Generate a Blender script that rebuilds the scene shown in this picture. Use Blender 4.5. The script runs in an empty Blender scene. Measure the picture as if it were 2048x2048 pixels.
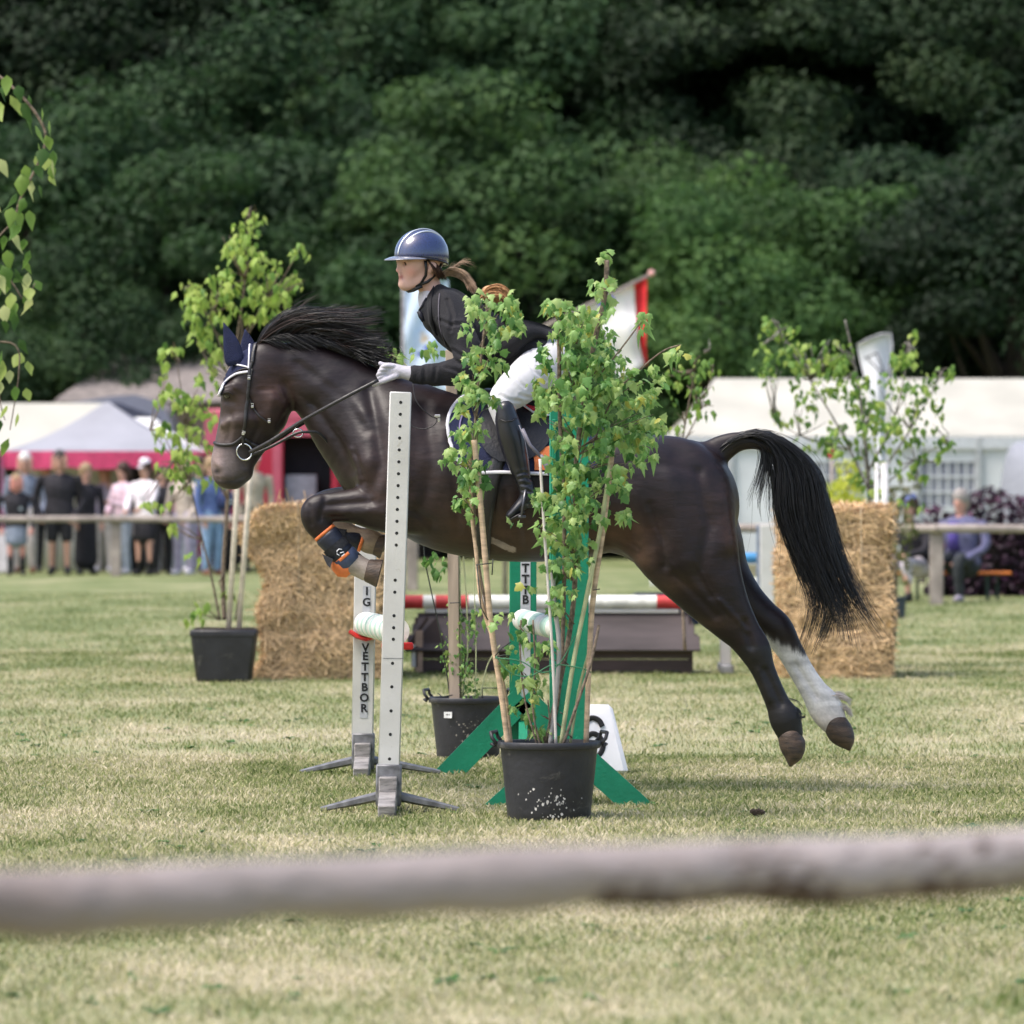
import bpy, math, random
import numpy as np
from mathutils import Vector, Matrix
from mathutils.bvhtree import BVHTree
import openvdb

# ---------------------------------------------------------------- camera, sky, sun, exposure
SC = bpy.context.scene
F = 11377.8            # focal length in photo pixels (200 mm lens on a 36 mm sensor, 2048 px wide)
CH = 1.32              # camera height
HZ = 978.0             # horizon row in the photo
cam = bpy.data.cameras.new('camera')
cam.sensor_width = 36; cam.lens = 200; cam.clip_end = 600; cam.clip_start = .5
cam.shift_y = -46 / 2048
cam.dof.use_dof = True; cam.dof.focus_distance = 24.3; cam.dof.aperture_fstop = 5.2
camo = bpy.data.objects.new('camera', cam)
camo.location = (0, 0, CH); camo.rotation_euler = (math.radians(90), 0, 0)
SC.collection.objects.link(camo); SC.camera = camo

SUN_DIR = Vector((0.50, 0.26, -1.0)).normalized()      # direction the light travels
w = bpy.data.worlds.new('World'); SC.world = w; w.use_nodes = True
nt = w.node_tree
sky = nt.nodes.new('ShaderNodeTexSky'); sky.sky_type = 'NISHITA'; sky.sun_disc = False
to = -SUN_DIR
sky.sun_elevation = math.asin(to.z); sky.sun_rotation = math.atan2(to.x, to.y)
sky.air_density = 1.0; sky.dust_density = 4.0; sky.ozone_density = 1.0
bg = nt.nodes['Background']; bg.inputs[1].default_value = 0.15
nt.links.new(sky.outputs[0], bg.inputs[0])
sl = bpy.data.lights.new('sun', 'SUN'); sl.energy = 1.5; sl.angle = math.radians(24); sl.color = (1, .965, .91)
so = bpy.data.objects.new('sun', sl); so.rotation_euler = SUN_DIR.to_track_quat('-Z', 'Y').to_euler()
so.location = (0, 20, 30); SC.collection.objects.link(so)
SC.view_settings.view_transform = 'Standard'; SC.view_settings.look = 'None'
SC.view_settings.exposure = 0.96; SC.view_settings.gamma = 1.0
SC.cycles.max_bounces = 6; SC.cycles.transparent_max_bounces = 6; SC.cycles.caustics_reflective = False

rnd = random.Random(7); nr = np.random.default_rng(7)
COL = SC.collection.objects

# ---------------------------------------------------------------- helpers
def P(px, py, d):
    """a photo pixel at real distance d -> world point"""
    return Vector(((px - 1024) / F * d, d, CH - (py - HZ) / F * d))
def S(d): return F / d
ORG = {}
def org(o): return ORG.get(o.name, Vector((0, 0, 0))) if o else Vector((0, 0, 0))

def thing(name, label, cat, loc=(0, 0, 0), group=None):
    o = bpy.data.objects.new(name, None); COL.link(o); o.location = loc
    o['label'] = label; o['category'] = cat
    if group: o['group'] = group
    ORG[o.name] = Vector(loc); return o
def tag(o, label, cat, group=None):
    o['label'] = label; o['category'] = cat
    if group: o['group'] = group
    return o
def mesh_obj(name, V, Fs, mats, parent=None, smooth=False, mi=None, kind=None, attr=None, label=None):
    me = bpy.data.meshes.new(name)
    V = np.asarray(V, dtype=float).reshape(-1, 3)
    g = org(parent)
    if parent is not None: V = V - np.array(g)
    me.from_pydata(V.tolist(), [], Fs if isinstance(Fs, list) else Fs.tolist())
    for m in (mats if isinstance(mats, (list, tuple)) else [mats]): me.materials.append(m)
    if mi is not None: me.polygons.foreach_set('material_index', mi)
    if smooth is not False:
        me.polygons.foreach_set('use_smooth', [True] * len(me.polygons))
    if attr:
        for nm, arr in attr.items():
            arr = np.asarray(arr, dtype=np.float32)
            if arr.ndim == 1:
                a = me.attributes.new(nm, 'FLOAT', 'POINT'); a.data.foreach_set('value', arr)
            else:
                a = me.attributes.new(nm, 'FLOAT_COLOR', 'POINT')
                a.data.foreach_set('color', np.c_[arr, np.ones(len(arr))].astype(np.float32).ravel())
    o = bpy.data.objects.new(name, me); COL.link(o)
    if parent is not None:
        o.parent = parent; ORG[o.name] = g
    if kind: o['kind'] = kind
    if label: o['label'] = label
    if smooth == 'auto':
        try: me.set_sharp_from_angle(angle=math.radians(38))
        except Exception: pass
    return o
def inst(src, loc, rot, scale, parent, name=None):
    o = bpy.data.objects.new(name or src.name.split('.')[0], src.data if hasattr(src, 'data') else src)
    COL.link(o); o.parent = parent
    o.location = Vector(loc) - org(parent); o.rotation_euler = rot
    o.scale = (scale,) * 3 if not hasattr(scale, '__len__') else scale
    return o

class MB:
    def __init__(s): s.v = []; s.f = []; s.m = []
    def add(s, V, Fs, m=0):
        b = len(s.v); s.v += [tuple(v) for v in V]; s.f += [tuple(b + i for i in f) for f in Fs]; s.m += [m] * len(Fs); return s
    def box(s, c, size, rot=None, m=0, taper=None, bev=0.0):
        c = Vector(c); hx, hy, hz = [a / 2 for a in size]
        R = rot if rot is not None else Matrix.Identity(3)
        t = taper or (1, 1)
        if bev <= 0:
            L = [(-hx, -hy, -hz), (hx, -hy, -hz), (hx, hy, -hz), (-hx, hy, -hz), (-hx * t[0], -hy * t[1], hz), (hx * t[0], -hy * t[1], hz), (hx * t[0], hy * t[1], hz), (-hx * t[0], hy * t[1], hz)]
            Fq = [(3, 2, 1, 0), (4, 5, 6, 7), (0, 1, 5, 4), (1, 2, 6, 5), (2, 3, 7, 6), (3, 0, 4, 7)]
            return s.add([c + R @ Vector(p) for p in L], Fq, m)
        b = min(bev, hx * .9, hy * .9, hz * .9); L = []; idx = {}
        for sx in (-1, 1):
            for sy in (-1, 1):
                for sz in (-1, 1):
                    tx, ty = (t if sz > 0 else (1, 1))
                    for ax in range(3):
                        p = [sx * (hx * tx - b), sy * (hy * ty - b), sz * (hz - b)]
                        p[ax] += (sx, sy, sz)[ax] * b
                        idx[(sx, sy, sz, ax)] = len(L); L.append(c + R @ Vector(p))
        I = lambda sx, sy, sz, a: idx[(sx, sy, sz, a)]
        Fq = []
        cyc = [(-1, -1), (1, -1), (1, 1), (-1, 1)]
        for sg in (-1, 1):
            q = [I(sg, a, b2, 0) for a, b2 in cyc]; Fq.append(q if sg > 0 else q[::-1])
            q = [I(a, sg, b2, 1) for a, b2 in cyc]; Fq.append(q[::-1] if sg > 0 else q)
            q = [I(a, b2, sg, 2) for a, b2 in cyc]; Fq.append(q if sg > 0 else q[::-1])
            for sh in (-1, 1):
                q = [I(sg, sh, -1, 0), I(sg, sh, 1, 0), I(sg, sh, 1, 1), I(sg, sh, -1, 1)]; Fq.append(q if sg * sh < 0 else q[::-1])
                q = [I(sg, -1, sh, 0), I(sg, 1, sh, 0), I(sg, 1, sh, 2), I(sg, -1, sh, 2)]; Fq.append(q if sg * sh > 0 else q[::-1])
                q = [I(-1, sg, sh, 1), I(1, sg, sh, 1), I(1, sg, sh, 2), I(-1, sg, sh, 2)]; Fq.append(q if sg * sh < 0 else q[::-1])
        for sx in (-1, 1):
            for sy in (-1, 1):
                for sz in (-1, 1):
                    q = [I(sx, sy, sz, 0), I(sx, sy, sz, 1), I(sx, sy, sz, 2)]
                    Fq.append(q if sx * sy * sz > 0 else q[::-1])
        return s.add(L, Fq, m)
    def tube(s, pts, r, n=8, m=0, lat=None, flat=1.0, cap=True, dome=False):
        """tube along pts; r number or list; lat: preferred lateral axis; flat: width factor along lat"""
        pts = [Vector(p) for p in pts]; N = len(pts)
        rr = r if hasattr(r, '__len__') else [r] * N
        fl = flat if hasattr(flat, '__len__') else [flat] * N
        V = []; prev = None
        for i, p in enumerate(pts):
            t = (pts[min(i + 1, N - 1)] - pts[max(i - 1, 0)])
            t = t.normalized() if t.length > 1e-9 else Vector((0, 0, 1))
            ref = (lat[i] if isinstance(lat, list) else lat) if lat is not None else (prev if prev is not None else (Vector((0, 0, 1)) if abs(t.z) < .9 else Vector((0, 1, 0))))
            l = ref - t * ref.dot(t)
            if l.length < 1e-6: l = t.orthogonal()
            l.normalize(); u = t.cross(l); prev = l
            for k in range(n):
                a = 2 * math.pi * (k + .5) / n
                V.append(p + l * (math.cos(a) * rr[i] * fl[i]) + u * (math.sin(a) * rr[i]))
        Fq = [(i * n + k, i * n + (k + 1) % n, (i + 1) * n + (k + 1) % n, (i + 1) * n + k) for i in range(N - 1) for k in range(n)]
        if cap: Fq += [tuple(range(n))[::-1], tuple((N - 1) * n + k for k in range(n))]
        return s.add(V, Fq, m)
    def lathe(s, c, prof, n=32, m=0, axis=None, cap=False):
        c = Vector(c); V = []
        for r, z in prof:
            for k in range(n):
                a = 2 * math.pi * k / n; p = Vector((r * math.cos(a), r * math.sin(a), z))
                V.append(c + (axis @ p if axis is not None else p))
        N = len(prof)
        Fq = [(i * n + k, i * n + (k + 1) % n, (i + 1) * n + (k + 1) % n, (i + 1) * n + k) for i in range(N - 1) for k in range(n)]
        if cap: Fq += [tuple(range(n))[::-1], tuple((N - 1) * n + k for k in range(n))]
        return s.add(V, Fq, m)
    def prism(s, poly, off, m=0):
        """closed planar polygon extruded by vector off"""
        n = len(poly); poly = [Vector(p) for p in poly]; off = Vector(off)
        return s.add(poly + [p + off for p in poly], [tuple(range(n))[::-1], tuple(range(n, 2 * n))] + [(i, (i + 1) % n, n + (i + 1) % n, n + i) for i in range(n)], m)
    def build(s, name, mats, parent=None, smooth=False, **k):
        return mesh_obj(name, s.v, s.f, mats, parent, smooth, s.m, **k)

def cr(pts, sub=6):
    """catmull-rom through rows of numbers"""
    A = np.asarray(pts, dtype=float); n = len(A)
    if n < 3: return A
    out = []
    for i in range(n - 1):
        p0, p1, p2, p3 = A[max(i - 1, 0)], A[i], A[i + 1], A[min(i + 2, n - 1)]
        for j in range(sub):
            t = j / sub
            out.append(.5 * ((2 * p1) + (-p0 + p2) * t + (2 * p0 - 5 * p1 + 4 * p2 - p3) * t * t + (-p0 + 3 * p1 - 3 * p2 + p3) * t ** 3))
    out.append(A[-1]); return np.array(out)

class SDF:
    def __init__(s, lo, hi, vox):
        s.lo = np.array(lo, float); s.vox = vox
        s.n = np.ceil((np.array(hi) - s.lo) / vox).astype(int) + 1
        s.f = np.full(s.n, .12, dtype=np.float32)
    def part(s, pts, k=.03, lat=(0, 1, 0), sub=5, mode='add'):
        """pts rows: x y z r_inplane r_lateral (metres)"""
        A = cr(pts, sub) if len(pts) > 2 else np.asarray(pts, float)
        mx = A[:, 3:5].max() + .05 + k
        i0 = np.maximum(np.floor((A[:, :3].min(0) - mx - s.lo) / s.vox).astype(int), 0)
        i1 = np.minimum(np.ceil((A[:, :3].max(0) + mx - s.lo) / s.vox).astype(int) + 1, s.n)
        if (i1 <= i0).any(): return s
        q = np.full(i1 - i0, .12, dtype=np.float32)
        L = np.array(lat, float)
        for a, b in (zip(A[:-1], A[1:]) if len(A) > 1 else [(A[0], A[0] + np.array([1e-5, 0, 0, 0, 0]))]):
            m = max(a[3], a[4], b[3], b[4]) + .05 + k
            j0 = np.maximum(np.floor((np.minimum(a[:3], b[:3]) - m - s.lo) / s.vox).astype(int), i0)
            j1 = np.minimum(np.ceil((np.maximum(a[:3], b[:3]) + m - s.lo) / s.vox).astype(int) + 1, i1)
            if (j1 <= j0).any(): continue
            X = [(s.lo[c] + np.arange(j0[c], j1[c]) * s.vox).astype(np.float32) for c in range(3)]
            dx = X[0][:, None, None] - a[0]; dy = X[1][None, :, None] - a[1]; dz = X[2][None, None, :] - a[2]
            ab = b[:3] - a[:3]; ln = np.linalg.norm(ab)
            th = ab / ln if ln > 1e-9 else np.array([1., 0, 0])
            l = L - th * L.dot(th); nl = np.linalg.norm(l)
            l = l / nl if nl > 1e-3 else np.cross(th, [1, 0, 0]); 
            u = np.cross(th, l)
            al = dx * th[0] + dy * th[1] + dz * th[2]
            t = np.clip(al / max(ln, 1e-9), 0, 1)
            ot = al - t * ln
            ol = dx * l[0] + dy * l[1] + dz * l[2]
            ou = dx * u[0] + dy * u[1] + dz * u[2]
            r = a[3] + (b[3] - a[3]) * t; w_ = a[4] + (b[4] - a[4]) * t
            o2 = ot * ot + ol * ol + ou * ou
            qq = np.sqrt((ou * ou + ot * ot) / (r * r) + ol * ol / (w_ * w_))
            om = np.sqrt(o2)
            d = np.where(qq < .15, -.85 * np.minimum(r, w_), om * (1 - 1 / np.maximum(qq, .15)))
            sl_ = tuple(slice(j0[c] - i0[c], j1[c] - i0[c]) for c in range(3))
            q[sl_] = np.minimum(q[sl_], d)
        sl_ = tuple(slice(i0[c], i1[c]) for c in range(3))
        f = s.f[sl_]
        if mode == 'add':
            h = np.maximum(k - np.abs(f - q), 0) / k
            s.f[sl_] = np.minimum(f, q) - h * h * k * .25
        else:
            q = -q; h = np.maximum(k - np.abs(f - q), 0) / k
            s.f[sl_] = np.maximum(f, q) + h * h * k * .25
        return s
    def mesh(s):
        g = openvdb.FloatGrid(.12)
        g.copyFromArray(np.clip(s.f, -.12, .12))
        pts, quads = g.convertToQuads(0.0)[:2]
        V = pts * s.vox + s.lo; Q = np.asarray(quads)
        # consistent outward winding
        a, b, c = V[Q[:, 0]], V[Q[:, 1]], V[Q[:, 2]]
        if np.einsum('ij,ij->i', a, np.cross(b, c)).sum() + 0 < 0 or False:
            pass
        ctr = V.mean(0)
        d_ = V[Q[:, 3]]
        vol = (np.einsum('ij,ij->i', a - ctr, np.cross(b - ctr, c - ctr)) + np.einsum('ij,ij->i', a - ctr, np.cross(c - ctr, d_ - ctr))).sum()
        if vol < 0: Q = Q[:, ::-1]
        return V, Q
def normals(V, Q):
    n = np.zeros_like(V); a = np.cross(V[Q[:, 2]] - V[Q[:, 0]], V[Q[:, 3]] - V[Q[:, 1]])
    for c in range(4): np.add.at(n, Q[:, c], a)
    return n / np.maximum(np.linalg.norm(n, axis=1, keepdims=True), 1e-12)

# ---------------------------------------------------------------- materials
MATS = {}
def pm(name, col, rough=.6, var=.12, scale=14, bump=.15, bscale=60, spec=.4, metal=0, coat=0, col2=None, transl=0, attr=None, sheen=0, stretch=None, detail=5, wavy=None, bdist=.01, dirt=None):
    if name in MATS: return MATS[name]
    m = bpy.data.materials.new(name); m.use_nodes = True; n = m.node_tree.nodes; l = m.node_tree.links
    b = n['Principled BSDF']; MATS[name] = m
    tc = n.new('ShaderNodeTexCoord'); mp = n.new('ShaderNodeMapping'); l.new(tc.outputs['Object'], mp.inputs[0])
    if stretch: mp.inputs['Scale'].default_value = stretch
    nz = n.new('ShaderNodeTexNoise'); nz.inputs['Scale'].default_value = scale; nz.inputs['Detail'].default_value = detail
    l.new(mp.outputs[0], nz.inputs[0])
    mx = n.new('ShaderNodeMix'); mx.data_type = 'RGBA'
    c2 = col2 or tuple(c * (1 - var * 2) for c in col)
    c1 = col if col2 else tuple(min(1, c * (1 + var)) for c in col)
    mr = n.new('ShaderNodeMapRange'); mr.inputs[1].default_value = .33; mr.inputs[2].default_value = .67
    l.new(nz.outputs[0], mr.inputs[0]); l.new(mr.outputs[0], mx.inputs[0])
    mx.inputs[6].default_value = (*c1, 1); mx.inputs[7].default_value = (*c2, 1)
    out = mx.outputs[2]
    if attr:
        at = n.new('ShaderNodeAttribute'); at.attribute_name = attr
        m2 = n.new('ShaderNodeMix'); m2.data_type = 'RGBA'; m2.blend_type = 'MULTIPLY'; m2.inputs[0].default_value = 1
        l.new(at.outputs['Color'], m2.inputs[6]); l.new(out, m2.inputs[7]); out = m2.outputs[2]
    if dirt:        # worn marks, mud and scratches with a shape of their own: (colour, scale, threshold, amount)
        dn = n.new('ShaderNodeTexNoise'); dn.inputs['Scale'].default_value = dirt[1]; dn.inputs['Detail'].default_value = 9; dn.inputs['Roughness'].default_value = .7; dn.inputs['Distortion'].default_value = .6
        l.new(tc.outputs['Object'], dn.inputs[0]); dr = n.new('ShaderNodeMapRange'); dr.inputs[1].default_value = dirt[2]; dr.inputs[2].default_value = dirt[2] + .08; dr.inputs[4].default_value = dirt[3]
        l.new(dn.outputs[0], dr.inputs[0]); m3 = n.new('ShaderNodeMix'); m3.data_type = 'RGBA'; l.new(dr.outputs[0], m3.inputs[0]); l.new(out, m3.inputs[6]); m3.inputs[7].default_value = (*dirt[0], 1); out = m3.outputs[2]
    l.new(out, b.inputs['Base Color'])
    b.inputs['Roughness'].default_value = rough; b.inputs['Specular IOR Level'].default_value = spec
    b.inputs['Metallic'].default_value = metal; b.inputs['Coat Weight'].default_value = coat
    b.inputs['Sheen Weight'].default_value = sheen
    if bump:
        nb = n.new('ShaderNodeTexNoise'); nb.inputs['Scale'].default_value = bscale; nb.inputs['Detail'].default_value = 4
        l.new(mp.outputs[0], nb.inputs[0])
        bp = n.new('ShaderNodeBump'); bp.inputs['Strength'].default_value = bump; bp.inputs['Distance'].default_value = bdist
        l.new(nb.outputs[0], bp.inputs['Height']); l.new(bp.outputs[0], b.inputs['Normal'])
    if transl:
        tr = n.new('ShaderNodeBsdfTranslucent'); l.new(out, tr.inputs[0])
        ms = n.new('ShaderNodeMixShader'); ms.inputs[0].default_value = transl
        l.new(b.outputs[0], ms.inputs[1]); l.new(tr.outputs[0], ms.inputs[2])
        l.new(ms.outputs[0], n['Material Output'].inputs[0])
    return m
def leafmat(name, stops, transl=.35, rough=.5, randomize=0):
    """leaf colour from the per-vertex 'tint' attribute (0..1) through a ramp"""
    m = bpy.data.materials.new(name); m.use_nodes = True; n = m.node_tree.nodes; l = m.node_tree.links
    b = n['Principled BSDF']; at = n.new('ShaderNodeAttribute'); at.attribute_name = 'tint'
    rp = n.new('ShaderNodeValToRGB'); el = rp.color_ramp.elements
    el[0].position = stops[0][0]; el[0].color = (*stops[0][1], 1); el[1].position = stops[-1][0]; el[1].color = (*stops[-1][1], 1)
    for p_, c in stops[1:-1]:
        e = el.new(p_); e.color = (*c, 1)
    src = at.outputs['Fac']
    rpo = rp.outputs[0]
    if randomize:
        oi = n.new('ShaderNodeObjectInfo'); ma = n.new('ShaderNodeMath'); ma.operation = 'MULTIPLY_ADD'
        l.new(oi.outputs['Random'], ma.inputs[0]); ma.inputs[1].default_value = randomize
        ad = n.new('ShaderNodeMath'); ad.operation = 'ADD'; ma.inputs[2].default_value = -randomize / 2
        l.new(at.outputs['Fac'], ad.inputs[0]); l.new(ma.outputs[0], ad.inputs[1]); src = ad.outputs[0]
    l.new(src, rp.inputs[0]); rpo = rp.outputs[0]
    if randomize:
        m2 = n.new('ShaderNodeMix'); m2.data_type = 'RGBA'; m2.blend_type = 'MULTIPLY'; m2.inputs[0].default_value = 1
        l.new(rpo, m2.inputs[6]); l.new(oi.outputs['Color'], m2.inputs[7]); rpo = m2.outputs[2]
    l.new(rpo, b.inputs['Base Color'])
    b.inputs['Roughness'].default_value = rough; b.inputs['Specular IOR Level'].default_value = .35
    tr = n.new('ShaderNodeBsdfTranslucent'); l.new(rpo, tr.inputs[0])
    ms = n.new('ShaderNodeMixShader'); ms.inputs[0].default_value = transl
    l.new(b.outputs[0], ms.inputs[1]); l.new(tr.outputs[0], ms.inputs[2]); l.new(ms.outputs[0], n['Material Output'].inputs[0])
    return m
def grassmat(name, blades):
    m = bpy.data.materials.new(name); m.use_nodes = True; n = m.node_tree.nodes; l = m.node_tree.links
    b = n['Principled BSDF']; tc = n.new('ShaderNodeTexCoord')
    mp = n.new('ShaderNodeMapping'); mp.inputs['Scale'].default_value = (1, .55, 0); l.new(tc.outputs['Object'], mp.inputs[0])
    n1 = n.new('ShaderNodeTexNoise'); n1.inputs['Scale'].default_value = .8; n1.inputs['Detail'].default_value = 6; n1.inputs['Roughness'].default_value = .65
    l.new(mp.outputs[0], n1.inputs[0])
    n2 = n.new('ShaderNodeTexNoise'); n2.inputs['Scale'].default_value = 45; n2.inputs['Detail'].default_value = 5
    l.new(tc.outputs['Object'], n2.inputs[0])
    ad = n.new('ShaderNodeMath'); ad.operation = 'MULTIPLY_ADD'; ad.inputs[1].default_value = .35 if not blades else .15
    l.new(n2.outputs[0], ad.inputs[0]); l.new(n1.outputs[0], ad.inputs[2])
    src = ad.outputs[0]
    if blades:
        at = n.new('ShaderNodeAttribute'); at.attribute_name = 'tint'
        a2 = n.new('ShaderNodeMath'); a2.operation = 'MULTIPLY_ADD'; a2.inputs[1].default_value = .36
        l.new(at.outputs['Fac'], a2.inputs[0]); l.new(src, a2.inputs[2]); src = a2.outputs[0]
    # the arena is greener further away from the camera
    sx = n.new('ShaderNodeSeparateXYZ'); l.new(tc.outputs['Object'], sx.inputs[0])
    mr = n.new('ShaderNodeMapRange'); mr.inputs[1].default_value = 30; mr.inputs[2].default_value = 60; mr.inputs[3].default_value = 0; mr.inputs[4].default_value = .12
    l.new(sx.outputs[1], mr.inputs[0])
    sb = n.new('ShaderNodeMath'); sb.operation = 'SUBTRACT'; l.new(src, sb.inputs[0]); l.new(mr.outputs[0], sb.inputs[1])
    rp = n.new('ShaderNodeValToRGB'); e = rp.color_ramp.elements
    if blades:
        st = [(.48, (.085, .125, .025)), (.63, (.20, .24, .085)), (.79, (.40, .375, .20)), (.96, (.64, .57, .41))]
    else:
        st = [(.42, (.11, .14, .045)), (.58, (.20, .225, .095)), (.73, (.32, .30, .17)), (.86, (.43, .37, .25))]
    e[0].position = st[0][0]; e[0].color = (*st[0][1], 1); e[1].position = st[-1][0]; e[1].color = (*st[-1][1], 1)
    for p_, c in st[1:-1]:
        q = e.new(p_); q.color = (*c, 1)
    l.new(sb.outputs[0], rp.inputs[0]); l.new(rp.outputs[0], b.inputs['Base Color'])
    b.inputs['Roughness'].default_value = .75; b.inputs['Specular IOR Level'].default_value = .2
    if not blades:
        bp = n.new('ShaderNodeBump'); bp.inputs['Strength'].default_value = .6; bp.inputs['Distance'].default_value = .03
        n3 = n.new('ShaderNodeTexNoise'); n3.inputs['Scale'].default_value = 25; n3.inputs['Detail'].default_value = 6; l.new(tc.outputs['Object'], n3.inputs[0])
        l.new(n3.outputs[0], bp.inputs['Height']); l.new(bp.outputs[0], b.inputs['Normal'])
    else:
        tr = n.new('ShaderNodeBsdfTranslucent'); l.new(rp.outputs[0], tr.inputs[0])
        ms = n.new('ShaderNodeMixShader'); ms.inputs[0].default_value = .3
        l.new(b.outputs[0], ms.inputs[1]); l.new(tr.outputs[0], ms.inputs[2]); l.new(ms.outputs[0], n['Material Output'].inputs[0])
    return m

# ---------------------------------------------------------------- ground and grass
gm = grassmat('meadow', False)
xs = np.linspace(-60, 60, 41); ys = np.concatenate([np.linspace(-8, 60, 60), np.linspace(64, 220, 30)])
GX, GY = np.meshgrid(xs, ys, indexing='ij'); n1, n2 = GX.shape
GZ = 0.0 * GX
gi = np.arange(n1 * n2).reshape(n1, n2)
Q = np.stack([gi[:-1, :-1], gi[1:, :-1], gi[1:, 1:], gi[:-1, 1:]], -1).reshape(-1, 4)
ground = mesh_obj('ground', np.stack([GX, GY, GZ], -1).reshape(-1, 3), Q, gm, smooth=True); ground['kind'] = 'structure'

def tufts(n, d0, d1, power, hmul):
    u = nr.random(n) ** power; d = d0 + (d1 - d0) * u
    x = (nr.random(n) * 2 - 1) * (.092 * d + 1.3)
    # clumping
    c = np.sin(x * 9.1 + np.sin(d * 4.3) * 2) * np.sin(d * 7.7 + np.sin(x * 5.1) * 2)
    h = (nr.uniform(.010, .034, n) * (1 + .35 * c)) * hmul
    return x, d, h
xa = [tufts(330000, 13.6, 28, .8, .8), tufts(120000, 27, 46, .9, .9), tufts(60000, 45, 72, 1.5, 1.1)]
x = np.concatenate([a[0] for a in xa]); d = np.concatenate([a[1] for a in xa]); h = np.concatenate([a[2] for a in xa])
n = len(x); ang = nr.random(n) * math.pi; wd = nr.uniform(.0012, .0026, n) * (1 + d / 40)
ln = nr.normal(0, .45, (n, 2)) * h[:, None]
ca, sa = np.cos(ang) * wd, np.sin(ang) * wd
V = np.empty((n, 4, 3))
V[:, 0] = np.c_[x - ca, d - sa, np.full(n, -.002)]; V[:, 1] = np.c_[x + ca, d + sa, np.full(n, -.002)]
V[:, 2] = np.c_[x + ca * .6 + ln[:, 0] * .35, d + sa * .6 + ln[:, 1] * .35, h * .62]
V[:, 3] = np.c_[x + ln[:, 0], d + ln[:, 1], h]
b = (np.arange(n) * 4)[:, None]
Tn = np.concatenate([b + [0, 1, 2], b + [0, 2, 3]], 0)
me = bpy.data.meshes.new('grass'); me.vertices.add(4 * n); me.vertices.foreach_set('co', V.ravel())
me.loops.add(Tn.size); me.polygons.add(len(Tn))
me.loops.foreach_set('vertex_index', Tn.ravel()); me.polygons.foreach_set('loop_start', np.arange(len(Tn)) * 3)
me.update(calc_edges=True)
a = me.attributes.new('tint', 'FLOAT', 'POINT'); a.data.foreach_set('value', np.repeat(nr.random(n), 4).astype(np.float32))
me.materials.append(grassmat('grass_blade', True))
go = bpy.data.objects.new('grass', me); COL.link(go); go['kind'] = 'stuff'; go['label'] = 'short half dry grass covering the arena ground'; go['category'] = 'grass'
# ---------------------------------------------------------------- horse
D0 = 24.8                       # the plane the horse jumps in
M1 = D0 / F                     # metres per photo pixel there
def H(px, py, yo=0.0): return P(px, py, D0 + yo)
def rows(lst, yo=0.0):
    """(px,py,r_px,lateral_m[,yo]) -> x y z r w"""
    out = []
    for t in lst:
        y = t[4] if len(t) > 4 else yo
        p = P(t[0], t[1], D0 + y); out.append([p.x, p.y, p.z, t[2] * (D0 + y) / F, t[3]])
    return out
hs = SDF((-1.42, D0 - .42, .05), (1.62, D0 + .42, 2.10), .0085)
hs.part(rows([(825, 912, 140, .24), (900, 945, 156, .29), (980, 960, 159, .31), (1060, 969, 155, .315), (1140, 977, 141, .30), (1220, 981, 124, .275), (1290, 994, 126, .28), (1342, 1010, 137, .25)]), k=.04)
hs.part(rows([(566, 738, 50, .075), (612, 750, 66, .085), (672, 790, 84, .105), (728, 842, 108, .14), (800, 900, 136, .21)]), k=.06)
hs.part(rows([(530, 722, 42, .075), (513, 776, 66, .088), (500, 838, 61, .078), (480, 886, 50, .058), (464, 924, 42, .056), (458, 944, 34, .055)]), k=.04)
hs.part(rows([(548, 800, 38, .088), (540, 832, 36, .085)]), k=.03)
hs.part(rows([(470, 955, 22, .045), (486, 945, 20, .04)]), k=.02)          # lower lip and chin
for sg in (-1, 1):
    o_ = .17 * sg
    hs.part(rows([(760, 850, 60, .06, .12 * sg), (775, 930, 62, .09, .17 * sg), (800, 1000, 62, .085, .19 * sg)]), k=.07)  # shoulder
    hs.part(rows([(1285, 945, 60, .06, .19 * sg), (1240, 930, 40, .04, .2 * sg)]), k=.07)       # hip
    hs.part(rows([(444, 782, 9, .018, .062 * sg), (466, 778, 12, .018, .070 * sg)]), k=.03)        # brow
    hs.part(rows([(446, 850, 5, .010, .050 * sg), (470, 842, 7, .012, .066 * sg), (515, 838, 9, .014, .070 * sg)]), k=.03)       # facial crest
# near foreleg (folded)
hs.part(rows([(840, 985, 80, .11, -.13), (775, 1012, 54, .095, -.17), (712, 1012, 36, .068, -.18), (665, 1014, 30, .052, -.18), (634, 1020, 30, .052, -.18), (634, 1042, 29, .05, -.18), (651, 1070, 22, .036, -.18), (672, 1096, 20, .034, -.18), (698, 1121, 25, .042, -.18), (716, 1132, 22, .038, -.18), (732, 1140, 22, .04, -.18)]), k=.03)
# far foreleg
hs.part(rows([(840, 975, 75, .11, .13), (775, 1005, 50, .09, .17), (712, 1004, 34, .065, .18), (668, 1006, 30, .052, .18), (646, 1016, 29, .052, .18), (655, 1044, 25, .045, .18), (690, 1062, 20, .034, .18), (716, 1074, 20, .034, .18), (738, 1082, 25, .042, .18), (752, 1088, 22, .04, .18)]), k=.03)
# near hind leg
hs.part(rows([(1335, 1000, 125, .14, -.12), (1368, 1080, 106, .135, -.14), (1405, 1150, 78, .11, -.155), (1444, 1210, 54, .08, -.16), (1482, 1262, 38, .056, -.16), (1508, 1298, 33, .05, -.16), (1524, 1334, 25, .038, -.16), (1542, 1376, 23, .034, -.16), (1558, 1412, 25, .036, -.16), (1570, 1438, 31, .045, -.16), (1580, 1466, 26, .042, -.16)]), k=.05)
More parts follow.
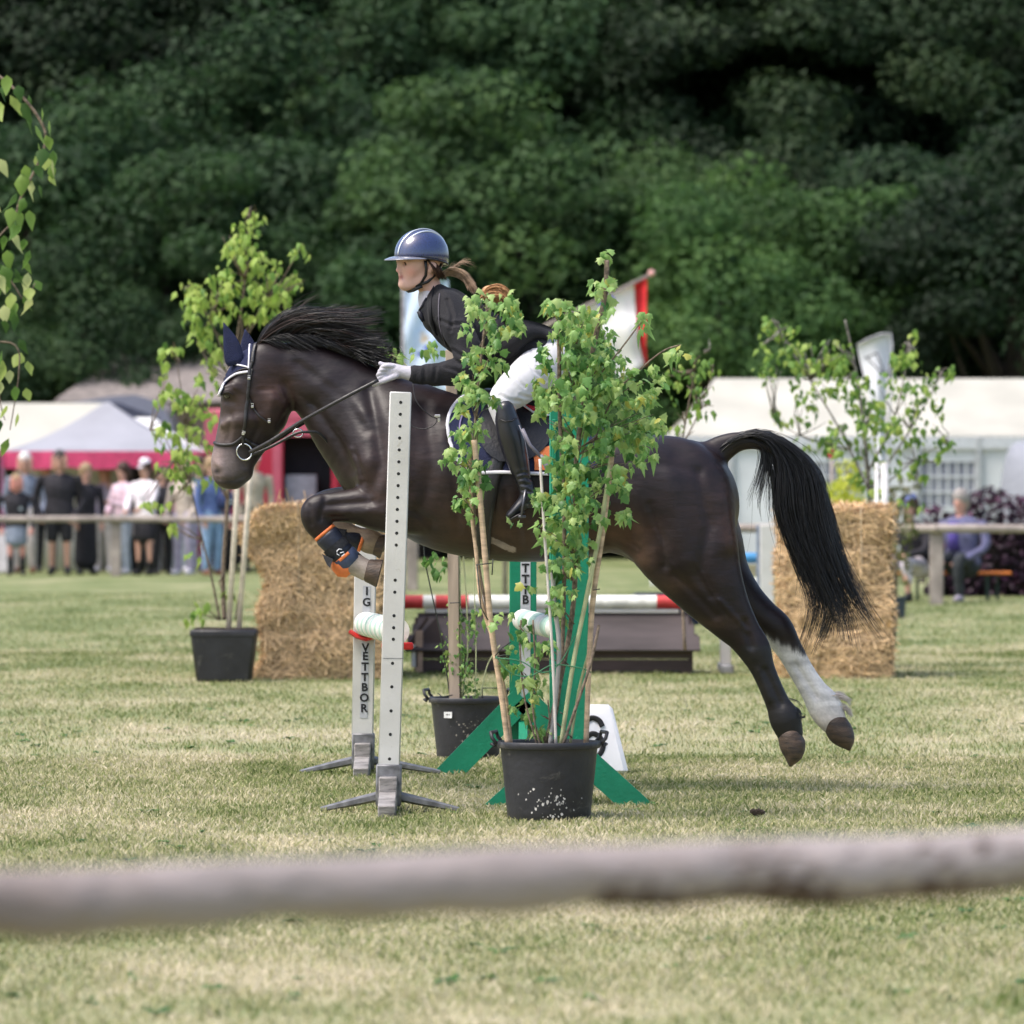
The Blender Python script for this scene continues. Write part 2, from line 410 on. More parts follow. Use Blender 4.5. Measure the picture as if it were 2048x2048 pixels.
# far hind leg
hs.part(rows([(1340, 1010, 120, .13, .12), (1385, 1085, 100, .125, .14), (1430, 1145, 68, .10, .155), (1478, 1194, 46, .075, .16), (1522, 1232, 36, .056, .16), (1552, 1258, 34, .05, .16), (1578, 1298, 27, .038, .16), (1604, 1344, 25, .034, .16), (1628, 1382, 27, .036, .16), (1650, 1414, 34, .045, .16), (1664, 1440, 28, .042, .16)]), k=.05)
hs.part(rows([(1300, 1110, 20, .05, -.1), (1340, 1150, 18, .05, -.12), (1400, 1215, 16, .045, -.14), (1455, 1262, 12, .035, -.15)]), k=.05)
# dock of the tail
hs.part(rows([(1405, 925, 34, .06), (1440, 900, 28, .04), (1475, 884, 20, .032), (1512, 884, 15, .026), (1545, 900, 11, .02)]), k=.03)
# eye sockets
for sg in (-1, 1):
    hs.part(rows([(453, 800, 8, .018, .092 * sg)]), k=.015, mode='sub')
    hs.part(rows([(428, 936, 8, .020, .05 * sg), (437, 946, 7, .016, .055 * sg)]), k=.012, mode='sub')
HV, HQ = hs.mesh()
# muscle relief: grooves (-) and swellings (+) along strokes in the side view, same on both sides
hn = normals(HV, HQ)
def topx(V):
    return np.c_[1024 + V[:, 0] / V[:, 1] * F, HZ - (V[:, 2] - CH) / V[:, 1] * F]
hp = topx(HV)
def seg_d(p, a, b):
    a = np.array(a, float); b = np.array(b, float); ab = b - a
    t = np.clip(((p - a) @ ab) / (ab @ ab), 0, 1); return np.linalg.norm(p - (a + t[:, None] * ab), axis=1)
strokes = [(-.016, 13, [(738, 780), (752, 850), (762, 925), (742, 985)]), (-.012, 15, [(850, 820), (866, 920), (850, 1000), (826, 1050)]),
           (.018, 24, [(798, 850), (806, 950)]), (-.012, 10, [(800, 1005), (862, 1046)]), (-.009, 11, [(596, 728), (690, 796), (732, 860)]),
           (-.014, 11, [(622, 806), (668, 868), (704, 940)]), (.010, 18, [(650, 764), (722, 826)]), (.014, 22, [(736, 925), (752, 975)]), (.006, 7, [(700, 900), (722, 960)]), (-.006, 6, [(712, 905), (730, 962)]),
           (-.016, 17, [(1238, 955), (1262, 1040), (1270, 1100)]), (-.012, 13, [(1398, 950), (1420, 1050), (1398, 1150), (1420, 1190)]), (-.008, 9, [(1300, 1010), (1325, 1080), (1330, 1130)]),
           (.014, 26, [(1342, 950), (1354, 1060), (1362, 1120)]), (.012, 17, [(1446, 1000), (1456, 1090)]), (-.010, 9, [(1352, 1150), (1432, 1232)]), (.008, 14, [(1290, 900), (1330, 915)]), (-.006, 10, [(1310, 930), (1400, 940)]),
           (-.011, 8, [(1490, 1245), (1502, 1292)]), (-.009, 6, [(1530, 1340), (1562, 1408)]), (.006, 6, [(1516, 1340), (1538, 1400)]), (-.009, 6, [(1592, 1330), (1632, 1394)]), (.006, 5, [(1440, 1200), (1495, 1262)]),
           (-.010, 8, [(745, 1003), (655, 1010)]), (.009, 11, [(765, 1026), (690, 1028)]), (-.007, 5, [(650, 996), (640, 1040)]), (-.006, 5, [(700, 1030), (660, 1036)]), (-.005, 4, [(618, 1012), (622, 1050)]),
           (-.008, 8, [(570, 768), (586, 815), (560, 854)]), (-.008, 6, [(500, 800), (520, 850), (500, 890)]), (-.006, 5, [(462, 830), (455, 880)]), (.006, 9, [(545, 800), (540, 830)]), (-.005, 4, [(520, 780), (548, 778), (566, 800)]),
           (-.006, 3.5, [(436, 958), (468, 962), (494, 950)]), (.006, 8, [(440, 930), (450, 960)]), (-.006, 4, [(444, 778), (460, 774), (474, 786)]), (-.004, 4, [(450, 802), (466, 804)]), (-.004, 4, [(478, 915), (490, 935)]),
           (-.006, 9, [(900, 870), (918, 1060)])] + [(-.0032, 6, [(x_, 985), (x_ + 14, 1085)]) for x_ in range(930, 1220, 27)] + \
          [(.0030, 2.6, p_) for p_ in ([(812, 960), (800, 990), (770, 1010), (730, 1022)], [(880, 1010), (930, 1050), (1000, 1080)], [(1390, 1120), (1420, 1180), (1460, 1230)], [(1310, 1060), (1330, 1110), (1370, 1160)], [(470, 850), (462, 890), (470, 920)], [(486, 850), (500, 870)], [(660, 850), (690, 890), (716, 905)], [(1330, 1090), (1342, 1130)])] + \
          [(-.0030, 3.0, p_) for p_ in ([(800, 1035), (830, 1046), (850, 1062)], [(806, 1048), (836, 1060)], [(716, 975), (735, 990), (742, 1002)], [(600, 790), (616, 800)], [(606, 800), (626, 812)], [(1250, 1086), (1275, 1100)], [(1246, 1098), (1270, 1112)], [(1432, 930), (1452, 950)])]
dis = np.zeros(len(HV))
lat_w = np.clip(np.abs(hn[:, 1]) * 1.4, 0, 1)
for amp, wd_, pts in strokes:
    dd = np.min([seg_d(hp, a, b) for a, b in zip(pts[:-1], pts[1:])], axis=0)
    dis += amp * np.exp(-(dd / wd_) ** 2)
# fine low-frequency lumps so no surface is perfectly smooth
ph = nr.random(6) * 6
dis += .0030 * (np.sin(HV[:, 0] * 21 + ph[0] + 2 * np.sin(HV[:, 2] * 9)) * np.sin(HV[:, 2] * 17 + ph[1] + np.sin(HV[:, 0] * 13)))
HV = HV + hn * (dis * lat_w)[:, None]
hp = topx(HV)
# coat colours by region (real markings)
coat = np.tile(np.array([.0155, .0080, .0090]), (len(HV), 1))
def blob(px, py, rx, ry, c, s=1.0, far=None):
    global coat
    wgt = s * np.exp(-(((hp[:, 0] - px) / rx) ** 2 + ((hp[:, 1] - py) / ry) ** 2))
    if far is not None: wgt = wgt * ((HV[:, 1] > D0) == far)
    coat = coat * (1 - wgt[:, None]) + np.array(c) * wgt[:, None]
BR = (.105, .048, .026)
for a in [(1240, 1070, 50, 40, BR, .9), (1275, 1120, 30, 26, (.12, .065, .04), .9), (1130, 1080, 130, 45, (.075, .040, .024), .85), (960, 1050, 110, 60, (.075, .038, .023), .85), (770, 990, 50, 40, (.05, .025, .018), .7), (1400, 1010, 50, 60, (.04, .021, .017), .6), (700, 800, 70, 60, (.014, .010, .012), .5), (1330, 960, 80, 60, (.022, .015, .017), .6),
          (1470, 1050, 22, 60, (.09, .042, .025), .9), (1460, 980, 25, 30, (.06, .035, .025), .6), (1330, 1170, 60, 22, (.06, .035, .022), .8), (1420, 1245, 60, 14, (.06, .036, .024), .7), (830, 900, 60, 60, (.042, .024, .02), .7),
          (770, 920, 60, 60, (.045, .024, .02), .7), (545, 790, 40, 50, (.075, .036, .026), .85), (600, 830, 30, 30, (.03, .02, .018), .5),
          (470, 810, 26, 40, (.075, .045, .035), .8), (448, 862, 22, 34, (.17, .12, .10), .85), (455, 930, 34, 30, (.20, .16, .155), .9), (430, 925, 14, 30, (.42, .31, .29), .85), (480, 955, 22, 14, (.09, .075, .07), .7),
          (453, 792, 10, 8, (.012, .009, .009), .9), (434, 942, 9, 8, (.008, .006, .006), 1.0), (468, 964, 30, 3, (.01, .01, .01), .8)]:
    blob(*a)
def paint(mask, c, jitter=.0):
    coat[mask] = c
# white sock on the far hind leg with a slanting top edge
far = HV[:, 1] > D0 + .04
edge = 1270 + (hp[:, 0] - 1520) * .45 + 3 * np.sin(hp[:, 0] * .31) + 2 * np.sin(hp[:, 0] * 1.1 + HV[:, 1] * 90)
wm = 1 / (1 + np.exp(-(hp[:, 1] - edge) / 2.5)) * (far & (hp[:, 0] > 1500))
coat = coat * (1 - wm[:, None]) + np.array([.80, .77, .76]) * wm[:, None]
pk = wm * (1 / (1 + np.exp(-(hp[:, 1] - 1425) / 8)))
coat = coat * (1 - pk[:, None] * .5) + np.array([.60, .48, .43]) * pk[:, None] * .5
nb = (~far) & (hp[:, 0] > 1480) & (hp[:, 1] > 1290); coat[nb] = (.014, .012, .012)
# pale lower forelegs
pz = (hp[:, 0] > 640) & (hp[:, 0] < 775)
m_ = pz & (HV[:, 1] > D0 + .03) & (hp[:, 1] > 1030) & ((hp[:, 1] - 1036) > (hp[:, 0] - 640) * .06)
coat[m_] = (.36, .27, .20)
m_ = pz & (HV[:, 1] < D0 - .03) & (hp[:, 0] > 676) & (hp[:, 1] > 1110); coat[m_] = (.40, .33, .28)
# small pale scar on the belly behind the girth
dd = seg_d(hp, (978, 1078), (1026, 1100)); m_ = (dd < 6) & (HV[:, 1] < D0); coat[m_] = (.34, .27, .25)
spk = nr.random(len(HV)); coat *= (.9 + .2 * spk)[:, None]

coatm = pm('horse_coat', (1, 1, 1), rough=.46, var=.22, scale=14, bump=.38, bscale=26, spec=.38, attr='coat', sheen=.0, bdist=.006, detail=9, stretch=(.55, 1, 1.6))
HB = Vector((0.1, D0, 0))
horse = thing('horse', 'dark bay horse in mid jump with navy ear bonnet and one white hind sock', 'horse', HB)
body = mesh_obj('body', HV, HQ, coatm, horse, True, attr={'coat': coat})
bvh = BVHTree.FromPolygons([tuple(v) for v in HV], [tuple(int(i) for i in q) for q in HQ])
camp = Vector((0, 0, CH))
def hug(px, py, off=.004, tree=bvh, mind=D0 - .45):
    """point on the near side of the horse seen at a photo pixel, lifted by off"""
    d = (P(px, py, 10) - camp).normalized()
    h, nn, i, t = tree.ray_cast(camp, d)
    if h is None: return None, None
    if nn.dot(d) > 0: nn = -nn
    return h + nn * off, nn
def mir(v): return Vector((v.x, 2 * D0 - v.y, v.z))
def strap(name, pix, width, mat, parent, thick=.0035, off=.004, both=False, close=False, sub=8, m=0):
    pts = cr([(a, b, 0) for a, b in pix], sub)[:, :2] if len(pix) > 2 else np.array([np.array(pix[0]) + (np.array(pix[1]) - np.array(pix[0])) * t for t in np.linspace(0, 1, 12)])
    W = []; N = []
    for a, b in pts:
        h, nn = hug(a, b, off)
        if h is None or (W and (h - W[-1]).length > .12): continue
        W.append(h); N.append(nn)
    def run(W, N):
        if len(W) < 2: return None
        lat = []; mb = MB()
        for i in range(len(W)):
            t = (W[min(i + 1, len(W) - 1)] - W[max(i - 1, 0)]).normalized(); lat.append(N[i].cross(t))
        mb.tube(W, thick, n=8, lat=lat, flat=width / 2 / thick); return mb.build(name, mat, parent, smooth=True)
    if close:       # continue over the edge on to the far side
        W2 = W + [mir(v) for v in W[::-1]]; N2 = N + [Vector((q.x, -q.y, q.z)) for q in N[::-1]]
        return run(W2, N2)
    r_ = run(W, N)
    if both: run([mir(v) for v in W], [Vector((q.x, -q.y, q.z)) for q in N])
    return r_

leather = pm('black_leather', (.018, .016, .016), rough=.38, bump=.2, bscale=120, spec=.5)
leather2 = pm('saddle_leather', (.016, .016, .019), rough=.42, bump=.2, bscale=90)
steel = pm('polished_steel', (.75, .75, .76), rough=.18, metal=1, bump=0, var=.03)
navy = pm('navy_cloth', (.010, .015, .055), rough=.8, bump=.5, bscale=220)
white_trim = pm('white_piping', (.75, .73, .78), rough=.6, bump=.2)
hairm = pm('black_horsehair', (.010, .009, .010), rough=.36, bump=0, var=.3, scale=40, spec=.6)
hoofm = pm('hoof_horn', (.10, .065, .045), rough=.5, bump=.4, bscale=70, stretch=(1, 1, 4), col2=(.035, .026, .022))
eyem = pm('dark_eye', (.006, .004, .004), rough=.06, bump=0, coat=1)
orange = pm('orange_lining', (.75, .20, .06), rough=.7, bump=.3)
bootm = pm('navy_boot_shell', (.014, .017, .030), rough=.4, bump=.25, bscale=40)
strapm = pm('boot_strap', (.012, .013, .017), rough=.7, bump=.4)

# hooves
def hoof(px0, py0, px1, py1, r0, r1, yo, col=hoofm):
    a, b = H(px0, py0, yo), H(px1, py1, yo); t = (b - a).normalized()
    mb = MB(); n = 18; l = Vector((0, 1, 0)); u = t.cross(l).normalized(); V = []
    for f_, r in ((0, r0 * .9), (.12, r0 * 1.05), (.5, (r0 + r1) / 2), (.95, r1), (1, r1 * .94), (1.0, r1 * .6), (.93, r1 * .35)):
        c = a + (b - a) * f_
        for k in range(n):
            an = 2 * math.pi * k / n
            sl_ = 1 + .0 * math.sin(an)
            V.append(c + l * math.cos(an) * r * M1 * .95 + u * math.sin(an) * r * M1 * sl_)
    Fq = [(i * n + k, i * n + (k + 1) % n, (i + 1) * n + (k + 1) % n, (i + 1) * n + k) for i in range(6) for k in range(n)] + [tuple(6 * n + k for k in range(n)), tuple(range(n))[::-1]]
    mb.add(V, Fq); return mb.build('hoof', col, horse, smooth='auto')
hoof(732, 1140, 760, 1147, 22, 29, -.18)
hoof(750, 1088, 768, 1094, 21, 26, .18)
# pointed toes: a wedge that closes each hind hoof downwards
for (a, b, yo) in (((1592, 1506), (1580, 1530), -.16), ((1688, 1478), (1697, 1497), .16)):
    s5 = SDF(tuple(H(a[0] - 45, a[1] + 60, yo - .09)), tuple(H(a[0] + 45, a[1] - 60, yo + .09)), .005)
    hx_ = 1 if yo < 0 else 1
    if yo < 0: s5.part(rows([(1580, 1474, 24, .052, yo), (1584, 1490, 25, .056, yo), (1587, 1505, 20, .052, yo), (1583, 1522, 9, .036, yo), (1581, 1530, 4, .022, yo)]), k=.01); s5.part(rows([(1600, 1486, 9, .04, yo), (1602, 1496, 5, .034, yo)]), k=.02)
    else: s5.part(rows([(1672, 1450, 25, .052, yo), (1680, 1464, 26, .056, yo), (1690, 1478, 19, .05, yo), (1696, 1492, 8, .034, yo), (1698, 1498, 4, .022, yo)]), k=.01)
    V5, Q5 = s5.mesh(); mesh_obj('hoof', V5, Q5, hoofm, horse, True)
# fetlock hair
def strands(name, guides, n, wid, mat, parent, jit=.012, clump=40, spread=.02, yj=.02, lenj=(.75, 1.0), seg=14, endw=.25):
    G = np.array([[list(P(a, b, D0 + c)) for a, b, c in g] for g in guides])
    G = np.array([cr(g, 5) for g in G]); ng = len(G)
    cl = nr.random(clump) * (ng - 1); cj = nr.normal(0, jit, (clump, 3)); clen = nr.uniform(*lenj, clump)
    V = []; Fq = []; b0 = 0
    for i in range(n):
        c = nr.integers(clump); uu = float(np.clip(cl[c] + nr.normal(0, spread * ng), 0, ng - 1.001))
        i0 = int(uu); f_ = uu - i0; g = G[i0] * (1 - f_) + G[i0 + 1] * f_
        L = clen[c] * nr.uniform(.9, 1.0); m_ = len(g)
        tt = np.linspace(0, L, seg) * (m_ - 1); k0 = np.minimum(tt.astype(int), m_ - 2); fr = (tt - k0)[:, None]
        p = g[k0] * (1 - fr) + g[k0 + 1] * fr
        s_ = np.linspace(0, 1, seg)[:, None]
        ph_ = nr.random(3) * 6
        off = cj[c] * s_ ** 1.3 + nr.normal(0, jit * .35, 3) * s_ + np.c_[np.sin(s_ * 5 + ph_[0]), np.sin(s_ * 4 + ph_[1]), np.sin(s_ * 5 + ph_[2])] * jit * .3 * s_
        off[:, 1] += nr.normal(0, yj) * (.4 + .6 * s_[:, 0])
        p = p + off
        t = np.gradient(p, axis=0); t /= np.maximum(np.linalg.norm(t, axis=1, keepdims=True), 1e-9)
        a_ = np.cross(t, nr.normal(0, 1, 3)); a_ /= np.maximum(np.linalg.norm(a_, axis=1, keepdims=True), 1e-9)
        b_ = np.cross(t, a_); wv = wid * nr.uniform(.6, 1.3) * (1 - (1 - endw) * s_ ** 2)
        ring = np.stack([p + a_ * wv, p - a_ * wv * .5 + b_ * wv * .87, p - a_ * wv * .5 - b_ * wv * .87], 1)
        V.append(ring.reshape(-1, 3))
        for j in range(seg - 1):
            q = b0 + j * 3
            Fq += [(q, q + 1, q + 4, q + 3), (q + 1, q + 2, q + 5, q + 4), (q + 2, q, q + 3, q + 5)]
        b0 += seg * 3
    return mesh_obj(name, np.concatenate(V), Fq, mat, parent, True)
strands('fetlock_hair', [[(1578, 1395, -.16), (1596, 1402, -.16), (1604, 1420, -.16)], [(1586, 1420, -.16), (1600, 1432, -.16), (1602, 1450, -.16)], [(1590, 1420, -.16), (1606, 1436, -.16), (1612, 1420, -.16)]], 90, .0012, hairm, horse, jit=.006, clump=14, seg=6)
wh = pm('white_horsehair', (.62, .56, .52), rough=.5, bump=0)
strands('fetlock_hair', [[(1656, 1384, .16), (1680, 1385, .16), (1698, 1396, .16)], [(1670, 1405, .16), (1694, 1408, .16), (1706, 1424, .16)], [(1676, 1420, .16), (1696, 1428, .16), (1702, 1446, .16)]], 160, .0014, wh, horse, jit=.008, clump=16, seg=6)
# tail
TG = [[(1448, 920, 0), (1470, 893, 0), (1505, 884, 0), (1524, 905, 0), (1518, 950, 0), (1502, 990, 0), (1488, 1010, 0)],
      [(1445, 912, 0), (1475, 886, 0), (1515, 880, 0), (1538, 915, 0), (1528, 980, 0), (1522, 1020, 0), (1536, 1062, 0)],
      [(1443, 906, 0), (1478, 878, 0), (1525, 878, 0), (1556, 930, 0), (1556, 1020, 0), (1590, 1110, 0), (1622, 1180, 0), (1604, 1265, 0)],
      [(1442, 902, 0), (1482, 873, 0), (1535, 876, 0), (1580, 940, 0), (1592, 1040, 0), (1630, 1140, 0), (1662, 1210, 0), (1640, 1275, 0)],
      [(1440, 898, 0), (1486, 870, 0), (1545, 874, 0), (1604, 940, 0), (1622, 1050, 0), (1660, 1140, 0), (1690, 1200, 0), (1700, 1262, 0)],
      [(1438, 896, 0), (1490, 866, 0), (1552, 876, 0), (1620, 935, 0), (1640, 1030, 0), (1672, 1130, 0), (1698, 1200, 0), (1740, 1255, 0)],
      [(1438, 894, 0), (1492, 863, 0), (1560, 878, 0), (1628, 935, 0), (1652, 1010, 0), (1682, 1120, 0), (1712, 1195, 0), (1776, 1240, 0)]]
TG = [[tuple(q) for q in cr(g, 4)] for g in TG]
mxl = 28
def resamp(g, m=16):
    g = np.array(g); L = np.r_[0, np.cumsum(np.linalg.norm(np.diff(g[:, :2], axis=0), axis=1))]
    t = np.linspace(0, L[-1], m); return [tuple(np.interp(t, L, g[:, c]) for c in range(3)) for t in t]
TG = [resamp(g) for g in TG]
tail = strands('tail', TG[2:], 1500, .0019, hairm, horse, jit=.018, clump=150, spread=.02, yj=.04, lenj=(.62, .9), seg=18)
strands('tail_lock', TG[2:], 900, .0019, hairm, horse, jit=.042, clump=30, spread=.006, yj=.012, lenj=(.85, 1.08), seg=20)
strands('tail_flyaway', TG[1:], 130, .0012, hairm, horse, jit=.06, clump=90, spread=.02, yj=.03, lenj=(.6, 1.08), seg=16)
strands('tail_wisp', TG[:3], 160, .0017, hairm, horse, jit=.010, clump=18, spread=.05, yj=.02, lenj=(.7, 1.0), seg=14)
# plaited top of the dock: a row of knotted loops
for (a, b, r) in ((1440, 893, 10), (1462, 880, 10), (1486, 873, 10), (1508, 870, 10), (1532, 872, 9)):
    mb = MB(); c = H(a, b)
    ring = [c + Vector((math.cos(t) * r * M1, 0, math.sin(t) * r * M1 * .75)) for t in np.linspace(-.3, math.pi + .3, 9)]
    mb.tube(ring, .0075, n=7); mb.tube([p + Vector((.008, -.018, -.004)) for p in ring], .006, n=7); mb.tube([p + Vector((.008, .018, -.004)) for p in ring], .006, n=7)
    mb.build('plait', hairm, horse, smooth=True)
# mane, blown back over the crest
MG = []
for i, (a, b) in enumerate([(512, 692), (528, 682), (550, 678), (580, 677), (612, 679), (645, 688), (676, 699), (706, 712), (736, 724), (760, 735)]):
    e = [(672, 632), (728, 622), (760, 636), (772, 655), (770, 668), (772, 680), (775, 695), (790, 712), (798, 728), (800, 745)][i]
    lift = [38, 42, 38, 30, 24, 18, 12, 8, 5, 3][i]
    MG.append([(a, b, -.01), (a + (e[0] - a) * .18, b - lift * .8, -.02), (a + (e[0] - a) * .45, (b + e[1]) / 2 - lift * .62, -.03), (a + (e[0] - a) * .75, e[1] + (b - e[1]) * .22 - lift * .15, -.02), (e[0], e[1], -.02)])
strands('mane', MG, 1400, .0020, hairm, horse, jit=.030, clump=60, spread=.02, yj=.025, lenj=(.55, 1.05), seg=14)
strands('mane_highlight', MG, 300, .0018, pm('brown_horsehair', (.045, .026, .022), rough=.4, bump=0), horse, jit=.034, clump=40, spread=.02, yj=.03, lenj=(.6, 1.1), seg=14)
strands('mane_root', [[(a, b + 2, -.03), (a + 18, b - 10, -.045), (a + 50, b + 4, -.06), (a + 85, b + 22, -.07)] for a, b in ((510, 690), (545, 680), (590, 679), (640, 690), (690, 708), (740, 728))], 500, .002, hairm, horse, jit=.008, clump=50, spread=.03, yj=.008, lenj=(.5, 1.0), seg=8)

# ears in the bonnet, eye, bridle
def ear(name, base, tip, wpx, yo, lean, mat):
    a, b = H(base[0], base[1], yo), H(tip[0], tip[1], yo + lean); mb = MB(); V = []; n = 12; N = 9
    t = (b - a).normalized(); l = Vector((0, 1, 0)); l = (l - t * l.dot(t)).normalized(); u = t.cross(l)
    prof = [.75, .98, 1.0, .95, .84, .68, .48, .26, .04]
    for i in range(N):
        c = a + (b - a) * (i / (N - 1)) + u * (math.sin(i / (N - 1) * math.pi) * -.008); r = wpx * M1 * prof[i]
        for k in range(n):
            an = 2 * math.pi * k / n; dep = .55
            if math.cos(an) < -.2: dep = .15                      # hollow inner side
            V.append(c + u * math.sin(an) * r + l * math.cos(an) * r * dep)
    mb.add(V, [(i * n + k, i * n + (k + 1) % n, (i + 1) * n + (k + 1) % n, (i + 1) * n + k) for i in range(N - 1) for k in range(n)] + [tuple(range(n))[::-1], tuple((N - 1) * n + k for k in range(n))])
    return mb.build(name, mat, horse, smooth=True)
ear('ear', (470, 730), (447, 645), 19, -.055, -.01, navy)
ear('ear', (494, 722), (490, 658), 18, .055, .01, navy)
# bonnet: patch lying over poll and forehead, with white cord edge
def patch(name, L, R, nr_, nc, off, th, mat, parent, both=True, wrap=False):
    """surface patch hugging the horse between left and right edge curves (photo px)"""
    L = cr([(a, b, 0) for a, b in L], 8)[:, :2]; R = cr([(a, b, 0) for a, b in R], 8)[:, :2]
    li = np.linspace(0, len(L) - 1, nr_); ri = np.linspace(0, len(R) - 1, nr_)
    g = {}; last = None
    for i in range(nr_):
        l_ = np.array([np.interp(li[i], range(len(L)), L[:, c]) for c in (0, 1)]); r_ = np.array([np.interp(ri[i], range(len(R)), R[:, c]) for c in (0, 1)])
        for j in range(nc):
            p = l_ + (r_ - l_) * j / (nc - 1); h, nn = hug(p[0], p[1], off)
            if h is not None and h.y < D0 + .02: g[i, j] = (h, nn)
    mb = MB()
    for sg in ((1, -1) if both else (1,)):
        fx = (lambda v: v) if sg > 0 else mir
        idx = {}; V = []
        for k, (h, nn) in g.items():
            idx[k] = len(V); V.append(fx(h)); V.append(fx(h - nn * th))
        Fq = []
        for (i, j) in g:
            q = [(i, j), (i, j + 1), (i + 1, j + 1), (i + 1, j)]
            if all(k in g for k in q):
                f_ = [idx[k] for k in q]; Fq.append(f_ if sg > 0 else f_[::-1]); 
                for e in range(4):
                    k1, k2 = q[e], q[(e + 1) % 4]
                    di = {0: (i - 1, j), 1: (i, j + 1), 2: (i + 1, j), 3: (i, j - 1)}[e]
                    nq = [di, (di[0], di[1] + 1), (di[0] + 1, di[1] + 1), (di[0] + 1, di[1])]
                    if not all(k in g for k in nq):
                        f_ = [idx[k2], idx[k1], idx[k1] + 1, idx[k2] + 1]; Fq.append(f_ if sg > 0 else f_[::-1])
        mb.add(V, Fq)
    return mb.build(name, mat, parent, smooth='auto')
bon = patch('ear_bonnet', [(506, 690), (480, 700), (455, 730), (446, 752), (438, 775), (432, 796)], [(504, 715), (500, 728), (496, 738), (480, 742), (458, 760), (441, 793)], 22, 14, .006, .004, navy, horse)
strap('white_cord', [(500, 736), (482, 732), (462, 731), (446, 742)], .008, white_trim, bon, off=.009, both=True, thick=.0035)
strap('white_cord', [(497, 744), (474, 749), (454, 764), (441, 784), (434, 798)], .011, white_trim, bon, off=.009, both=True, thick=.004)
strap('bonnet_seam', [(502, 690), (500, 712), (498, 738)], .008, white_trim, bon, off=.009, both=True)
br = strap('bridle', [(506, 722), (500, 740), (498, 770), (494, 806), (490, 850), (486, 872)], .016, leather, horse, off=.008, both=True)
strap('noseband', [(425, 883), (438, 889), (456, 890), (470, 886), (486, 873)], .015, leather, br, off=.006, close=False, both=True, thick=.005)
strap('noseband', [(490, 878), (510, 890), (530, 893)], .014, leather, br, off=.006, both=True, thick=.005)
strap('throatlatch', [(505, 738), (498, 780), (502, 806), (520, 832), (540, 846)], .008, leather, br, off=.006, both=True)
strap('crownpiece', [(512, 690), (508, 706), (505, 726)], .018, leather, br, off=.009, both=True)
strap('browband', [(502, 737), (480, 741), (458, 758), (440, 790)], .006, leather, br, off=.005, both=True)
def ringmesh(name, c, rpx, mat, parent, rw=.004, squash=1.0, rotz=0.0):
    h, nn = hug(c[0], c[1], .012)
    if h is None: h = H(c[0], c[1], -.08)
    for f_ in (mir, lambda v: v):
        ring = []; mb = MB()
        for k in range(15):
            a_ = 2 * math.pi * k / 14; x_, z_ = math.cos(a_) * rpx * M1, math.sin(a_) * rpx * M1 * squash
            ring.append(f_(h + Vector((x_ * math.cos(rotz) - z_ * math.sin(rotz), 0, x_ * math.sin(rotz) + z_ * math.cos(rotz)))))
        mb.tube(ring, rw, n=6, cap=False); r_ = mb.build(name, mat, parent, smooth=True)
    return r_
ringmesh('bit_ring', (488, 903), 15, steel, br, .0042, 1.1, .4)
for q in ((499, 757), (487, 866), (507, 812), (538, 841), (489, 863)):
    h, nn = hug(q[0], q[1], .012); mb = MB(); mb.box(h, (.014, .006, .012), bev=.002); mb.box(h + Vector((0, .001, .012)), (.012, .004, .004)); mb.build('buckle', steel, br)
# cheek strap to the bit and mouth
for f_ in (lambda v: v, mir):
    mb = MB(); a_ = hug(486, 872, .01)[0]; b_ = hug(486, 892, .012)[0]; mb.tube([f_(a_), f_(b_)], .003, n=6, lat=Vector((1, 0, 0)), flat=2.2); mb.build('cheek_strap', leather, br)
# eyes
for sg in (-1, 1):
    mb = MB(); c = H(454, 793, .0); h, nn = hug(454, 793, -.010)
    if h is None: h = H(454, 793, -.085)
    if sg > 0: h = mir(h)
    mb.lathe(h, [(.001, -.017), (.011, -.013), (.0165, -.004), (.0165, .004), (.011, .013), (.001, .017)], n=14, axis=Matrix.Rotation(0, 3, 'X')); mb.build('eye', eyem, horse, smooth=True)
    p = [(440, 795), (447, 786), (458, 784), (468, 790), (472, 797)]
strap('eyelid', [(443, 790), (449, 785), (458, 784), (466, 789)], .004, pm('dark_skin', (.02, .015, .015), rough=.5), horse, off=.003, thick=.003)
# protective boots on the forelegs
def legboot(path, r, yo, strap_at, lining):
    A = [H(a, b, yo) for a, b in path]; mb = MB()
    bt = thing_part = None
    m1 = MB(); m1.tube([A[0] + (A[1] - A[0]) * t for t in (0, .15, .5, .85, 1)], [r * M1 * q for q in (.95, 1.1, 1.0, 1.12, 1.02)], n=20, lat=Vector((0, 1, 0)), flat=.92)
    o = m1.build('tendon_boot', bootm, horse, smooth=True)
    m2 = MB(); d_ = (A[1] - A[0]).normalized()
    m2.tube([A[0] - d_ * .009, A[0] + d_ * .005], r * M1 * 1.02, n=20, lat=Vector((0, 1, 0)), flat=.92); m2.tube([A[1] - d_ * .004, A[1] + d_ * .010], r * M1 * 1.06, n=20, lat=Vector((0, 1, 0)), flat=.92)
    m2b = MB(); k2 = len(m2.v) // 2; f2_ = len(m2.f) // 2; m2b.v = m2.v[k2:]; m2b.f = [tuple(i - k2 for i in f) for f in m2.f[f2_:]]; m2b.m = [0] * len(m2b.f); m2.v = m2.v[:k2]; m2.f = m2.f[:f2_]; m2.m = [0] * len(m2.f)
    m2.build('boot_lining', orange, o, smooth=True); m2b.build('boot_lining', orange, o, smooth=True)
    for t in strap_at:
        m3 = MB(); c = A[0] + (A[1] - A[0]) * t; m3.tube([c - d_ * .019, c + d_ * .019], r * M1 * 1.14, n=20, lat=Vector((0, 1, 0)), flat=.95); m3.build('boot_strap', strapm, o, smooth='auto')
    return o, A, d_
o1, A1, d1 = legboot([(650, 1066), (688, 1112)], 24, -.18, (.62,), 1)
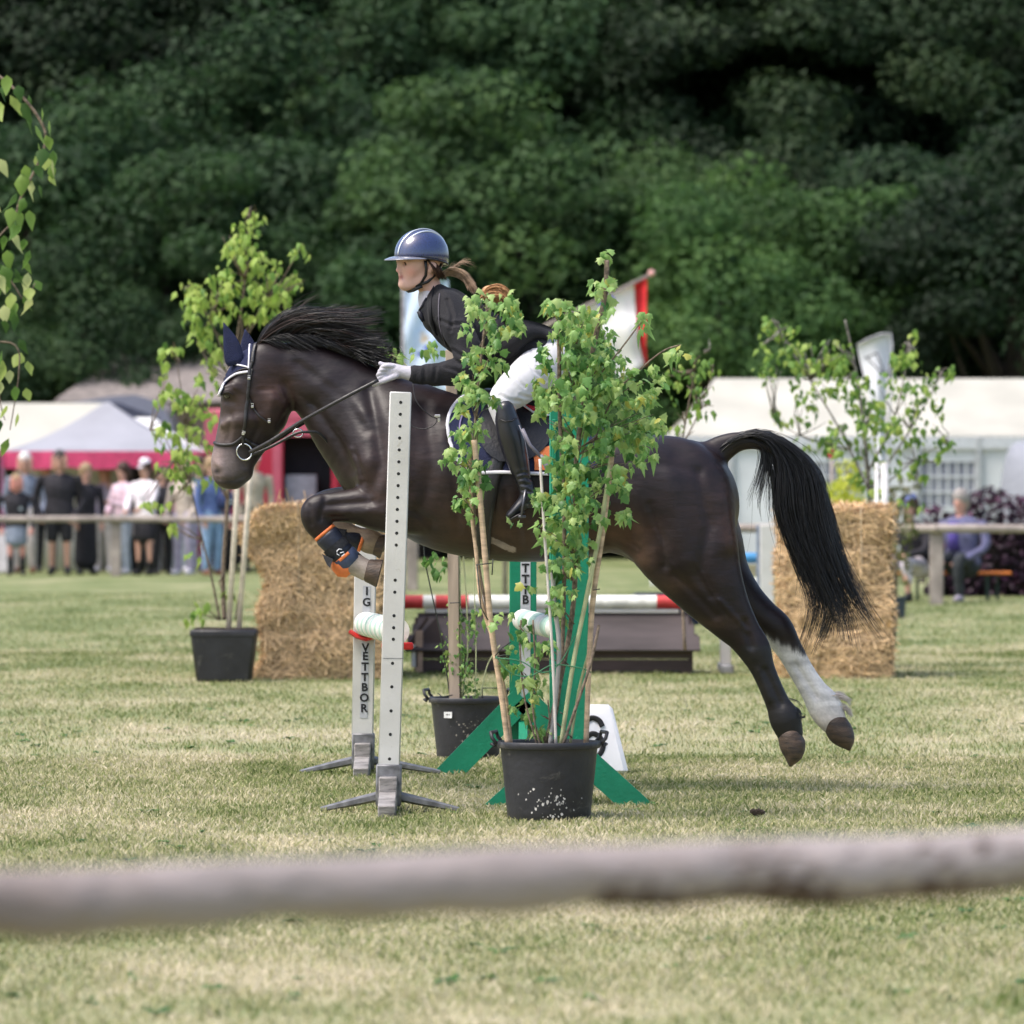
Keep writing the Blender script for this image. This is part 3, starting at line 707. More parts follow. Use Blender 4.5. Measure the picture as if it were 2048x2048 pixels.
ln_ = MB(); c = H(673, 1128, -.18); ln_.tube([H(678, 1102, -.182), H(688, 1112, -.183), H(700, 1126, -.183), H(708, 1138, -.18)], [20 * M1, 27 * M1, 26 * M1, 12 * M1], n=18, lat=Vector((0, 1, 0)), flat=.8)
o9 = ln_.build('fetlock_cup', pm('slate_cup', (.045, .06, .11), rough=.38, bump=.2, bscale=40), o1, smooth=True)
ln_ = MB(); ln_.tube([H(674, 1110, -.176), H(684, 1124, -.176), H(694, 1138, -.176), H(702, 1146, -.176)], [16 * M1, 25 * M1, 24 * M1, 13 * M1], n=18, lat=Vector((0, 1, 0)), flat=.78); ln_.build('boot_lining', orange, o1, smooth=True)
# white emblem on the strap: an open curl beside a short bar
em = pm('emblem_print', (.8, .8, .84), rough=.5, bump=0)
def emb(pts, w_):
    mb = MB(); Q_ = [H(a, b, -.18 - .067) for a, b in pts]; mb.tube(Q_, .0022, n=6, lat=Vector((0, 0, 1)), flat=w_); return mb
e1 = emb([(684, 1099), (678, 1098), (674, 1102), (674, 1108), (679, 1111)], 1.1); e1.tube([H(a, b, -.247) for a, b in ((680, 1106), (687, 1104), (689, 1108), (683, 1113))], .0022, n=6)
e1.build('strap_emblem', em, o1, smooth=True)
legboot([(664, 1064), (722, 1084)], 19, .18, (.3,), 1)
sf = MB(); sf.prism([H(644, 1108, -.20), H(666, 1118, -.235), H(660, 1136, -.235), H(654, 1130, -.22)], (0, .012, 0)); sf.build('boot_strap', strapm, o1)

# saddle pad, saddle, girth
pad = patch('saddle_pad', [(950, 782), (915, 805), (896, 835), (893, 870), (905, 905), (930, 945)], [(1185, 830), (1192, 860), (1196, 890), (1196, 915), (1190, 935), (1180, 948)], 24, 40, .014, .010, navy, horse)
strap('white_edge', [(950, 786), (917, 806), (899, 834), (896, 868), (907, 902), (930, 938), (960, 946), (1010, 945), (1060, 948), (1120, 949), (1180, 946)], .016, white_trim, pad, off=.017, both=True, thick=.005)
strap('inner_cord', [(962, 800), (935, 820), (921, 845), (920, 872), (930, 900), (944, 925)], .008, pm('purple_cord', (.25, .2, .36), rough=.6), pad, off=.017, both=True)
patch('orange_panel', [(1064, 905), (1068, 925), (1068, 942)], [(1120, 890), (1122, 915), (1118, 942)], 6, 8, .022, .006, orange, pad, both=False)
sdl = patch('saddle_flap', [(985, 800), (965, 830), (958, 870), (972, 905), (1000, 925)], [(1110, 830), (1110, 860), (1096, 890), (1070, 915), (1045, 925)], 14, 16, .028, .014, leather2, horse)
ss = SDF((-.5, D0 - .3, 1.45), (.55, D0 + .3, 1.95), .01)
ss.part(rows([(975, 792, 16, .10), (1000, 800, 20, .13), (1050, 812, 20, .16), (1100, 808, 20, .18), (1135, 796, 16, .17)]), k=.03)
ss.part(rows([(1128, 792, 15, .16), (1142, 784, 10, .14)]), k=.03)
V_, Q_ = ss.mesh(); seat = mesh_obj('saddle', V_, Q_, leather2, horse, True)
mb = MB(); mb.tube([H(1050, 812, -.175), H(1066, 818, -.18), H(1090, 822, -.185), H(1120, 820, -.18)], [.008, .012, .012, .01], n=8, flat=1.2); mb.build('red_piping', pm('red_trim', (.55, .03, .05), rough=.6), seat, smooth=True)
mb = MB(); mb.tube([H(1044, 808, -.18), H(1066, 824, -.19), H(1092, 830, -.195), H(1130, 830, -.18)], .005, n=8); mb.build('white_piping', white_trim, seat, smooth=True)
strap('girth', [(1000, 915), (985, 960), (975, 1010), (968, 1060), (965, 1110)], .07, leather, horse, off=.012, both=True, thick=.006)
# breastplate rings and reins
mb = MB()
hand = [(757, 758), (765, 762)]
bitp = H(498, 905, -.10); hd = H(758, 762, -.24)
def line(a, b, sag, n=14): return [a + (b - a) * t + Vector((0, 0, -sag * 4 * t * (1 - t))) for t in np.linspace(0, 1, n)]
rein = MB()
rp1 = [H(498, 905, -.10), H(541, 882, -.15), H(577, 859, -.17), H(614, 836, -.2), H(680, 800, -.25), H(757, 760, -.26)]
rein.tube([Vector(p) for p in cr([list(p) for p in rp1], 5)], .0028, n=6, lat=Vector((0, 0, 1)), flat=3.2)
rein.tube([mir(Vector(p)) for p in cr([list(p) for p in rp1], 5)], .0028, n=6, lat=Vector((0, 0, 1)), flat=3.2)
ro = rein.build('rein', leather, horse, smooth=True)
rein = MB(); rp2 = [H(504, 910, -.10), H(545, 892, -.12), H(590, 868, -.13), H(614, 864, -.13), H(640, 868, -.11), H(672, 905, -.06)]
rein.tube([Vector(p) for p in cr([list(p) for p in rp2], 5)], .003, n=6, lat=Vector((0, 0, 1)), flat=2.4); rein.build('martingale_strap', leather, horse, smooth=True)
mb = MB(); mb.tube([H(596, 866, -.125) + Vector((math.cos(a) * .022, 0, math.sin(a) * .018)) for a in np.linspace(0, 6.28, 13)], .003, n=6); mb.build('martingale_ring', steel, horse, smooth=True)
loop = MB(); lp = [H(826, 768, -.27), H(830, 795, -.29), H(842, 815, -.30), H(862, 832, -.30), H(874, 838, -.30), H(868, 850, -.30), H(848, 858, -.30), H(826, 853, -.29), H(815, 840, -.28)]
loop.tube([Vector(p) for p in cr([list(p) for p in lp], 6)], .0024, n=6, lat=Vector((0, 1, 0)), flat=1.8); loop.build('rein', leather, horse, smooth=True)
mb = MB(); mb.box(H(875, 832, -.305), (.026, .006, .012), bev=.002); mb.box(H(878, 840, -.305), (.012, .006, .016), bev=.002); mb.build('rein_buckle', steel, horse)

# ---------------------------------------------------------------- rider
skin = pm('skin', (.62, .36, .28), rough=.5, var=.05, bump=.08, bscale=200, attr=None)
skinc = pm('skin_face', (1, 1, 1), rough=.48, var=.03, bump=.06, bscale=200, attr='tone')
jacketm = pm('black_jacket_cloth', (.0085, .008, .0115), rough=.8, bump=.4, bscale=160, sheen=.04)
breechm = pm('white_breeches', (.56, .55, .56), rough=.75, var=.03, bump=.25, bscale=30, sheen=.2)
glovem = pm('white_glove', (.48, .46, .51), rough=.7, var=.05, bump=.3, bscale=90)
rbootm = pm('riding_boot_leather', (.012, .012, .016), rough=.3, bump=.12, bscale=30, spec=.6)
helmm = pm('navy_helmet_lacquer', (.018, .030, .11), rough=.16, var=.25, scale=260, bump=.05, bscale=300, coat=1, spec=.7)
hairb = pm('light_brown_hair', (.52, .36, .24), rough=.45, var=.25, scale=40, bump=0)
hairk = pm('dark_brown_hair', (.075, .035, .02), rough=.45, var=.25, scale=40, bump=0)
rider = thing('person', 'rider in black jacket, white breeches and navy helmet crouched over the jumping horse', 'person', H(1040, 800, 0))
C = H(839, 528, -.02); ya = math.radians(31)
fw = Vector((-math.cos(ya), -math.sin(ya), -.05)).normalized(); up = Vector((.06, 0, 1)).normalized()
sN = fw.cross(up).normalized()
if sN.y > 0: sN = -sN
up = (up - fw * up.dot(fw)).normalized()
def L3(a, b, c): return C + fw * a + sN * b + up * c
def l5(a, b, c, r, w_): p = L3(a, b, c); return [p.x, p.y, p.z, r, w_]
rb = SDF((-.70, D0 - .52, 1.05), (.32, D0 + .52, 2.52), .0058)
lat = tuple(sN)
rb.part([l5(-.02, 0, .035, .098, .078), l5(.01, 0, .035, .094, .076)], k=.02, lat=lat, sub=1)
rb.part([l5(.045, 0, -.005, .05, .060), l5(.055, 0, -.05, .040, .046), l5(.064, 0, -.078, .028, .030)], k=.03, lat=lat)
for sg in (-1, 1):
    rb.part([l5(-.008, .056 * sg, -.042, .018, .012), l5(.020, .047 * sg, -.068, .014, .012), l5(.050, .028 * sg, -.088, .014, .014), l5(.076, .010 * sg, -.094, .014, .014)], k=.025, lat=lat)   # jaw
    rb.part([l5(.060, .036 * sg, -.016, .016, .014)], k=.03, lat=lat)    # cheek
    rb.part([l5(.083, .032 * sg, .022, .009, .016)], k=.018, lat=lat)     # brow
    rb.part([l5(.094, .032 * sg, .002, .008, .011)], k=.010, lat=lat, mode='sub')  # eye socket
    rb.part([l5(-.012, .078 * sg, .008, .012, .006), l5(-.018, .084 * sg, -.010, .020, .006), l5(-.006, .076 * sg, -.030, .010, .006)], k=.008, lat=lat)   # ear
rb.part([l5(.088, 0, .018, .007, .008), l5(.100, 0, -.006, .008, .009), l5(.109, 0, -.023, .0095, .0115)], k=.014, lat=lat)      # nose
rb.part([l5(.098, 0, -.033, .008, .018)], k=.010, lat=lat)
rb.part([l5(.0985, 0, -.048, .0078, .019)], k=.010, lat=lat); rb.part([l5(.0965, 0, -.0595, .0076, .017)], k=.009, lat=lat)      # lips
rb.part([l5(.088, 0, -.075, .010, .020)], k=.018, lat=lat); rb.part([l5(.0885, 0, -.087, .0145, .018)], k=.018, lat=lat)
rb.part([l5(.103, 0, -.0540, .0022, .018)], k=.004, lat=lat, mode='sub')
# neck, torso, arms, legs
rb.part([l5(-.02, 0, -.03, .052, .052), list(H(866, 590, 0)) + [.052, .054], list(H(885, 615, 0)) + [.07, .09]], k=.04, lat=(0, 1, 0))
TOR = [(893, 628, 50, .155), (930, 655, 56, .15), (975, 682, 54, .135), (1020, 702, 50, .135), (1068, 722, 50, .15), (1095, 735, 44, .15)]
rb.part(rows([(a, b, r - 8, w_ - .015) for a, b, r, w_ in TOR]), k=.04)
for sg in (-1, 1):
    rb.part(rows([(896, 622, 22, .045, .13 * sg), (916, 668, 16, .034, .20 * sg), (930, 716, 12, .028, .235 * sg), (885, 744, 12, .026, .235 * sg), (838, 748, 12, .025, .225 * sg), (812, 746, 9, .016, .222 * sg), (792, 744, 9, .013, .222 * sg)]), k=.02)
    for j, (a, b) in enumerate(((786, 736), (784, 742), (783, 748), (784, 752))):
        rb.part(rows([(800, 740 + j * 3, 2.6, .006, .222 * sg), (a, b, 2.6, .006, .224 * sg), (a - 5, b + 2, 2.6, .006, .222 * sg)]), k=.006)
    rb.part(rows([(806, 738, 3, .006, .205 * sg), (794, 734, 2.6, .006, .204 * sg)]), k=.008)
    rb.part(rows([(1085, 735, 40, .085, .11 * sg), (1045, 765, 36, .075, .24 * sg), (1008, 800, 24, .055, .33 * sg), (1020, 860, 21, .045, .365 * sg), (1040, 940, 14, .032, .37 * sg), (1054, 985, 12, .03, .37 * sg), (1044, 1008, 10, .032, .37 * sg), (1022, 1030, 8, .03, .37 * sg)]), k=.03)
BV, BQ = rb.mesh()
rel = BV - np.array(C); la = rel @ np.array(fw); lb = rel @ np.array(sN); lc = rel @ np.array(up)
tone = np.tile(np.array([.70, .42, .34]), (len(BV), 1))
def tb(a, b, c, r, col, s=1, both=True):
    global tone
    for sg in ((1, -1) if both else (1,)):
        wgt = s * np.exp(-(((la - a) ** 2 + (lb - b * sg) ** 2 + (lc - c) ** 2) / r ** 2)); tone = tone * (1 - wgt[:, None]) + np.array(col) * wgt[:, None]
tb(.07, .048, -.03, .024, (.78, .33, .28), .6); tb(.115, 0, -.024, .012, (.68, .32, .26), .5)
tb(.10, 0, -.0535, .011, (.45, .13, .12), .95); tb(.101, .012, -.0535, .009, (.45, .14, .13), .85)
tb(.086, .032, .024, .011, (.20, .10, .06), .8); tb(.083, .045, .021, .009, (.22, .11, .07), .7)
tb(.105, .008, -.033, .004, (.25, .1, .08), .9); tb(.086, .032, .012, .012, (.34, .17, .13), .55); tb(.088, 0, -.085, .02, (.70, .48, .38), .5, False); tb(.082, .030, .004, .012, (.42, .20, .15), .6)  # includes a shadow under the brow painted into the skin
body_r = mesh_obj('body', BV, BQ, skinc, rider, True, attr={'tone': tone})
for sg in (1, -1):
    mb = MB(); c = L3(.080, .0315 * sg, .001)
    mb.lathe(c, [(.0005, -.0105), (.0075, -.0075), (.0105, 0), (.0075, .0075), (.0005, .0105)], n=12, axis=Matrix((sN, up, fw)).transposed())
    mb.build('eye', eyem, rider, smooth=True)
    mb = MB(); mb.tube([L3(.088, .019 * sg, .005), L3(.0935, .030 * sg, .0085), L3(.080, .046 * sg, .003)], [.0014, .0026, .0016], n=6); mb.tube([L3(.094, .016 * sg, .020), L3(.092, .030 * sg, .024), L3(.078, .048 * sg, .019)], [.0012, .0020, .0010], n=6, flat=1.4); mb.build('eyelash', hairk, rider, smooth=True)

def sdf_obj(name, parts, lo, hi, vox, mat, parent, wr=0, folds=None, **k):
    s_ = SDF(lo, hi, vox)
    for p, kk, *rest in parts: s_.part(p, k=kk, **(rest[0] if rest else {}))
    V, Q = s_.mesh()
    if wr:
        n_ = normals(V, Q); ph_ = nr.random(4) * 6
        q = np.sin(V[:, 0] * 47 + V[:, 2] * 31 + ph_[0] + 1.7 * np.sin(V[:, 2] * 19 + ph_[1])) * np.sin(V[:, 2] * 23 - V[:, 0] * 29 + ph_[2] + 1.3 * np.sin(V[:, 1] * 21))
        V = V + n_ * (wr * q)[:, None]
    if folds:
        n_ = normals(V, Q); q_ = topx(V); dd_ = np.zeros(len(V))
        for amp, w__, pts in folds:
            dm = np.min([seg_d(q_, a, b) for a, b in zip(pts[:-1], pts[1:])], axis=0); dd_ += amp * np.exp(-(dm / w__) ** 2) - amp * .6 * np.exp(-((dm - 2.0 * w__) / w__) ** 2)
        V = V + n_ * (dd_ * np.clip(np.abs(n_[:, 1]) * 1.5, 0, 1))[:, None]
    return mesh_obj(name, V, Q, mat, parent, True, **k)
jp = [(rows([(a, b, r + 1, w_ + .012) for a, b, r, w_ in TOR]), .05), (rows([(878, 584, 17, .062), (876, 602, 25, .080), (888, 620, 42, .12)]), .03)]
for sg in (-1, 1):
    jp.append((rows([(893, 612, 32, .06, .125 * sg), (912, 648, 33, .066, .18 * sg), (930, 690, 30, .06, .225 * sg), (938, 722, 29, .055, .24 * sg), (920, 742, 28, .05, .24 * sg), (880, 748, 24, .046, .235 * sg), (840, 750, 18.5, .036, .228 * sg), (829, 749, 17.5, .034, .226 * sg)]), .03))
    jp.append((rows([(1040, 690, 36, .10, .06 * sg), (1085, 700, 26, .10, .09 * sg)]), .04))
jac = sdf_obj('jacket', jp, (-.62, D0 - .42, 1.55), (.3, D0 + .42, 2.30), .0075, jacketm, rider, wr=.0035, folds=[(-.006, 3.2, p_) for p_ in ([(905, 700), (925, 712), (950, 712)], [(900, 718), (922, 728), (948, 728)], [(893, 735), (915, 742), (935, 756)], [(880, 640), (900, 650), (925, 648)], [(872, 735), (868, 760)], [(850, 735), (848, 762)], [(895, 600), (905, 630), (902, 660)], [(950, 600), (965, 640), (960, 680)], [(985, 620), (990, 660), (1010, 700)], [(930, 600), (940, 630)], [(862, 655), (878, 680), (890, 700)], [(1010, 640), (1030, 680)])])
# lapels, piping and cuff
jb = BVHTree.FromPolygons([tuple(v.co + org(jac)) for v in jac.data.vertices], [tuple(p.vertices) for p in jac.data.polygons])
def jline(name, pix, r, mat, flat=2.0, off=.003):
    W = []; Nn = []
    for a, b, _ in cr([(a, b, 0) for a, b in pix], 6):
        h, nn = hug(a, b, off, tree=jb)
        if h is not None: W.append(h); Nn.append(nn)
    if len(W) < 2: return
    lat_ = [Nn[i].cross((W[min(i + 1, len(W) - 1)] - W[max(i - 1, 0)]).normalized()) for i in range(len(W))]
    mb = MB(); mb.tube(W, r, n=6, lat=lat_, flat=flat); return mb.build(name, mat, jac, smooth=True)
jline('lapel', [(866, 572), (860, 600), (862, 640), (872, 668)], .004, jacketm, 4.5)
jline('shoulder_piping', [(880, 588), (878, 610), (880, 650), (892, 690)], .0028, pm('grey_piping', (.10, .09, .11), rough=.6), 1.2)
jline('collar_piping', [(868, 566), (888, 563), (915, 572), (940, 590)], .003, pm('pale_piping', (.45, .40, .47), rough=.6), 1.6)
mb = MB(); mb.tube([H(831, 749, -.226), H(825, 749, -.226)], [18.6 * M1, 18.0 * M1], n=20, lat=Vector((0, 1, 0)), flat=.9); mb.build('cuff', jacketm, rider, smooth='auto')
# coat tails, lifted by the wind
def sheet(name, grid, th, mat, parent):
    G = [[Vector(p) for p in r] for r in grid]; nr_, nc = len(G), len(G[0]); V = []
    for r in G: V += r
    off = Vector((0, th, 0)); n_ = len(V); V2 = V + [v + off for v in V]; Fq = []
    I = lambda i, j: i * nc + j
    for i in range(nr_ - 1):
        for j in range(nc - 1):
            Fq.append((I(i, j), I(i + 1, j), I(i + 1, j + 1), I(i, j + 1))); Fq.append((n_ + I(i, j), n_ + I(i, j + 1), n_ + I(i + 1, j + 1), n_ + I(i + 1, j)))
    for i in range(nr_ - 1):
        for j in (0, nc - 1): Fq.append((I(i, j), I(i + 1, j), n_ + I(i + 1, j), n_ + I(i, j)))
    for j in range(nc - 1):
        for i in (0, nr_ - 1): Fq.append((I(i, j), I(i, j + 1), n_ + I(i, j + 1), n_ + I(i, j)))
    return mesh_obj(name, V2, Fq, mat, parent, True)
g = []
for t in np.linspace(0, 1, 9):
    top = (1015 + 98 * t, 640 + 20 * t - 8 * math.sin(t * 3.1)); bot = (1000 + 90 * t, 720 - 38 * t + 5 * math.sin(t * 7))
    g.append([H(top[0] + (bot[0] - top[0]) * s_, top[1] + (bot[1] - top[1]) * s_, -.14 - .06 * math.sin(s_ * 3.1) - .03 * math.sin(t * 5)) for s_ in np.linspace(0, 1, 6)])
sheet('coat_tail', g, .006, jacketm, jac)
g2 = [[Vector((p.x + .01, 2 * D0 - p.y, p.z - .01)) for p in r] for r in g]; sheet('coat_tail', g2, .006, jacketm, jac)
g3 = [[Vector((p.x - .02, D0 + (p.y - D0) * (1 - 2 * q), g[i][0].z + .004)) for q in np.linspace(0, 1, 7)] for i, p in enumerate([r[0] for r in g])]
G3 = MB()
for i in range(len(g3) - 1):
    for j in range(6): G3.add([g3[i][j], g3[i + 1][j], g3[i + 1][j + 1], g3[i][j + 1]], [(0, 1, 2, 3)])
G3.build('coat_tail', jacketm, jac, smooth=True)
# breeches and boots
bp = [(rows([(1060, 718, 44, .15), (1098, 735, 47, .165)]), .04)]
for sg in (-1, 1):
    bp.append((rows([(1100, 722, 44, .10, .10 * sg), (1065, 748, 43, .09, .19 * sg), (1030, 778, 38, .08, .28 * sg), (1005, 802, 29, .062, .335 * sg), (1006, 826, 24, .052, .35 * sg), (1013, 850, 21, .046, .36 * sg)]), .03))
sdf_obj('breeches', bp, (-.15, D0 - .5, 1.5), (.36, D0 + .5, 2.0), .0075, breechm, rider, wr=.0008, folds=[(-.0045, 2.8, p_) for p_ in ([(1060, 700), (1075, 725), (1100, 740)], [(1050, 715), (1068, 742), (1092, 760)], [(1000, 790), (1020, 800), (1040, 802)], [(992, 806), (1010, 812)], [(1040, 790), (1062, 796)], [(1020, 745), (1050, 775)])])
for sg in (-1, 1):
    y_ = .372 * sg
    pp = [(rows([(1010, 818, 19, .052, y_), (1014, 842, 24, .056, y_), (1023, 878, 26.5, .058, y_), (1034, 920, 22, .05, y_), (1045, 955, 16, .038, y_), (1054, 980, 16, .036, y_), (1058, 996, 15, .036, y_)]), .02),
          (rows([(1058, 996, 15, .034, y_), (1046, 1006, 13.5, .036, y_), (1032, 1020, 11, .038, y_), (1020, 1031, 8.5, .034, y_)]), .02), (rows([(1066, 1000, 9, .03, y_), (1064, 1008, 8, .03, y_)]), .012)]
    bt = sdf_obj('riding_boot', pp, (-.2, D0 + y_ - .09, .95), (.26, D0 + y_ + .09, 1.82), .0055, rbootm, rider, wr=.0007, folds=[(-.0035, 2.2, p_) for p_ in ([(1035, 948), (1050, 944), (1062, 950)], [(1038, 958), (1052, 955), (1068, 962)], [(1042, 968), (1060, 970)], [(1044, 980), (1062, 984)])])
    if sg < 0:
        # knee-cap edge, sole, stirrup
        mb = MB(); mb.tube([H(998, 838, y_ - .050), H(1010, 843, y_ - .063), H(1024, 842, y_ - .060), H(1034, 836, y_ - .04)], .003, n=6); mb.build('boot_seam', leather, bt, smooth=True)
        mb = MB(); mb.tube([H(1038, 850, y_ - .052), H(1050, 880, y_ - .054), H(1056, 915, y_ - .046), H(1060, 955, y_ - .03)], .0025, n=6); mb.build('boot_seam', pm('boot_highlight_seam', (.16, .16, .2), rough=.3), bt, smooth=True)
    mb = MB(); d_ = (H(1070, 1012, y_) - H(1016, 1043, y_)); a_, b_ = H(1016, 1041, y_), H(1072, 1012, y_)
    mb.tube([a_, a_ + (b_ - a_) * .3, a_ + (b_ - a_) * .6], [.006, .0085, .007], n=8, lat=Vector((0, 1, 0)), flat=5); mb.build('sole', leather, bt, smooth=True)
    st = MB(); cc = H(1046, 1010, y_)
    arc = [H(1052, 985, y_) + Vector((0, .062 * math.sin(t), -.05 + .05 * math.cos(t))) if False else cc + Vector((.012 * math.cos(t), .068 * math.sin(t), .075 * math.cos(t) - .0)) for t in np.linspace(-2.2, 2.2, 15)]
    st.tube(arc, .0055, n=8); st.box(cc + Vector((-.004, 0, -.050)), (.034, .115, .012), bev=.003)
    tag(st.build('stirrup', pm('dark_stirrup_steel', (.10, .10, .11), rough=.35, metal=.7, bump=0), None, smooth='auto'), 'metal stirrup iron under the ' + ('near boot of the rider, camera side' if sg < 0 else 'far boot of the rider, behind the horse'), 'stirrup', 'stirrups of the saddle')
    sl2 = MB(); sl2.tube([H(1034, 846, .30 * sg), H(1030, 900, .325 * sg), H(1038, 960, .335 * sg), H(1043, 975, y_)], .003, n=6, lat=Vector((1, 0, 0)), flat=3.5); sl2.build('stirrup_leather', leather, horse, smooth=True)
cp = MB(); cp.tube([H(1044, 858, -.42), H(1060, 890, -.425), H(1082, 914, -.43)], [.010, .008, .0085], n=8, lat=Vector((1, 0, .8)), flat=1); cp.tube([H(1081, 910, -.43), H(1098, 936, -.43), H(1104, 948, -.43)], [.008, .02, .018], n=8, lat=Vector((1, 0, .5)), flat=1)
tag(cp.build('riding_crop', pm('grey_crop', (.16, .15, .18), rough=.5), None, smooth=True), 'grey riding crop lying back behind the calf of the rider', 'crop')
# gloves with fingers closed on the rein
for sg in (-1, 1):
    gp = [(rows([(822, 747, 15, .030, .224 * sg), (806, 744, 13, .028, .222 * sg), (792, 743, 14.5, .026, .222 * sg), (778, 743, 13.5, .024, .222 * sg)]), .012)]
    for j, (kx, ky) in enumerate(((771, 732), (767, 739), (764, 746), (766, 753))):
        yy = (.236 - .007 * j) * sg
        gp.append((rows([(kx + 16, ky + 1, 4.6, .010, yy), (kx, ky, 4.3, .0100, (.248 - .003 * j) * sg), (kx - 8, ky + 4, 4.1, .0095, .238 * sg), (kx - 4, ky + 11, 3.9, .009, .220 * sg)]), .0025))
    gp.append((rows([(800, 736, 6.5, .012, .202 * sg), (782, 731, 5.4, .011, .198 * sg), (768, 730, 5, .010, .20 * sg), (761, 727, 4.4, .009, .20 * sg)]), .006))
    gp.append((rows([(792, 752, 6, .012, .24 * sg), (774, 759, 5.6, .011, .245 * sg), (758, 765, 5.2, .010, .24 * sg), (748, 769, 4.6, .009, .236 * sg)]), .006))
    c0 = H(785, 748, .22 * sg)
    sdf_obj('glove', gp, (c0.x - .10, c0.y - .06, c0.z - .07), (c0.x + .11, c0.y + .06, c0.z + .07), .0028, glovem, rider)
# shirt collar and tie
sdf_obj('shirt', [(rows([(860, 588, 22, .054), (864, 602, 25, .062), (870, 614, 27, .075)]), .02), (rows([(848, 596, 10, .036), (851, 614, 10, .04), (857, 634, 10, .036)]), .02)], (-.45, D0 - .12, 1.95), (-.25, D0 + .12, 2.25), .005, pm('white_shirt', (.74, .70, .76), rough=.7, bump=.2), rider)
mb = MB(); y0 = -.075
for pts, wd2 in ((((853, 596), (845, 611), (838, 622)), .006), (((838, 622), (842, 633), (848, 642)), .013), (((850, 622), (858, 636), (862, 650)), .006)):
    mb.tube([H(a, b, y0) for a, b in pts], wd2 * .6, n=6, lat=Vector((1, 0, .3)), flat=1.6)
mb.build('tie', pm('black_tie', (.012, .012, .02), rough=.5), rider, smooth=True)
# helmet
def hpnt(phi, th, e=0.0, cz=.036):
    a, b_, c = .126 + e, .102 + e, .117 + e
    return L3(-.012 + a * math.cos(phi) * math.sin(th), b_ * math.sin(phi) * math.sin(th), cz + c * math.cos(th))
def rimth(phi): return math.radians(94 + 17 * (.5 - .5 * math.cos(phi)) ** 2.0 - 2 * math.cos(phi))
V = []; Fq = []; nph, nth = 48, 16
for j in range(nth + 1):
    for k in range(nph):
        phi = 2 * math.pi * k / nph; V.append(hpnt(phi, rimth(phi) * max(j, .02) / nth))
for j in range(1, 3):
    for k in range(nph):
        phi = 2 * math.pi * k / nph; V.append(hpnt(phi, rimth(phi) - .0 if j == 1 else rimth(phi) * .8, -.009 * j))
Fq = [(j * nph + k, (j + 1) * nph + k, (j + 1) * nph + (k + 1) % nph, j * nph + (k + 1) % nph) for j in range(nth + 2) for k in range(nph)]
helm = mesh_obj('helmet', V, Fq, helmm, rider, True)
mb = MB(); V = []; nb_ = 22
for j, (e, dz) in enumerate(((.0, .006), (.45, .002), (.85, -.006), (1.0, -.012), (.8, -.011), (.4, -.006), (0, -.004))):
    for k in range(nb_ + 1):
        phi = math.radians(-78 + 156 * k / nb_); out_ = .052 * e * max(0, math.cos(phi * 1.12)) ** .8
        p = hpnt(phi, rimth(phi)); dirv = (fw * math.cos(phi * .6) + sN * math.sin(phi * .6)); V.append(p + dirv * out_ + up * (dz * max(.2, math.cos(phi)) ))
mb.add(V, [(j * (nb_ + 1) + k, (j + 1) * (nb_ + 1) + k, (j + 1) * (nb_ + 1) + k + 1, j * (nb_ + 1) + k + 1) for j in range(6) for k in range(nb_)])
mb.build('brim', pm('brim_lacquer', (.16, .17, .22), rough=.25, coat=1), helm, smooth=True)
silver = pm('reflection_silver', (.78, .80, .82), rough=.2, metal=.6, bump=0)  # pale strips standing in for sky reflections on the glossy shell
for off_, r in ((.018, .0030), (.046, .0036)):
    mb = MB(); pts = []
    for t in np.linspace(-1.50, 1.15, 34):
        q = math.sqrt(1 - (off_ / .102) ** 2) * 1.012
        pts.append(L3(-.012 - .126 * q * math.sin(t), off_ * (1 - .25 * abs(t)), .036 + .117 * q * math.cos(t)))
    mb.tube(pts, r, n=6, lat=sN, flat=1.8); mb.build('reflection_line', silver, helm, smooth=True)
mb = MB(); mb.tube([hpnt(2 * math.pi * k / 40, rimth(2 * math.pi * k / 40), .001) for k in range(41)], .0045, n=6, cap=False); mb.build('rim', leather, helm, smooth=True)
hs_ = MB()
for sg in (1, -1):
    hs_.tube([L3(.018, .083 * sg, .015), L3(.014, .082 * sg, -.02), L3(.012, .072 * sg, -.05), L3(.028, .055 * sg, -.085), L3(.055, .025 * sg, -.104), L3(.062, 0, -.108)], .0022, n=6, lat=fw, flat=3.6)
    hs_.tube([L3(-.075, .062 * sg, .0), L3(-.05, .066 * sg, -.04), L3(.0, .066 * sg, -.078), L3(.028, .055 * sg, -.088)], .0022, n=6, lat=up, flat=3.2)
hs_.build('chin_strap', leather, helm, smooth=True)
cpad = MB(); cpad.tube([L3(.02, .050, -.094), L3(.05, .025, -.112), L3(.058, 0, -.116), L3(.05, -.025, -.112), L3(.02, -.05, -.094)], .009, n=8); cpad.build('chin_cup', leather, helm, smooth=True)
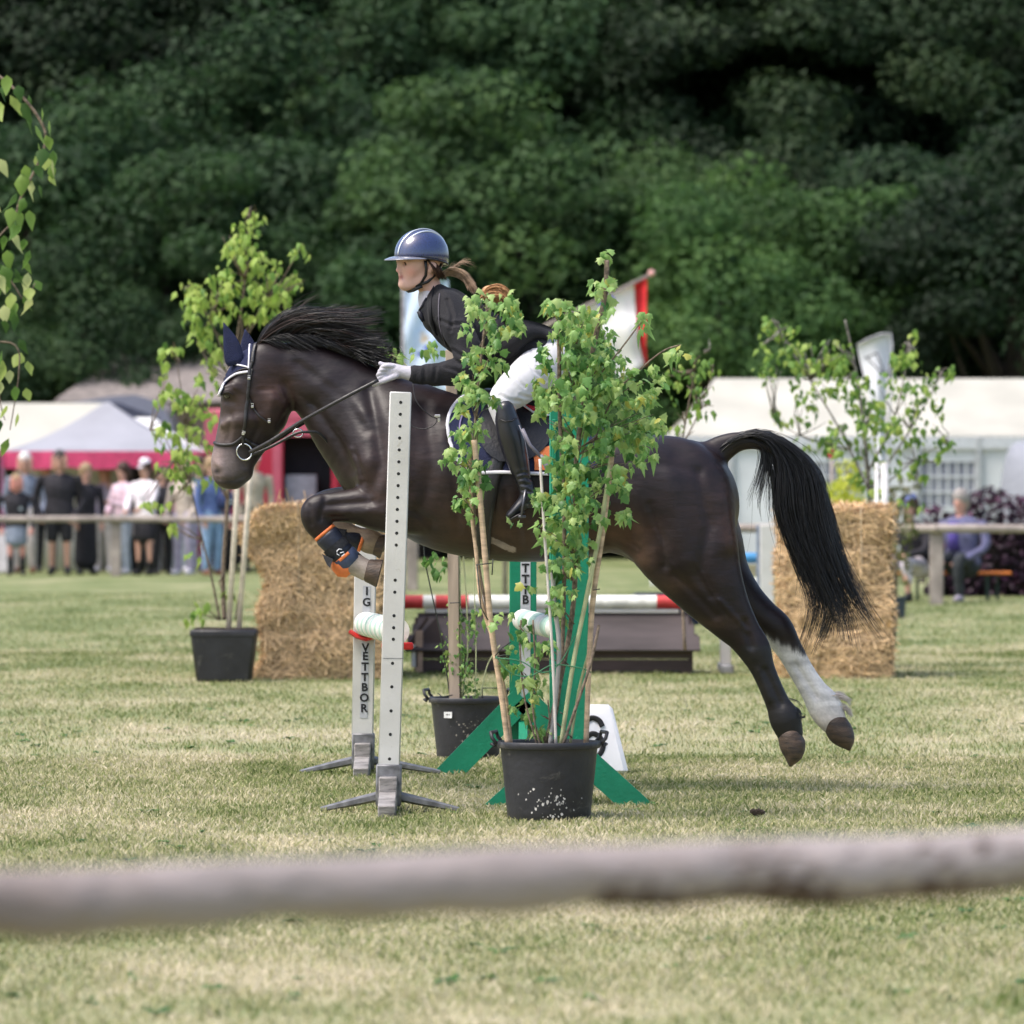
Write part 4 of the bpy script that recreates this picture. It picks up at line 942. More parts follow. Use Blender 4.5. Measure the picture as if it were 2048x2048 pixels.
# hair under the helmet and the flying ponytail
def strands3(name, guides, n, wid, mat, parent, **k):
    Gp = []
    for g in guides: Gp.append([(a, b, c) for a, b, c in g])
    return strands(name, Gp, n, wid, mat, parent, **k)
strands3('hair', [[(850, 516, -.09), (862, 530, -.095), (872, 548, -.085), (880, 560, -.05)], [(866, 520, -.07), (876, 536, -.07), (882, 550, -.05), (888, 556, -.02)], [(876, 526, -.03), (884, 540, -.02), (888, 550, 0), (892, 556, 0)], [(868, 524, .05), (878, 540, .05), (884, 550, .03), (890, 556, 0)]], 420, .0013, hairk, rider, jit=.004, clump=40, seg=8, yj=.004)
strands3('ponytail', [[(878, 548, -.02), (900, 536, -.03), (926, 542, -.03), (946, 562, -.04), (958, 582, -.05)], [(878, 552, 0), (904, 544, 0), (928, 552, -.01), (944, 570, -.03), (954, 590, -.04)], [(876, 556, .02), (900, 552, .02), (924, 560, .01), (940, 576, 0), (950, 594, -.02)]], 420, .0013, hairb, rider, jit=.008, clump=36, seg=12, yj=.01)
bl = pm('blonde_hair', (.62, .33, .15), rough=.42, var=.25, scale=60, bump=.5, bscale=150)
sdf_obj('hair_knot', [(rows([(978, 588, 17, .045, -.03), (998, 590, 18, .05, -.03), (1010, 600, 12, .035, -.03)]), .02)], (-.14, D0 - .13, 2.05), (.02, D0 + .07, 2.25), .005, bl, rider)
strands3('ponytail_end', [[(962, 592, -.07), (976, 572, -.085), (1000, 568, -.085), (1018, 582, -.08), (1022, 604, -.07)], [(960, 596, -.08), (978, 584, -.09), (1000, 582, -.09), (1014, 596, -.085), (1014, 612, -.07)], [(960, 600, -.07), (980, 596, -.085), (998, 598, -.085), (1008, 610, -.07), (1004, 622, -.06)]], 300, .0013, bl, rider, jit=.006, clump=26, seg=10, yj=.01)
strands3('loose_hair', [[(884, 552, -.03), (906, 530, -.03), (920, 540, -.03)], [(884, 552, -.03), (912, 526, -.02), (940, 528, -.02)], [(890, 556, 0), (930, 520, 0), (962, 530, 0)]], 26, .0008, hairb, rider, jit=.012, clump=16, seg=8)
# ---------------------------------------------------------------- jump, pots and plants
whitep = pm('white_paint', (.60, .59, .57), rough=.5, var=.05, scale=6, bump=.08, bscale=90, col2=(.51, .50, .475), dirt=((.33, .30, .25), 17, .63, .75))
greyst = pm('galvanised_foot', (.22, .22, .23), rough=.55, var=.25, scale=18, bump=.2, metal=.3)
woodg = pm('weathered_board', (.30, .28, .27), rough=.8, var=.3, scale=8, stretch=(1, 1, 6), bump=.4)
holem = pm('dark_hole', (.012, .012, .012), rough=.8, bump=0)
greenp = pm('green_paint', (.010, .22, .12), rough=.42, var=.10, scale=5, bump=.2, bscale=60, dirt=((.20, .22, .14), 13, .64, .5))
redp = pm('red_plastic', (.60, .025, .02), rough=.35, bump=.1)
mint = pm('mint_paint', (.42, .60, .50), rough=.5, bump=.1)
polew = pm('pole_white', (.76, .76, .70), rough=.5, bump=.2, bscale=50)
poler = pm('pole_red', (.55, .05, .05), rough=.5, bump=.2, bscale=50)
stripm = pm('sticker_grey', (.50, .51, .54), rough=.5, bump=0)
inkm = pm('black_ink', (.015, .015, .018), rough=.5, bump=0)

def glyph(ch, size, loc, mat, parent, depth=.001, rot=(math.radians(90), 0, 0), bold=.0, name='letter'):
    cu = bpy.data.curves.new('glyph', 'FONT'); cu.body = ch; cu.size = size; cu.extrude = depth; cu.align_x = 'CENTER'; cu.align_y = 'CENTER'; cu.offset = bold; cu.resolution_u = 3
    o = bpy.data.objects.new('glyph', cu); me = bpy.data.meshes.new_from_object(o); bpy.data.objects.remove(o); bpy.data.curves.remove(cu)
    me.name = name; me.materials.clear(); me.materials.append(mat)
    q = bpy.data.objects.new(name, me); COL.link(q); q.location = Vector(loc) - org(parent); q.rotation_euler = rot; q.parent = parent; return q
def shear_box(mb, pxc_top, py_top, pxc_bot, py_bot, wpx, d, dep, bev=.004):
    a, b = P(pxc_top, py_top, d), P(pxc_bot, py_bot, d); w_ = wpx * d / F
    c = (a + b) / 2; ang = math.atan2((a - b).x, (a - b).z); R = Matrix.Rotation(ang, 3, 'Y')
    mb.box(c, (w_, dep, (a - b).length), rot=R, bev=bev); return a, b, R
def foot_base(th, d, cx, py_sock_top, py_base, wpx, left, right):
    mb = MB(); shear_box(mb, cx + 1, py_sock_top, cx, py_base - 14, wpx, d, .105, .006); o = mb.build('socket', greyst, th, smooth='auto')
    z = P(cx, py_base, d).z; c = P(cx, py_base, d); c.z = 0
    for (tx, ty) in (left, right):
        e = P(tx, ty, d + .02); e.z = .012; s_ = Vector((c.x, d + .01, .075)); t = (e - s_); L_ = t.length; ang = math.atan2(t.z, abs(t.x))
        mb = MB(); mb.tube([s_, s_ + t * .5, e], [.022, .018, .010], n=6, lat=Vector((0, 1, 0)), flat=1.7); mb.build('foot', greyst, th, smooth='auto')
    for sg, m_ in ((-1, woodg), (1, greyst)):
        mb = MB(); s_ = Vector((c.x, d + .05 * sg, .075)); e = Vector((c.x, d + .30 * sg, .028))
        if sg < 0:
            mb.box((c.x, d - .085, .075), (.074, .09, .15), bev=.004)
            mb.box((c.x, d - .25, .035), (.070, .26, .07), rot=Matrix.Rotation(.16, 3, 'X'), bev=.004)
        else: mb.box((s_ + e) / 2, (.06, .26, .04), rot=Matrix.Rotation(-.18, 3, 'X'), bev=.004)
        mb.build('foot', m_, th, smooth='auto')
# front white upright
d = 23.2
ws = thing('jump_standard', 'tall white jump standard with a row of pin holes, nearest the camera', 'jump standard', P(779, 1625, d), 'jump standards')
mb = MB(); a, b, R = shear_box(mb, 801.5, 784, 778, 1534, 43, d, .085, .004); mb.build('post', whitep, ws, smooth='auto')
hy = [805 + 23.75 * i for i in range(13)] + [1160, 1184, 1231, 1255, 1278, 1326, 1373, 1421, 1468, 1517]
hy = sorted(set(round(v, 1) for v in hy if not (1100 < v < 1135)))
hm = None
for y_ in hy:
    t = (y_ - 784) / 750; cx = 801.5 + (778 - 801.5) * t + 1
    c = P(cx, y_, d); c.y = d - .0425
    if hm is None:
        mb = MB(); mb.lathe((0, 0, 0), [(.0005, .0006), (.0066, .0006), (.0070, -.001)], n=12, axis=Matrix.Rotation(math.radians(90), 3, 'X'))
        hm = mb.build('pin_hole', holem, None, smooth='auto'); hm.parent = ws; hm.location = c - org(ws); ORG[hm.name] = org(ws)
    else: inst(hm, c, (0, 0, 0), 1, ws)
mb = MB(); c = P(788, 1316, d); c.y = d - .0432; mb.box(c, (.088, .001, .0025)); mb.build('joint_line', greyst, ws)
foot_base(ws, d, 777, 1528, 1625, 51, (640, 1608), (918, 1616))
# rear white upright with sticker
d = 26.27
w2 = thing('jump_standard', 'white jump standard with black lettered sticker behind the tall one with pin holes', 'jump standard', P(728, 1550, d), 'jump standards')
mb = MB(); shear_box(mb, 736, 838, 725, 1470, 43, d, .085, .004); mb.build('post', whitep, w2, smooth='auto')
mb = MB(); a_, b_ = P(733.5, 1172, d), P(727, 1436, d); shear_box(mb, 733.5, 1172, 727, 1436, 15, d - .0440, .001, .0002); st_ = mb.build('sticker', stripm, w2)
for ch, y_ in (('I', 1183), ('G', 1205), ('V', 1296), ('E', 1313), ('T', 1334), ('T', 1355), ('B', 1375), ('O', 1396), ('R', 1417)):
    c = P(734 - (y_ - 1172) * .0246, y_, d - .0455); glyph(ch, .052, c, inkm, st_, bold=.0016)
foot_base(w2, d, 726, 1466, 1552, 45, (600, 1538), (880, 1547))
mb = MB(); c = P(733, 1268, d - .05); mb.box(c, (.06, .05, .02), bev=.004); mb.tube([c + Vector((-.075, -.02, .012)), c + Vector((-.04, -.03, -.012)), c + Vector((0, -.035, -.022)), c + Vector((.035, -.03, -.012)), c + Vector((.07, -.02, .02))], .012, n=8, lat=Vector((0, 1, 0)), flat=2); mb.build('pole_cup', redp, w2, smooth='auto')
mb = MB(); c = P(795, 1292, 23.32); mb.box(c, (.13, .05, .03), bev=.006); mb.build('pole_cup', redp, ws, smooth='auto')
# striped pole across between the uprights
def pole(name, label, a, b, r, bands, mats, group='jump poles'):
    th = thing(name, label, 'jump pole', (a + b) / 2, group); t = b - a; n = 20
    l = t.cross(Vector((0, 0, 1))).normalized(); cur = 0
    tot = sum(x[0] for x in bands)
    for i, (ln_, mi) in enumerate(bands):
        p, q = a + t * (cur / tot), a + t * ((cur + ln_) / tot); cur += ln_
        mb = MB(); e = t.normalized() * .0015
        mb.tube([p + e * 0, q - e * 0], r if i % 2 else r * 1.004, n=n, cap=True); mb.build('pole_band', mats[mi], th, smooth='auto')
    return th
pole('jump_pole', 'white and mint ringed jump pole resting in red cups of the white standards', P(732, 1248, 26.22) + Vector((0, .0, 0)), P(792, 1262, 23.36), .056, [(.26, 0), (.18, 1)] * 6 + [(.2, 0)], [polew, mint])
# green standards
def green_std(d, cx, wpx, top, base, legs, label, strip=None, lw=48):
    th = thing('jump_standard', label, 'jump standard', P(cx, base, d), 'jump standards')
    mb = MB(); shear_box(mb, cx, top, cx, base - 20, wpx, d, .045, .004); mb.build('post', greenp, th, smooth='auto')
    for (x0, y0, x1, y1) in legs:
        a, b = P(x0, y0, d - .028), P(x1, y1, d - .028); b.z = .004; t = (b - a).normalized(); n_ = Vector((-t.z, 0, t.x)); 
        if n_.z < 0: n_ = -n_
        hw = lw * d / F
        poly = [a + n_ * hw / 2, a - n_ * hw / 2]
        # foot cut level with the ground
        for s_ in (-1, 1):
            q0 = a + n_ * hw / 2 * s_; k = (0.004 - q0.z) / t.z; poly.append(q0 + t * k)
        mb = MB(); mb.prism(poly if True else poly, (0, -.03, 0)); mb.build('brace', greenp, th)
    for sg in (-1, 1):
        mb = MB(); a = P(cx, base - 110, d); mb.prism([(a.x - .02, d + .03 * sg, .26), (a.x - .02, d + .38 * sg, .004), (a.x - .02, d + .28 * sg, .004), (a.x - .02, d + .03 * sg, .16)], (.04, 0, 0)); mb.build('brace', greenp, th)
    if strip:
        mb = MB(); shear_box(mb, strip[0], top + 20, strip[0], base - 50, strip[1], d - .0240, .0012, .0002); s_ = mb.build('sticker', stripm, th)
        for ch, y_ in strip[2]: glyph(ch, .055, P(strip[0], y_, d - .0256), inkm, s_, bold=.0018)
    return th
green_std(26.35, 1046, 54, 836, 1548, [(1046, 1395, 898, 1548), (1046, 1395, 1194, 1548)], 'green jump standard with lettered grey strip behind the front potted plant', (1051, 20, [('T', 1137), ('T', 1159), ('T', 1181), ('B', 1200), ('V', 1458)]))
gfr = green_std(23.75, 1138, 78, 818, 1612, [(1138, 1490, 1006, 1628), (1138, 1490, 1270, 1628)], 'near green jump standard with splayed feet directly behind the front pot', None, 50)
mb = MB(); mb.box(P(1108, 1150, 23.715), (.018, .02, 1.30), bev=.003); mb.build('edge_rail', greenp, gfr)
pole('jump_pole', 'white and mint jump pole between the two green standards behind the plant', P(1046, 1240, 26.28), P(1138, 1262, 23.85), .05, [(.3, 0), (.3, 1)] * 4, [polew, mint])
# number marker
d = 26.3
mk = thing('number_marker', 'white sloping course marker with a black number 6 beside the green standard', 'marker', P(1186, 1552, d))
mb = MB(); zt = P(0, 1410, d).z; x0, x1 = P(1116, 0, d).x, P(1256, 0, d).x; xt0, xt1 = P(1146, 0, d).x, P(1226, 0, d).x
mb.v = []; mb.box(((x0 + x1) / 2, d + .06, zt / 2), (x1 - x0, .20, zt), taper=((xt1 - xt0) / (x1 - x0), .3), bev=.02); body6 = mb.build('marker_body', pm('white_plastic', (.80, .80, .83), rough=.4, var=.03, bump=.05), mk, smooth='auto')
slope = math.atan2(.07, zt)
mb = MB(); zt_ = zt
pts6 = [(1205, 1453), (1198, 1441), (1184, 1436), (1171, 1445), (1164, 1464), (1163, 1488), (1171, 1507), (1186, 1514), (1200, 1507), (1206, 1490), (1199, 1474), (1185, 1467), (1171, 1476)]
L6 = []
for a_, b_ in pts6:
    p_ = P(a_, b_, d); L6.append([p_.x, d + .06 - .10 + .07 * p_.z / zt_ - .004, p_.z])
mb.tube([Vector(p) for p in cr(L6, 5)], .003, n=8, lat=Vector((0, 1, 0)), flat=.6)
R6 = [Vector(p) for p in cr(L6, 5)]; mb = MB()
for q in range(len(R6)):
    pass
lat6 = [(R6[min(q + 1, len(R6) - 1)] - R6[max(q - 1, 0)]).normalized().cross(Vector((0, 1, 0))) for q in range(len(R6))]
mb.tube(R6, .003, n=8, lat=lat6, flat=4.4); mb.build('numeral', inkm, mk, smooth=True)

# pots
potm = pm('black_pot_plastic', (.024, .024, .029), rough=.5, var=.2, scale=5, bump=.3, bscale=28, spec=.45, dirt=((.14, .13, .115), 9, .60, .55))
soilm = pm('dark_soil', (.05, .035, .025), rough=.95, bump=.8, bscale=60)
splash = pm('lime_splash', (.55, .53, .50), rough=.9, bump=.2)
bamb = pm('bamboo', (.58, .42, .28), rough=.5, var=.2, scale=10, stretch=(1, 1, 5), bump=.2)
bambg = pm('green_cane', (.45, .47, .26), rough=.5, var=.15, bump=.2)
barkm = pm('young_bark', (.20, .15, .11), rough=.8, var=.3, scale=60, bump=.4)
wirem = pm('dark_wire', (.03, .035, .03), rough=.5, bump=0)
twine = pm('green_twine', (.06, .20, .10), rough=.7, bump=.3)
def pot(th, cx, rim_y, base_y, rrim, rbase, d, handles=True, name='pot', mat=None):
    b = P(cx, base_y, d); b.z = 0; zr = P(cx, rim_y, d).z; R_, r_ = rrim * d / F, rbase * d / F
    prof = [(r_ * .3, .004), (r_ * .96, .0), (r_, .012)] + [(r_ + (R_ * .93 - r_) * t, .012 + (zr - .045) * t) for t in np.linspace(.1, 1, 7)] + [(R_ * .94, zr - .028), (R_ * .985, zr - .026), (R_, zr - .018), (R_, zr - .004), (R_ * .985, zr), (R_ * .95, zr - .003), (R_ * .92, zr - .03), (R_ * .90, zr - .07)]
    mb = MB(); mb.lathe((b.x, d, 0), prof, n=56); o = mb.build(name, mat or potm, th, smooth='auto')
    mb = MB(); V = [(b.x, d, zr - .05)]; n = 28
    for rr in (.5, 1):
        for k in range(n):
            a_ = 2 * math.pi * k / n; V.append((b.x + R_ * .91 * rr * math.cos(a_), d + R_ * .91 * rr * math.sin(a_), zr - .06 + rnd.uniform(-.008, .012)))
    mb.add(V, [(0, 1 + k, 1 + (k + 1) % n) for k in range(n)] + [(1 + k, 1 + n + k, 1 + n + (k + 1) % n, 1 + (k + 1) % n) for k in range(n)]); mb.build('soil', soilm, th, smooth=True)
    if handles:
        for sg in (-1, 1):
            mb = MB(); ca_ = Matrix.Rotation(math.radians(12) * sg, 3, 'Z')
            def q(x, y, z): v = ca_ @ Vector((sg * x, y, 0)); return Vector((b.x + v.x, d + v.y, z))
            mb.tube([q(R_ * .96, -.055, zr - .012), q(R_ * 1.06, -.055, zr + .012), q(R_ * 1.09, -.052, zr + .034), q(R_ * 1.09, .052, zr + .034), q(R_ * 1.06, .055, zr + .012), q(R_ * .96, .055, zr - .012)], .0075, n=8)
            mb.tube([q(R_ * 1.0, -.055, zr - .02), q(R_ * 1.08, -.05, zr - .012), q(R_ * 1.08, .05, zr - .012), q(R_ * 1.0, .055, zr - .02)], .006, n=6)
            mb.build('handle', potm, o, smooth=True)
    return o, b, R_, zr
# leaves: maple-like (5 lobes) and birch-like
def leafmesh(kind, tint, mat, curl=.25, size=1.0, seed=0):
    q = random.Random(seed * 7 + int(tint * 100)); jt = lambda a: 1 + q.uniform(-a, a)
    if kind == 'maple':
        a, b, c = q.uniform(.26, .36), q.uniform(.30, .42), q.uniform(.85, 1.15)
        out = [(0, 0), (.16, .03), (.40 * jt(.2), .02), (a, .22), (.44 * jt(.15), .50 * jt(.15)), (b * .75, .48), (.17, .72), (.0, c), (-.17, .70), (-b * .75, .48), (-.44 * jt(.15), .52 * jt(.15)), (-a, .22), (-.40 * jt(.2), .04), (-.14, .03)]
        tw = q.uniform(-.35, .35); dr = q.uniform(.2, 1.1) * curl * 2
        V = [(x_, y_ * (1 - .12 * abs(x_)), -abs(x_) * curl * 1.3 - y_ * y_ * dr + x_ * y_ * tw) for x_, y_ in out] + [(0, .33, .03), (0, .66, -.25 * dr)]
        n_ = len(out); Fq = [(n_, i, (i + 1) % n_) for i in list(range(0, 6)) + list(range(8, 14))] + [(n_, 6, n_ + 1), (n_, n_ + 1, 8), (n_ + 1, 6, 7), (n_ + 1, 7, 8)]
    else:
        out = [(0, 0), (.30 * jt(.2), .22), (.36 * jt(.2), .42), (.18, .74), (0, 1.05 * jt(.1)), (-.18, .74), (-.36 * jt(.2), .42), (-.30 * jt(.2), .22)]
        V = [(x_, y_, -abs(x_) * curl * 1.4 - y_ * y_ * curl * 1.6) for x_, y_ in out] + [(0, .45, .0)]
        Fq = [(8, i, (i + 1) % 8) for i in range(8)]
    V = [tuple(c_ * size for c_ in v) for v in V]
    me = bpy.data.meshes.new('leaf'); me.from_pydata(V, [], Fq); me.materials.append(mat)
    a_ = me.attributes.new('tint', 'FLOAT', 'POINT'); a_.data.foreach_set('value', np.full(len(V), tint, np.float32))
    me.polygons.foreach_set('use_smooth', [True] * len(Fq)); return me
def variants(kind, mat, tints, curls=(.15, .45)):
    return [leafmesh(kind, t, mat, c, seed=i) for t in tints for i, c in enumerate(curls)]
def leaf_stuff(name, places, var, mat, parent):
    data = [(np.array([v.co[:] for v in m.vertices]), [tuple(p.vertices) for p in m.polygons], m.attributes['tint'].data[0].value) for m in var]
    V = []; Fq = []; T = []; b = 0
    for (loc, R, s_, vi) in places:
        v, f_, t_ = data[vi]; q = v * s_ @ np.array(R).T + np.array(loc); V.append(q); Fq += [tuple(b + i for i in f) for f in f_]; T.append(np.full(len(v), t_)); b += len(v)
    if not V: return
    o = mesh_obj(name, np.concatenate(V), Fq, mat, parent, True, attr={'tint': np.concatenate(T)}); o['kind'] = 'stuff'; return o
def leaves(th, places, var, mat, limit=300, name='leaf'):
    """the leaves that show largest (nearest the camera) are parts of their own, the rest one piece"""
    places = sorted(places, key=lambda p: p[0].y - p[2] * 2)
    for (loc, R, s_, vi) in places[:limit]:
        o = bpy.data.objects.new(name, var[vi]); COL.link(o); o.parent = th
        o.matrix_local = Matrix.Translation(loc - org(th)) @ R.to_4x4() @ Matrix.Scale(s_, 4)
    leaf_stuff('foliage', places[limit:], var, mat, th)
def leafrot(droop=.9, face=.6):
    """leaf hanging from its stalk: tip direction mostly outward and down, face tilted to the light"""
    az = rnd.uniform(0, 2 * math.pi); el = -rnd.uniform(droop - .5, droop + .4)
    y = Vector((math.cos(az) * math.cos(el), math.sin(az) * math.cos(el), math.sin(el))).normalized()
    zz = Vector((rnd.gauss(0, .5), -face + rnd.gauss(0, .4), 1)).normalized(); z = (zz - y * zz.dot(y)).normalized(); x = y.cross(z)
    return Matrix((x, y, z)).transposed()
maplem = leafmat('maple_leaf', [(0, (.03, .10, .03)), (.35, (.10, .25, .06)), (.55, (.30, .48, .15)), (.72, (.48, .60, .22)), (.84, (.50, .50, .12)), (1, (.62, .40, .16))], transl=.45, rough=.36)
MV = variants('maple', maplem, (.18, .40, .55, .68, .84))
# tall potted maple in front
d = 22.7
pm_ = thing('potted_plant', 'tall potted maple on bamboo canes in a big black pot nearest the camera', 'potted plant', P(1092, 1640, d), 'potted plants')
po, pb_, pR, pz = pot(pm_, 1098, 1482, 1640, 104, 83, d)
spl = MB()
for i in range(70):
    if i < 46: cx, cy = rnd.gauss(1108, 26), rnd.gauss(1598, 17)
    else: cx, cy = rnd.gauss(1100, 36), rnd.gauss(1622, 12)
    cy = min(cy, 1634); rr_ = (83 + 14 * (1640 - cy) / 158) * d / F; xx = P(cx, cy, d).x - pb_.x
    if abs(xx) > rr_ * .85: continue
    a_ = math.asin(xx / rr_); n_ = Vector((math.sin(a_), -math.cos(a_), 0)); c = Vector((pb_.x, d, P(cx, cy, d - .18).z)) + n_ * (rr_ + .0012)
    tx = Vector((math.cos(a_), math.sin(a_), 0)); s_ = abs(rnd.gauss(0, .0022)) + .0007
    spl.add([c + tx * s_ * math.cos(q) * rnd.uniform(.6, 1.3) + Vector((0, 0, 1)) * s_ * math.sin(q) * rnd.uniform(.8, 1.9) for q in np.linspace(0, 5.5, 7)], [tuple(range(7))])
q_ = spl.build('lime_splashes', splash, po); q_['kind'] = 'stuff'
def cane(pts, r, mat, th=pm_, yo=None, name='bamboo_cane', nodes=True):
    A = [P(a, b, d + (c if yo is None else yo)) for a, b, c in pts]; A2 = [Vector(p) for p in cr([list(p) for p in A], 6)]
    L = sum((A2[i + 1] - A2[i]).length for i in range(len(A2) - 1)); rr_ = []; s_ = 0
    for i in range(len(A2)):
        rr_.append(r * (1 + (.07 if nodes and i % 6 == 0 else 0)))
    mb = MB(); mb.tube(A2, rr_, n=8); return mb.build(name, mat, th, smooth=True)
cane([(1016, 1490, -.02), (1003, 1390, -.03), (982, 1250, -.04), (970, 1110, -.05), (958, 975, -.05), (948, 880, -.05)], .0125, bamb)
cane([(1022, 1490, .05), (1012, 1400, .04), (992, 1300, .02), (962, 1200, .0), (952, 1100, 0), (944, 1030, 0), (940, 900, 0)], .0085, bamb)
cane([(1172, 1490, -.02), (1178, 1330, -.03), (1186, 1200, -.04), (1206, 1060, -.05), (1226, 890, -.05)], .0115, bamb)
cane([(1122, 1490, -.08), (1146, 1330, -.08), (1176, 1180, -.07), (1204, 1040, -.06), (1224, 900, -.05)], .0095, bambg)
cane([(1126, 1490, -.10), (1150, 1420, -.10), (1180, 1330, -.10), (1198, 1250, -.08)], .0065, barkm)
cane([(1140, 1490, .02), (1158, 1380, .02), (1176, 1310, .0)], .006, bambg)
cane([(1112, 1490, -.12), (1106, 1330, -.12), (1098, 1200, -.13), (1090, 1080, -.13), (1080, 918, -.14)], .0062, pm('pale_cane', (.62, .57, .52), rough=.5, bump=.1))
cane([(1100, 1490, -.05), (1112, 1390, -.05), (1118, 1290, -.04), (1108, 1200, -.04), (1104, 1120, -.04)], .010, pm('grey_tube', (.34, .33, .32), rough=.5), nodes=False, name='stem')
cane([(1092, 1490, .05), (1140, 1260, .05), (1152, 1100, .04), (1150, 950, .02), (1168, 800, 0), (1190, 680, 0), (1210, 590, 0), (1214, 520, 0)], .011, barkm, name='stem', nodes=False)
cane([(1085, 1490, 0), (1108, 1440, 0), (1122, 1340, 0), (1128, 1180, 0), (1128, 1000, 0), (1120, 840, 0), (1118, 640, 0)], .009, barkm, name='stem', nodes=False)
cane([(1074, 1490, -.05), (1050, 1400, -.06), (1040, 1300, -.06), (1042, 1240, -.06)], .004, barkm, name='stem', nodes=False)
cane([(1080, 1490, -.06), (1066, 1420, -.06), (1070, 1330, -.07), (1066, 1240, -.07)], .004, barkm, name='stem', nodes=False)
cane([(1082, 1486, -.03), (1098, 1450, -.06), (1096, 1400, -.07)], .003, barkm, name='stem', nodes=False)
cane([(1018, 1488, .03), (1000, 1350, .0), (956, 1120, 0), (948, 950, 0), (952, 820, 0), (962, 720, 0), (975, 610, 0)], .006, barkm, name='stem', nodes=False)
cane([(1180, 900, 0), (1230, 790, 0), (1290, 730, 0), (1330, 700, 0), (1362, 690, 0)], .0035, barkm, name='twig', nodes=False)
cane([(1190, 760, 0), (1240, 700, 0), (1285, 640, 0)], .0035, barkm, name='twig', nodes=False)
for pts in ([(990, 1316), (1040, 1322), (1085, 1345), (1120, 1326), (1150, 1272)], [(992, 1312), (1020, 1345), (1060, 1352), (1105, 1330), (1160, 1336), (1182, 1345)]):
    mb = MB(); mb.tube([Vector(p) for p in cr([list(P(a, b, d - .09)) for a, b in pts], 6)], .0028, n=6); mb.build('tie', twine, pm_, smooth=True)
for pts in ([(990, 1312), (1004, 1296), (1022, 1284)], [(990, 1314), (1008, 1310), (1020, 1312)], [(952, 1130), (984, 1126)], [(954, 1130), (962, 1215), (976, 1240)], [(986, 1118), (984, 1150)], [(1186, 1180), (1200, 1178)], [(1120, 1424), (1132, 1432)]):
    mb = MB(); mb.tube([P(a, b, d - .075) for a, b in pts], .0026, n=6); mb.build('wire', wirem, pm_, smooth=True)
def clusters(lst, size, d, yj, var_w, spray=0):
    out = []
    for (cx, cy, rx, ry, n_, *rest) in lst:
        tb_ = rest[0] if rest else 0
        for i in range(n_):
            if not spray or i % spray == 0:
                r_ = math.sqrt(rnd.random()) * (1.0 if spray and n_ > 8 else 1); a_ = rnd.uniform(0, 6.283)
                sx_, sy_ = cx + rx * r_ * math.cos(a_), cy + ry * r_ * math.sin(a_); sd_ = d + rnd.uniform(-yj, yj) * min(1, rx / 60); x_, y_, dd_ = sx_, sy_, sd_
            if spray: x_, y_, dd_ = sx_ + rnd.gauss(0, 8), sy_ + rnd.gauss(0, 6), sd_ + rnd.gauss(0, .02)
            w_ = list(var_w); 
            if tb_: w_ = [w * (1 + tb_ * (i2 - 4) * .35) if w * (1 + tb_ * (i2 - 4) * .35) > 0 else .01 for i2, w in enumerate(w_)]
            vi = rnd.choices(range(len(w_)), w_)[0]
            out.append((P(x_, y_, dd_), leafrot(), size * rnd.uniform(.5, 1.3), vi))
    return out
C1 = [(985, 610, 52, 26, 28, .6), (988, 655, 56, 40, 55), (972, 715, 48, 45, 50), (950, 790, 38, 42, 46), (936, 765, 30, 22, 10, .5), (945, 868, 44, 34, 36), (925, 920, 36, 30, 30), (950, 945, 34, 26, 26), (932, 1000, 26, 30, 28), (1030, 610, 18, 16, 6, .9), (938, 588, 10, 8, 3, .9)]
C2 = [(1120, 640, 30, 36, 26, .8), (1180, 640, 46, 40, 50, .2), (1130, 720, 44, 52, 60), (1200, 730, 60, 56, 100, -.5), (1265, 770, 56, 50, 62, .6), (1140, 810, 66, 56, 90), (1220, 850, 76, 50, 100, -.3), (1285, 850, 40, 36, 26, .6), (1150, 910, 60, 50, 76, -.4), (1200, 960, 60, 46, 60, -.5), (1250, 920, 26, 20, 10), (1120, 985, 44, 42, 48), (1180, 1030, 44, 30, 34, -.3), (1240, 1026, 20, 10, 8, .9), (1115, 1060, 40, 40, 42), (1160, 1100, 34, 34, 26), (1108, 1130, 38, 26, 24, .2), (1130, 1200, 30, 40, 20, .4), (1210, 565, 22, 32, 16, .9), (1215, 512, 8, 22, 5, 1.2), (1290, 650, 14, 22, 6, .9), (1106, 620, 24, 20, 10, .9), (1345, 700, 22, 14, 6, .9), (1080, 770, 16, 30, 10, .6), (1290, 903, 24, 8, 5, .8), (1310, 780, 16, 20, 6, .8)]
C3 = [(1040, 1260, 30, 22, 14, .2), (1062, 1300, 34, 28, 20, .3), (1030, 1340, 30, 22, 12), (1060, 1370, 36, 26, 22), (1058, 1420, 34, 28, 20, -.2), (1096, 1440, 26, 30, 10), (1012, 1240, 22, 20, 8, .5), (1086, 1290, 14, 18, 6), (1050, 1040, 22, 16, 4, -.6), (1044, 1180, 8, 12, 3, .6), (1078, 1000, 10, 30, 4)]
vw = [.9, .9, 1.8, 1.8, 2.6, 2.6, 1.8, 1.8, .25, .25]
C1 = [(a, b, e, f, int(g * 1.6), *h) for a, b, e, f, g, *h in C1]; C2 = [(a, b, e * 1.04, f, int(g * 2.1) + 1, *h) for a, b, e, f, g, *h in C2]
lv = clusters(C1, .040, d - .02, .15, vw, 6) + clusters(C2, .042, d, .26, vw, 6) + clusters(C3, .044, d - .05, .10, vw, 4)
leaves(pm_, lv, MV, maplem)
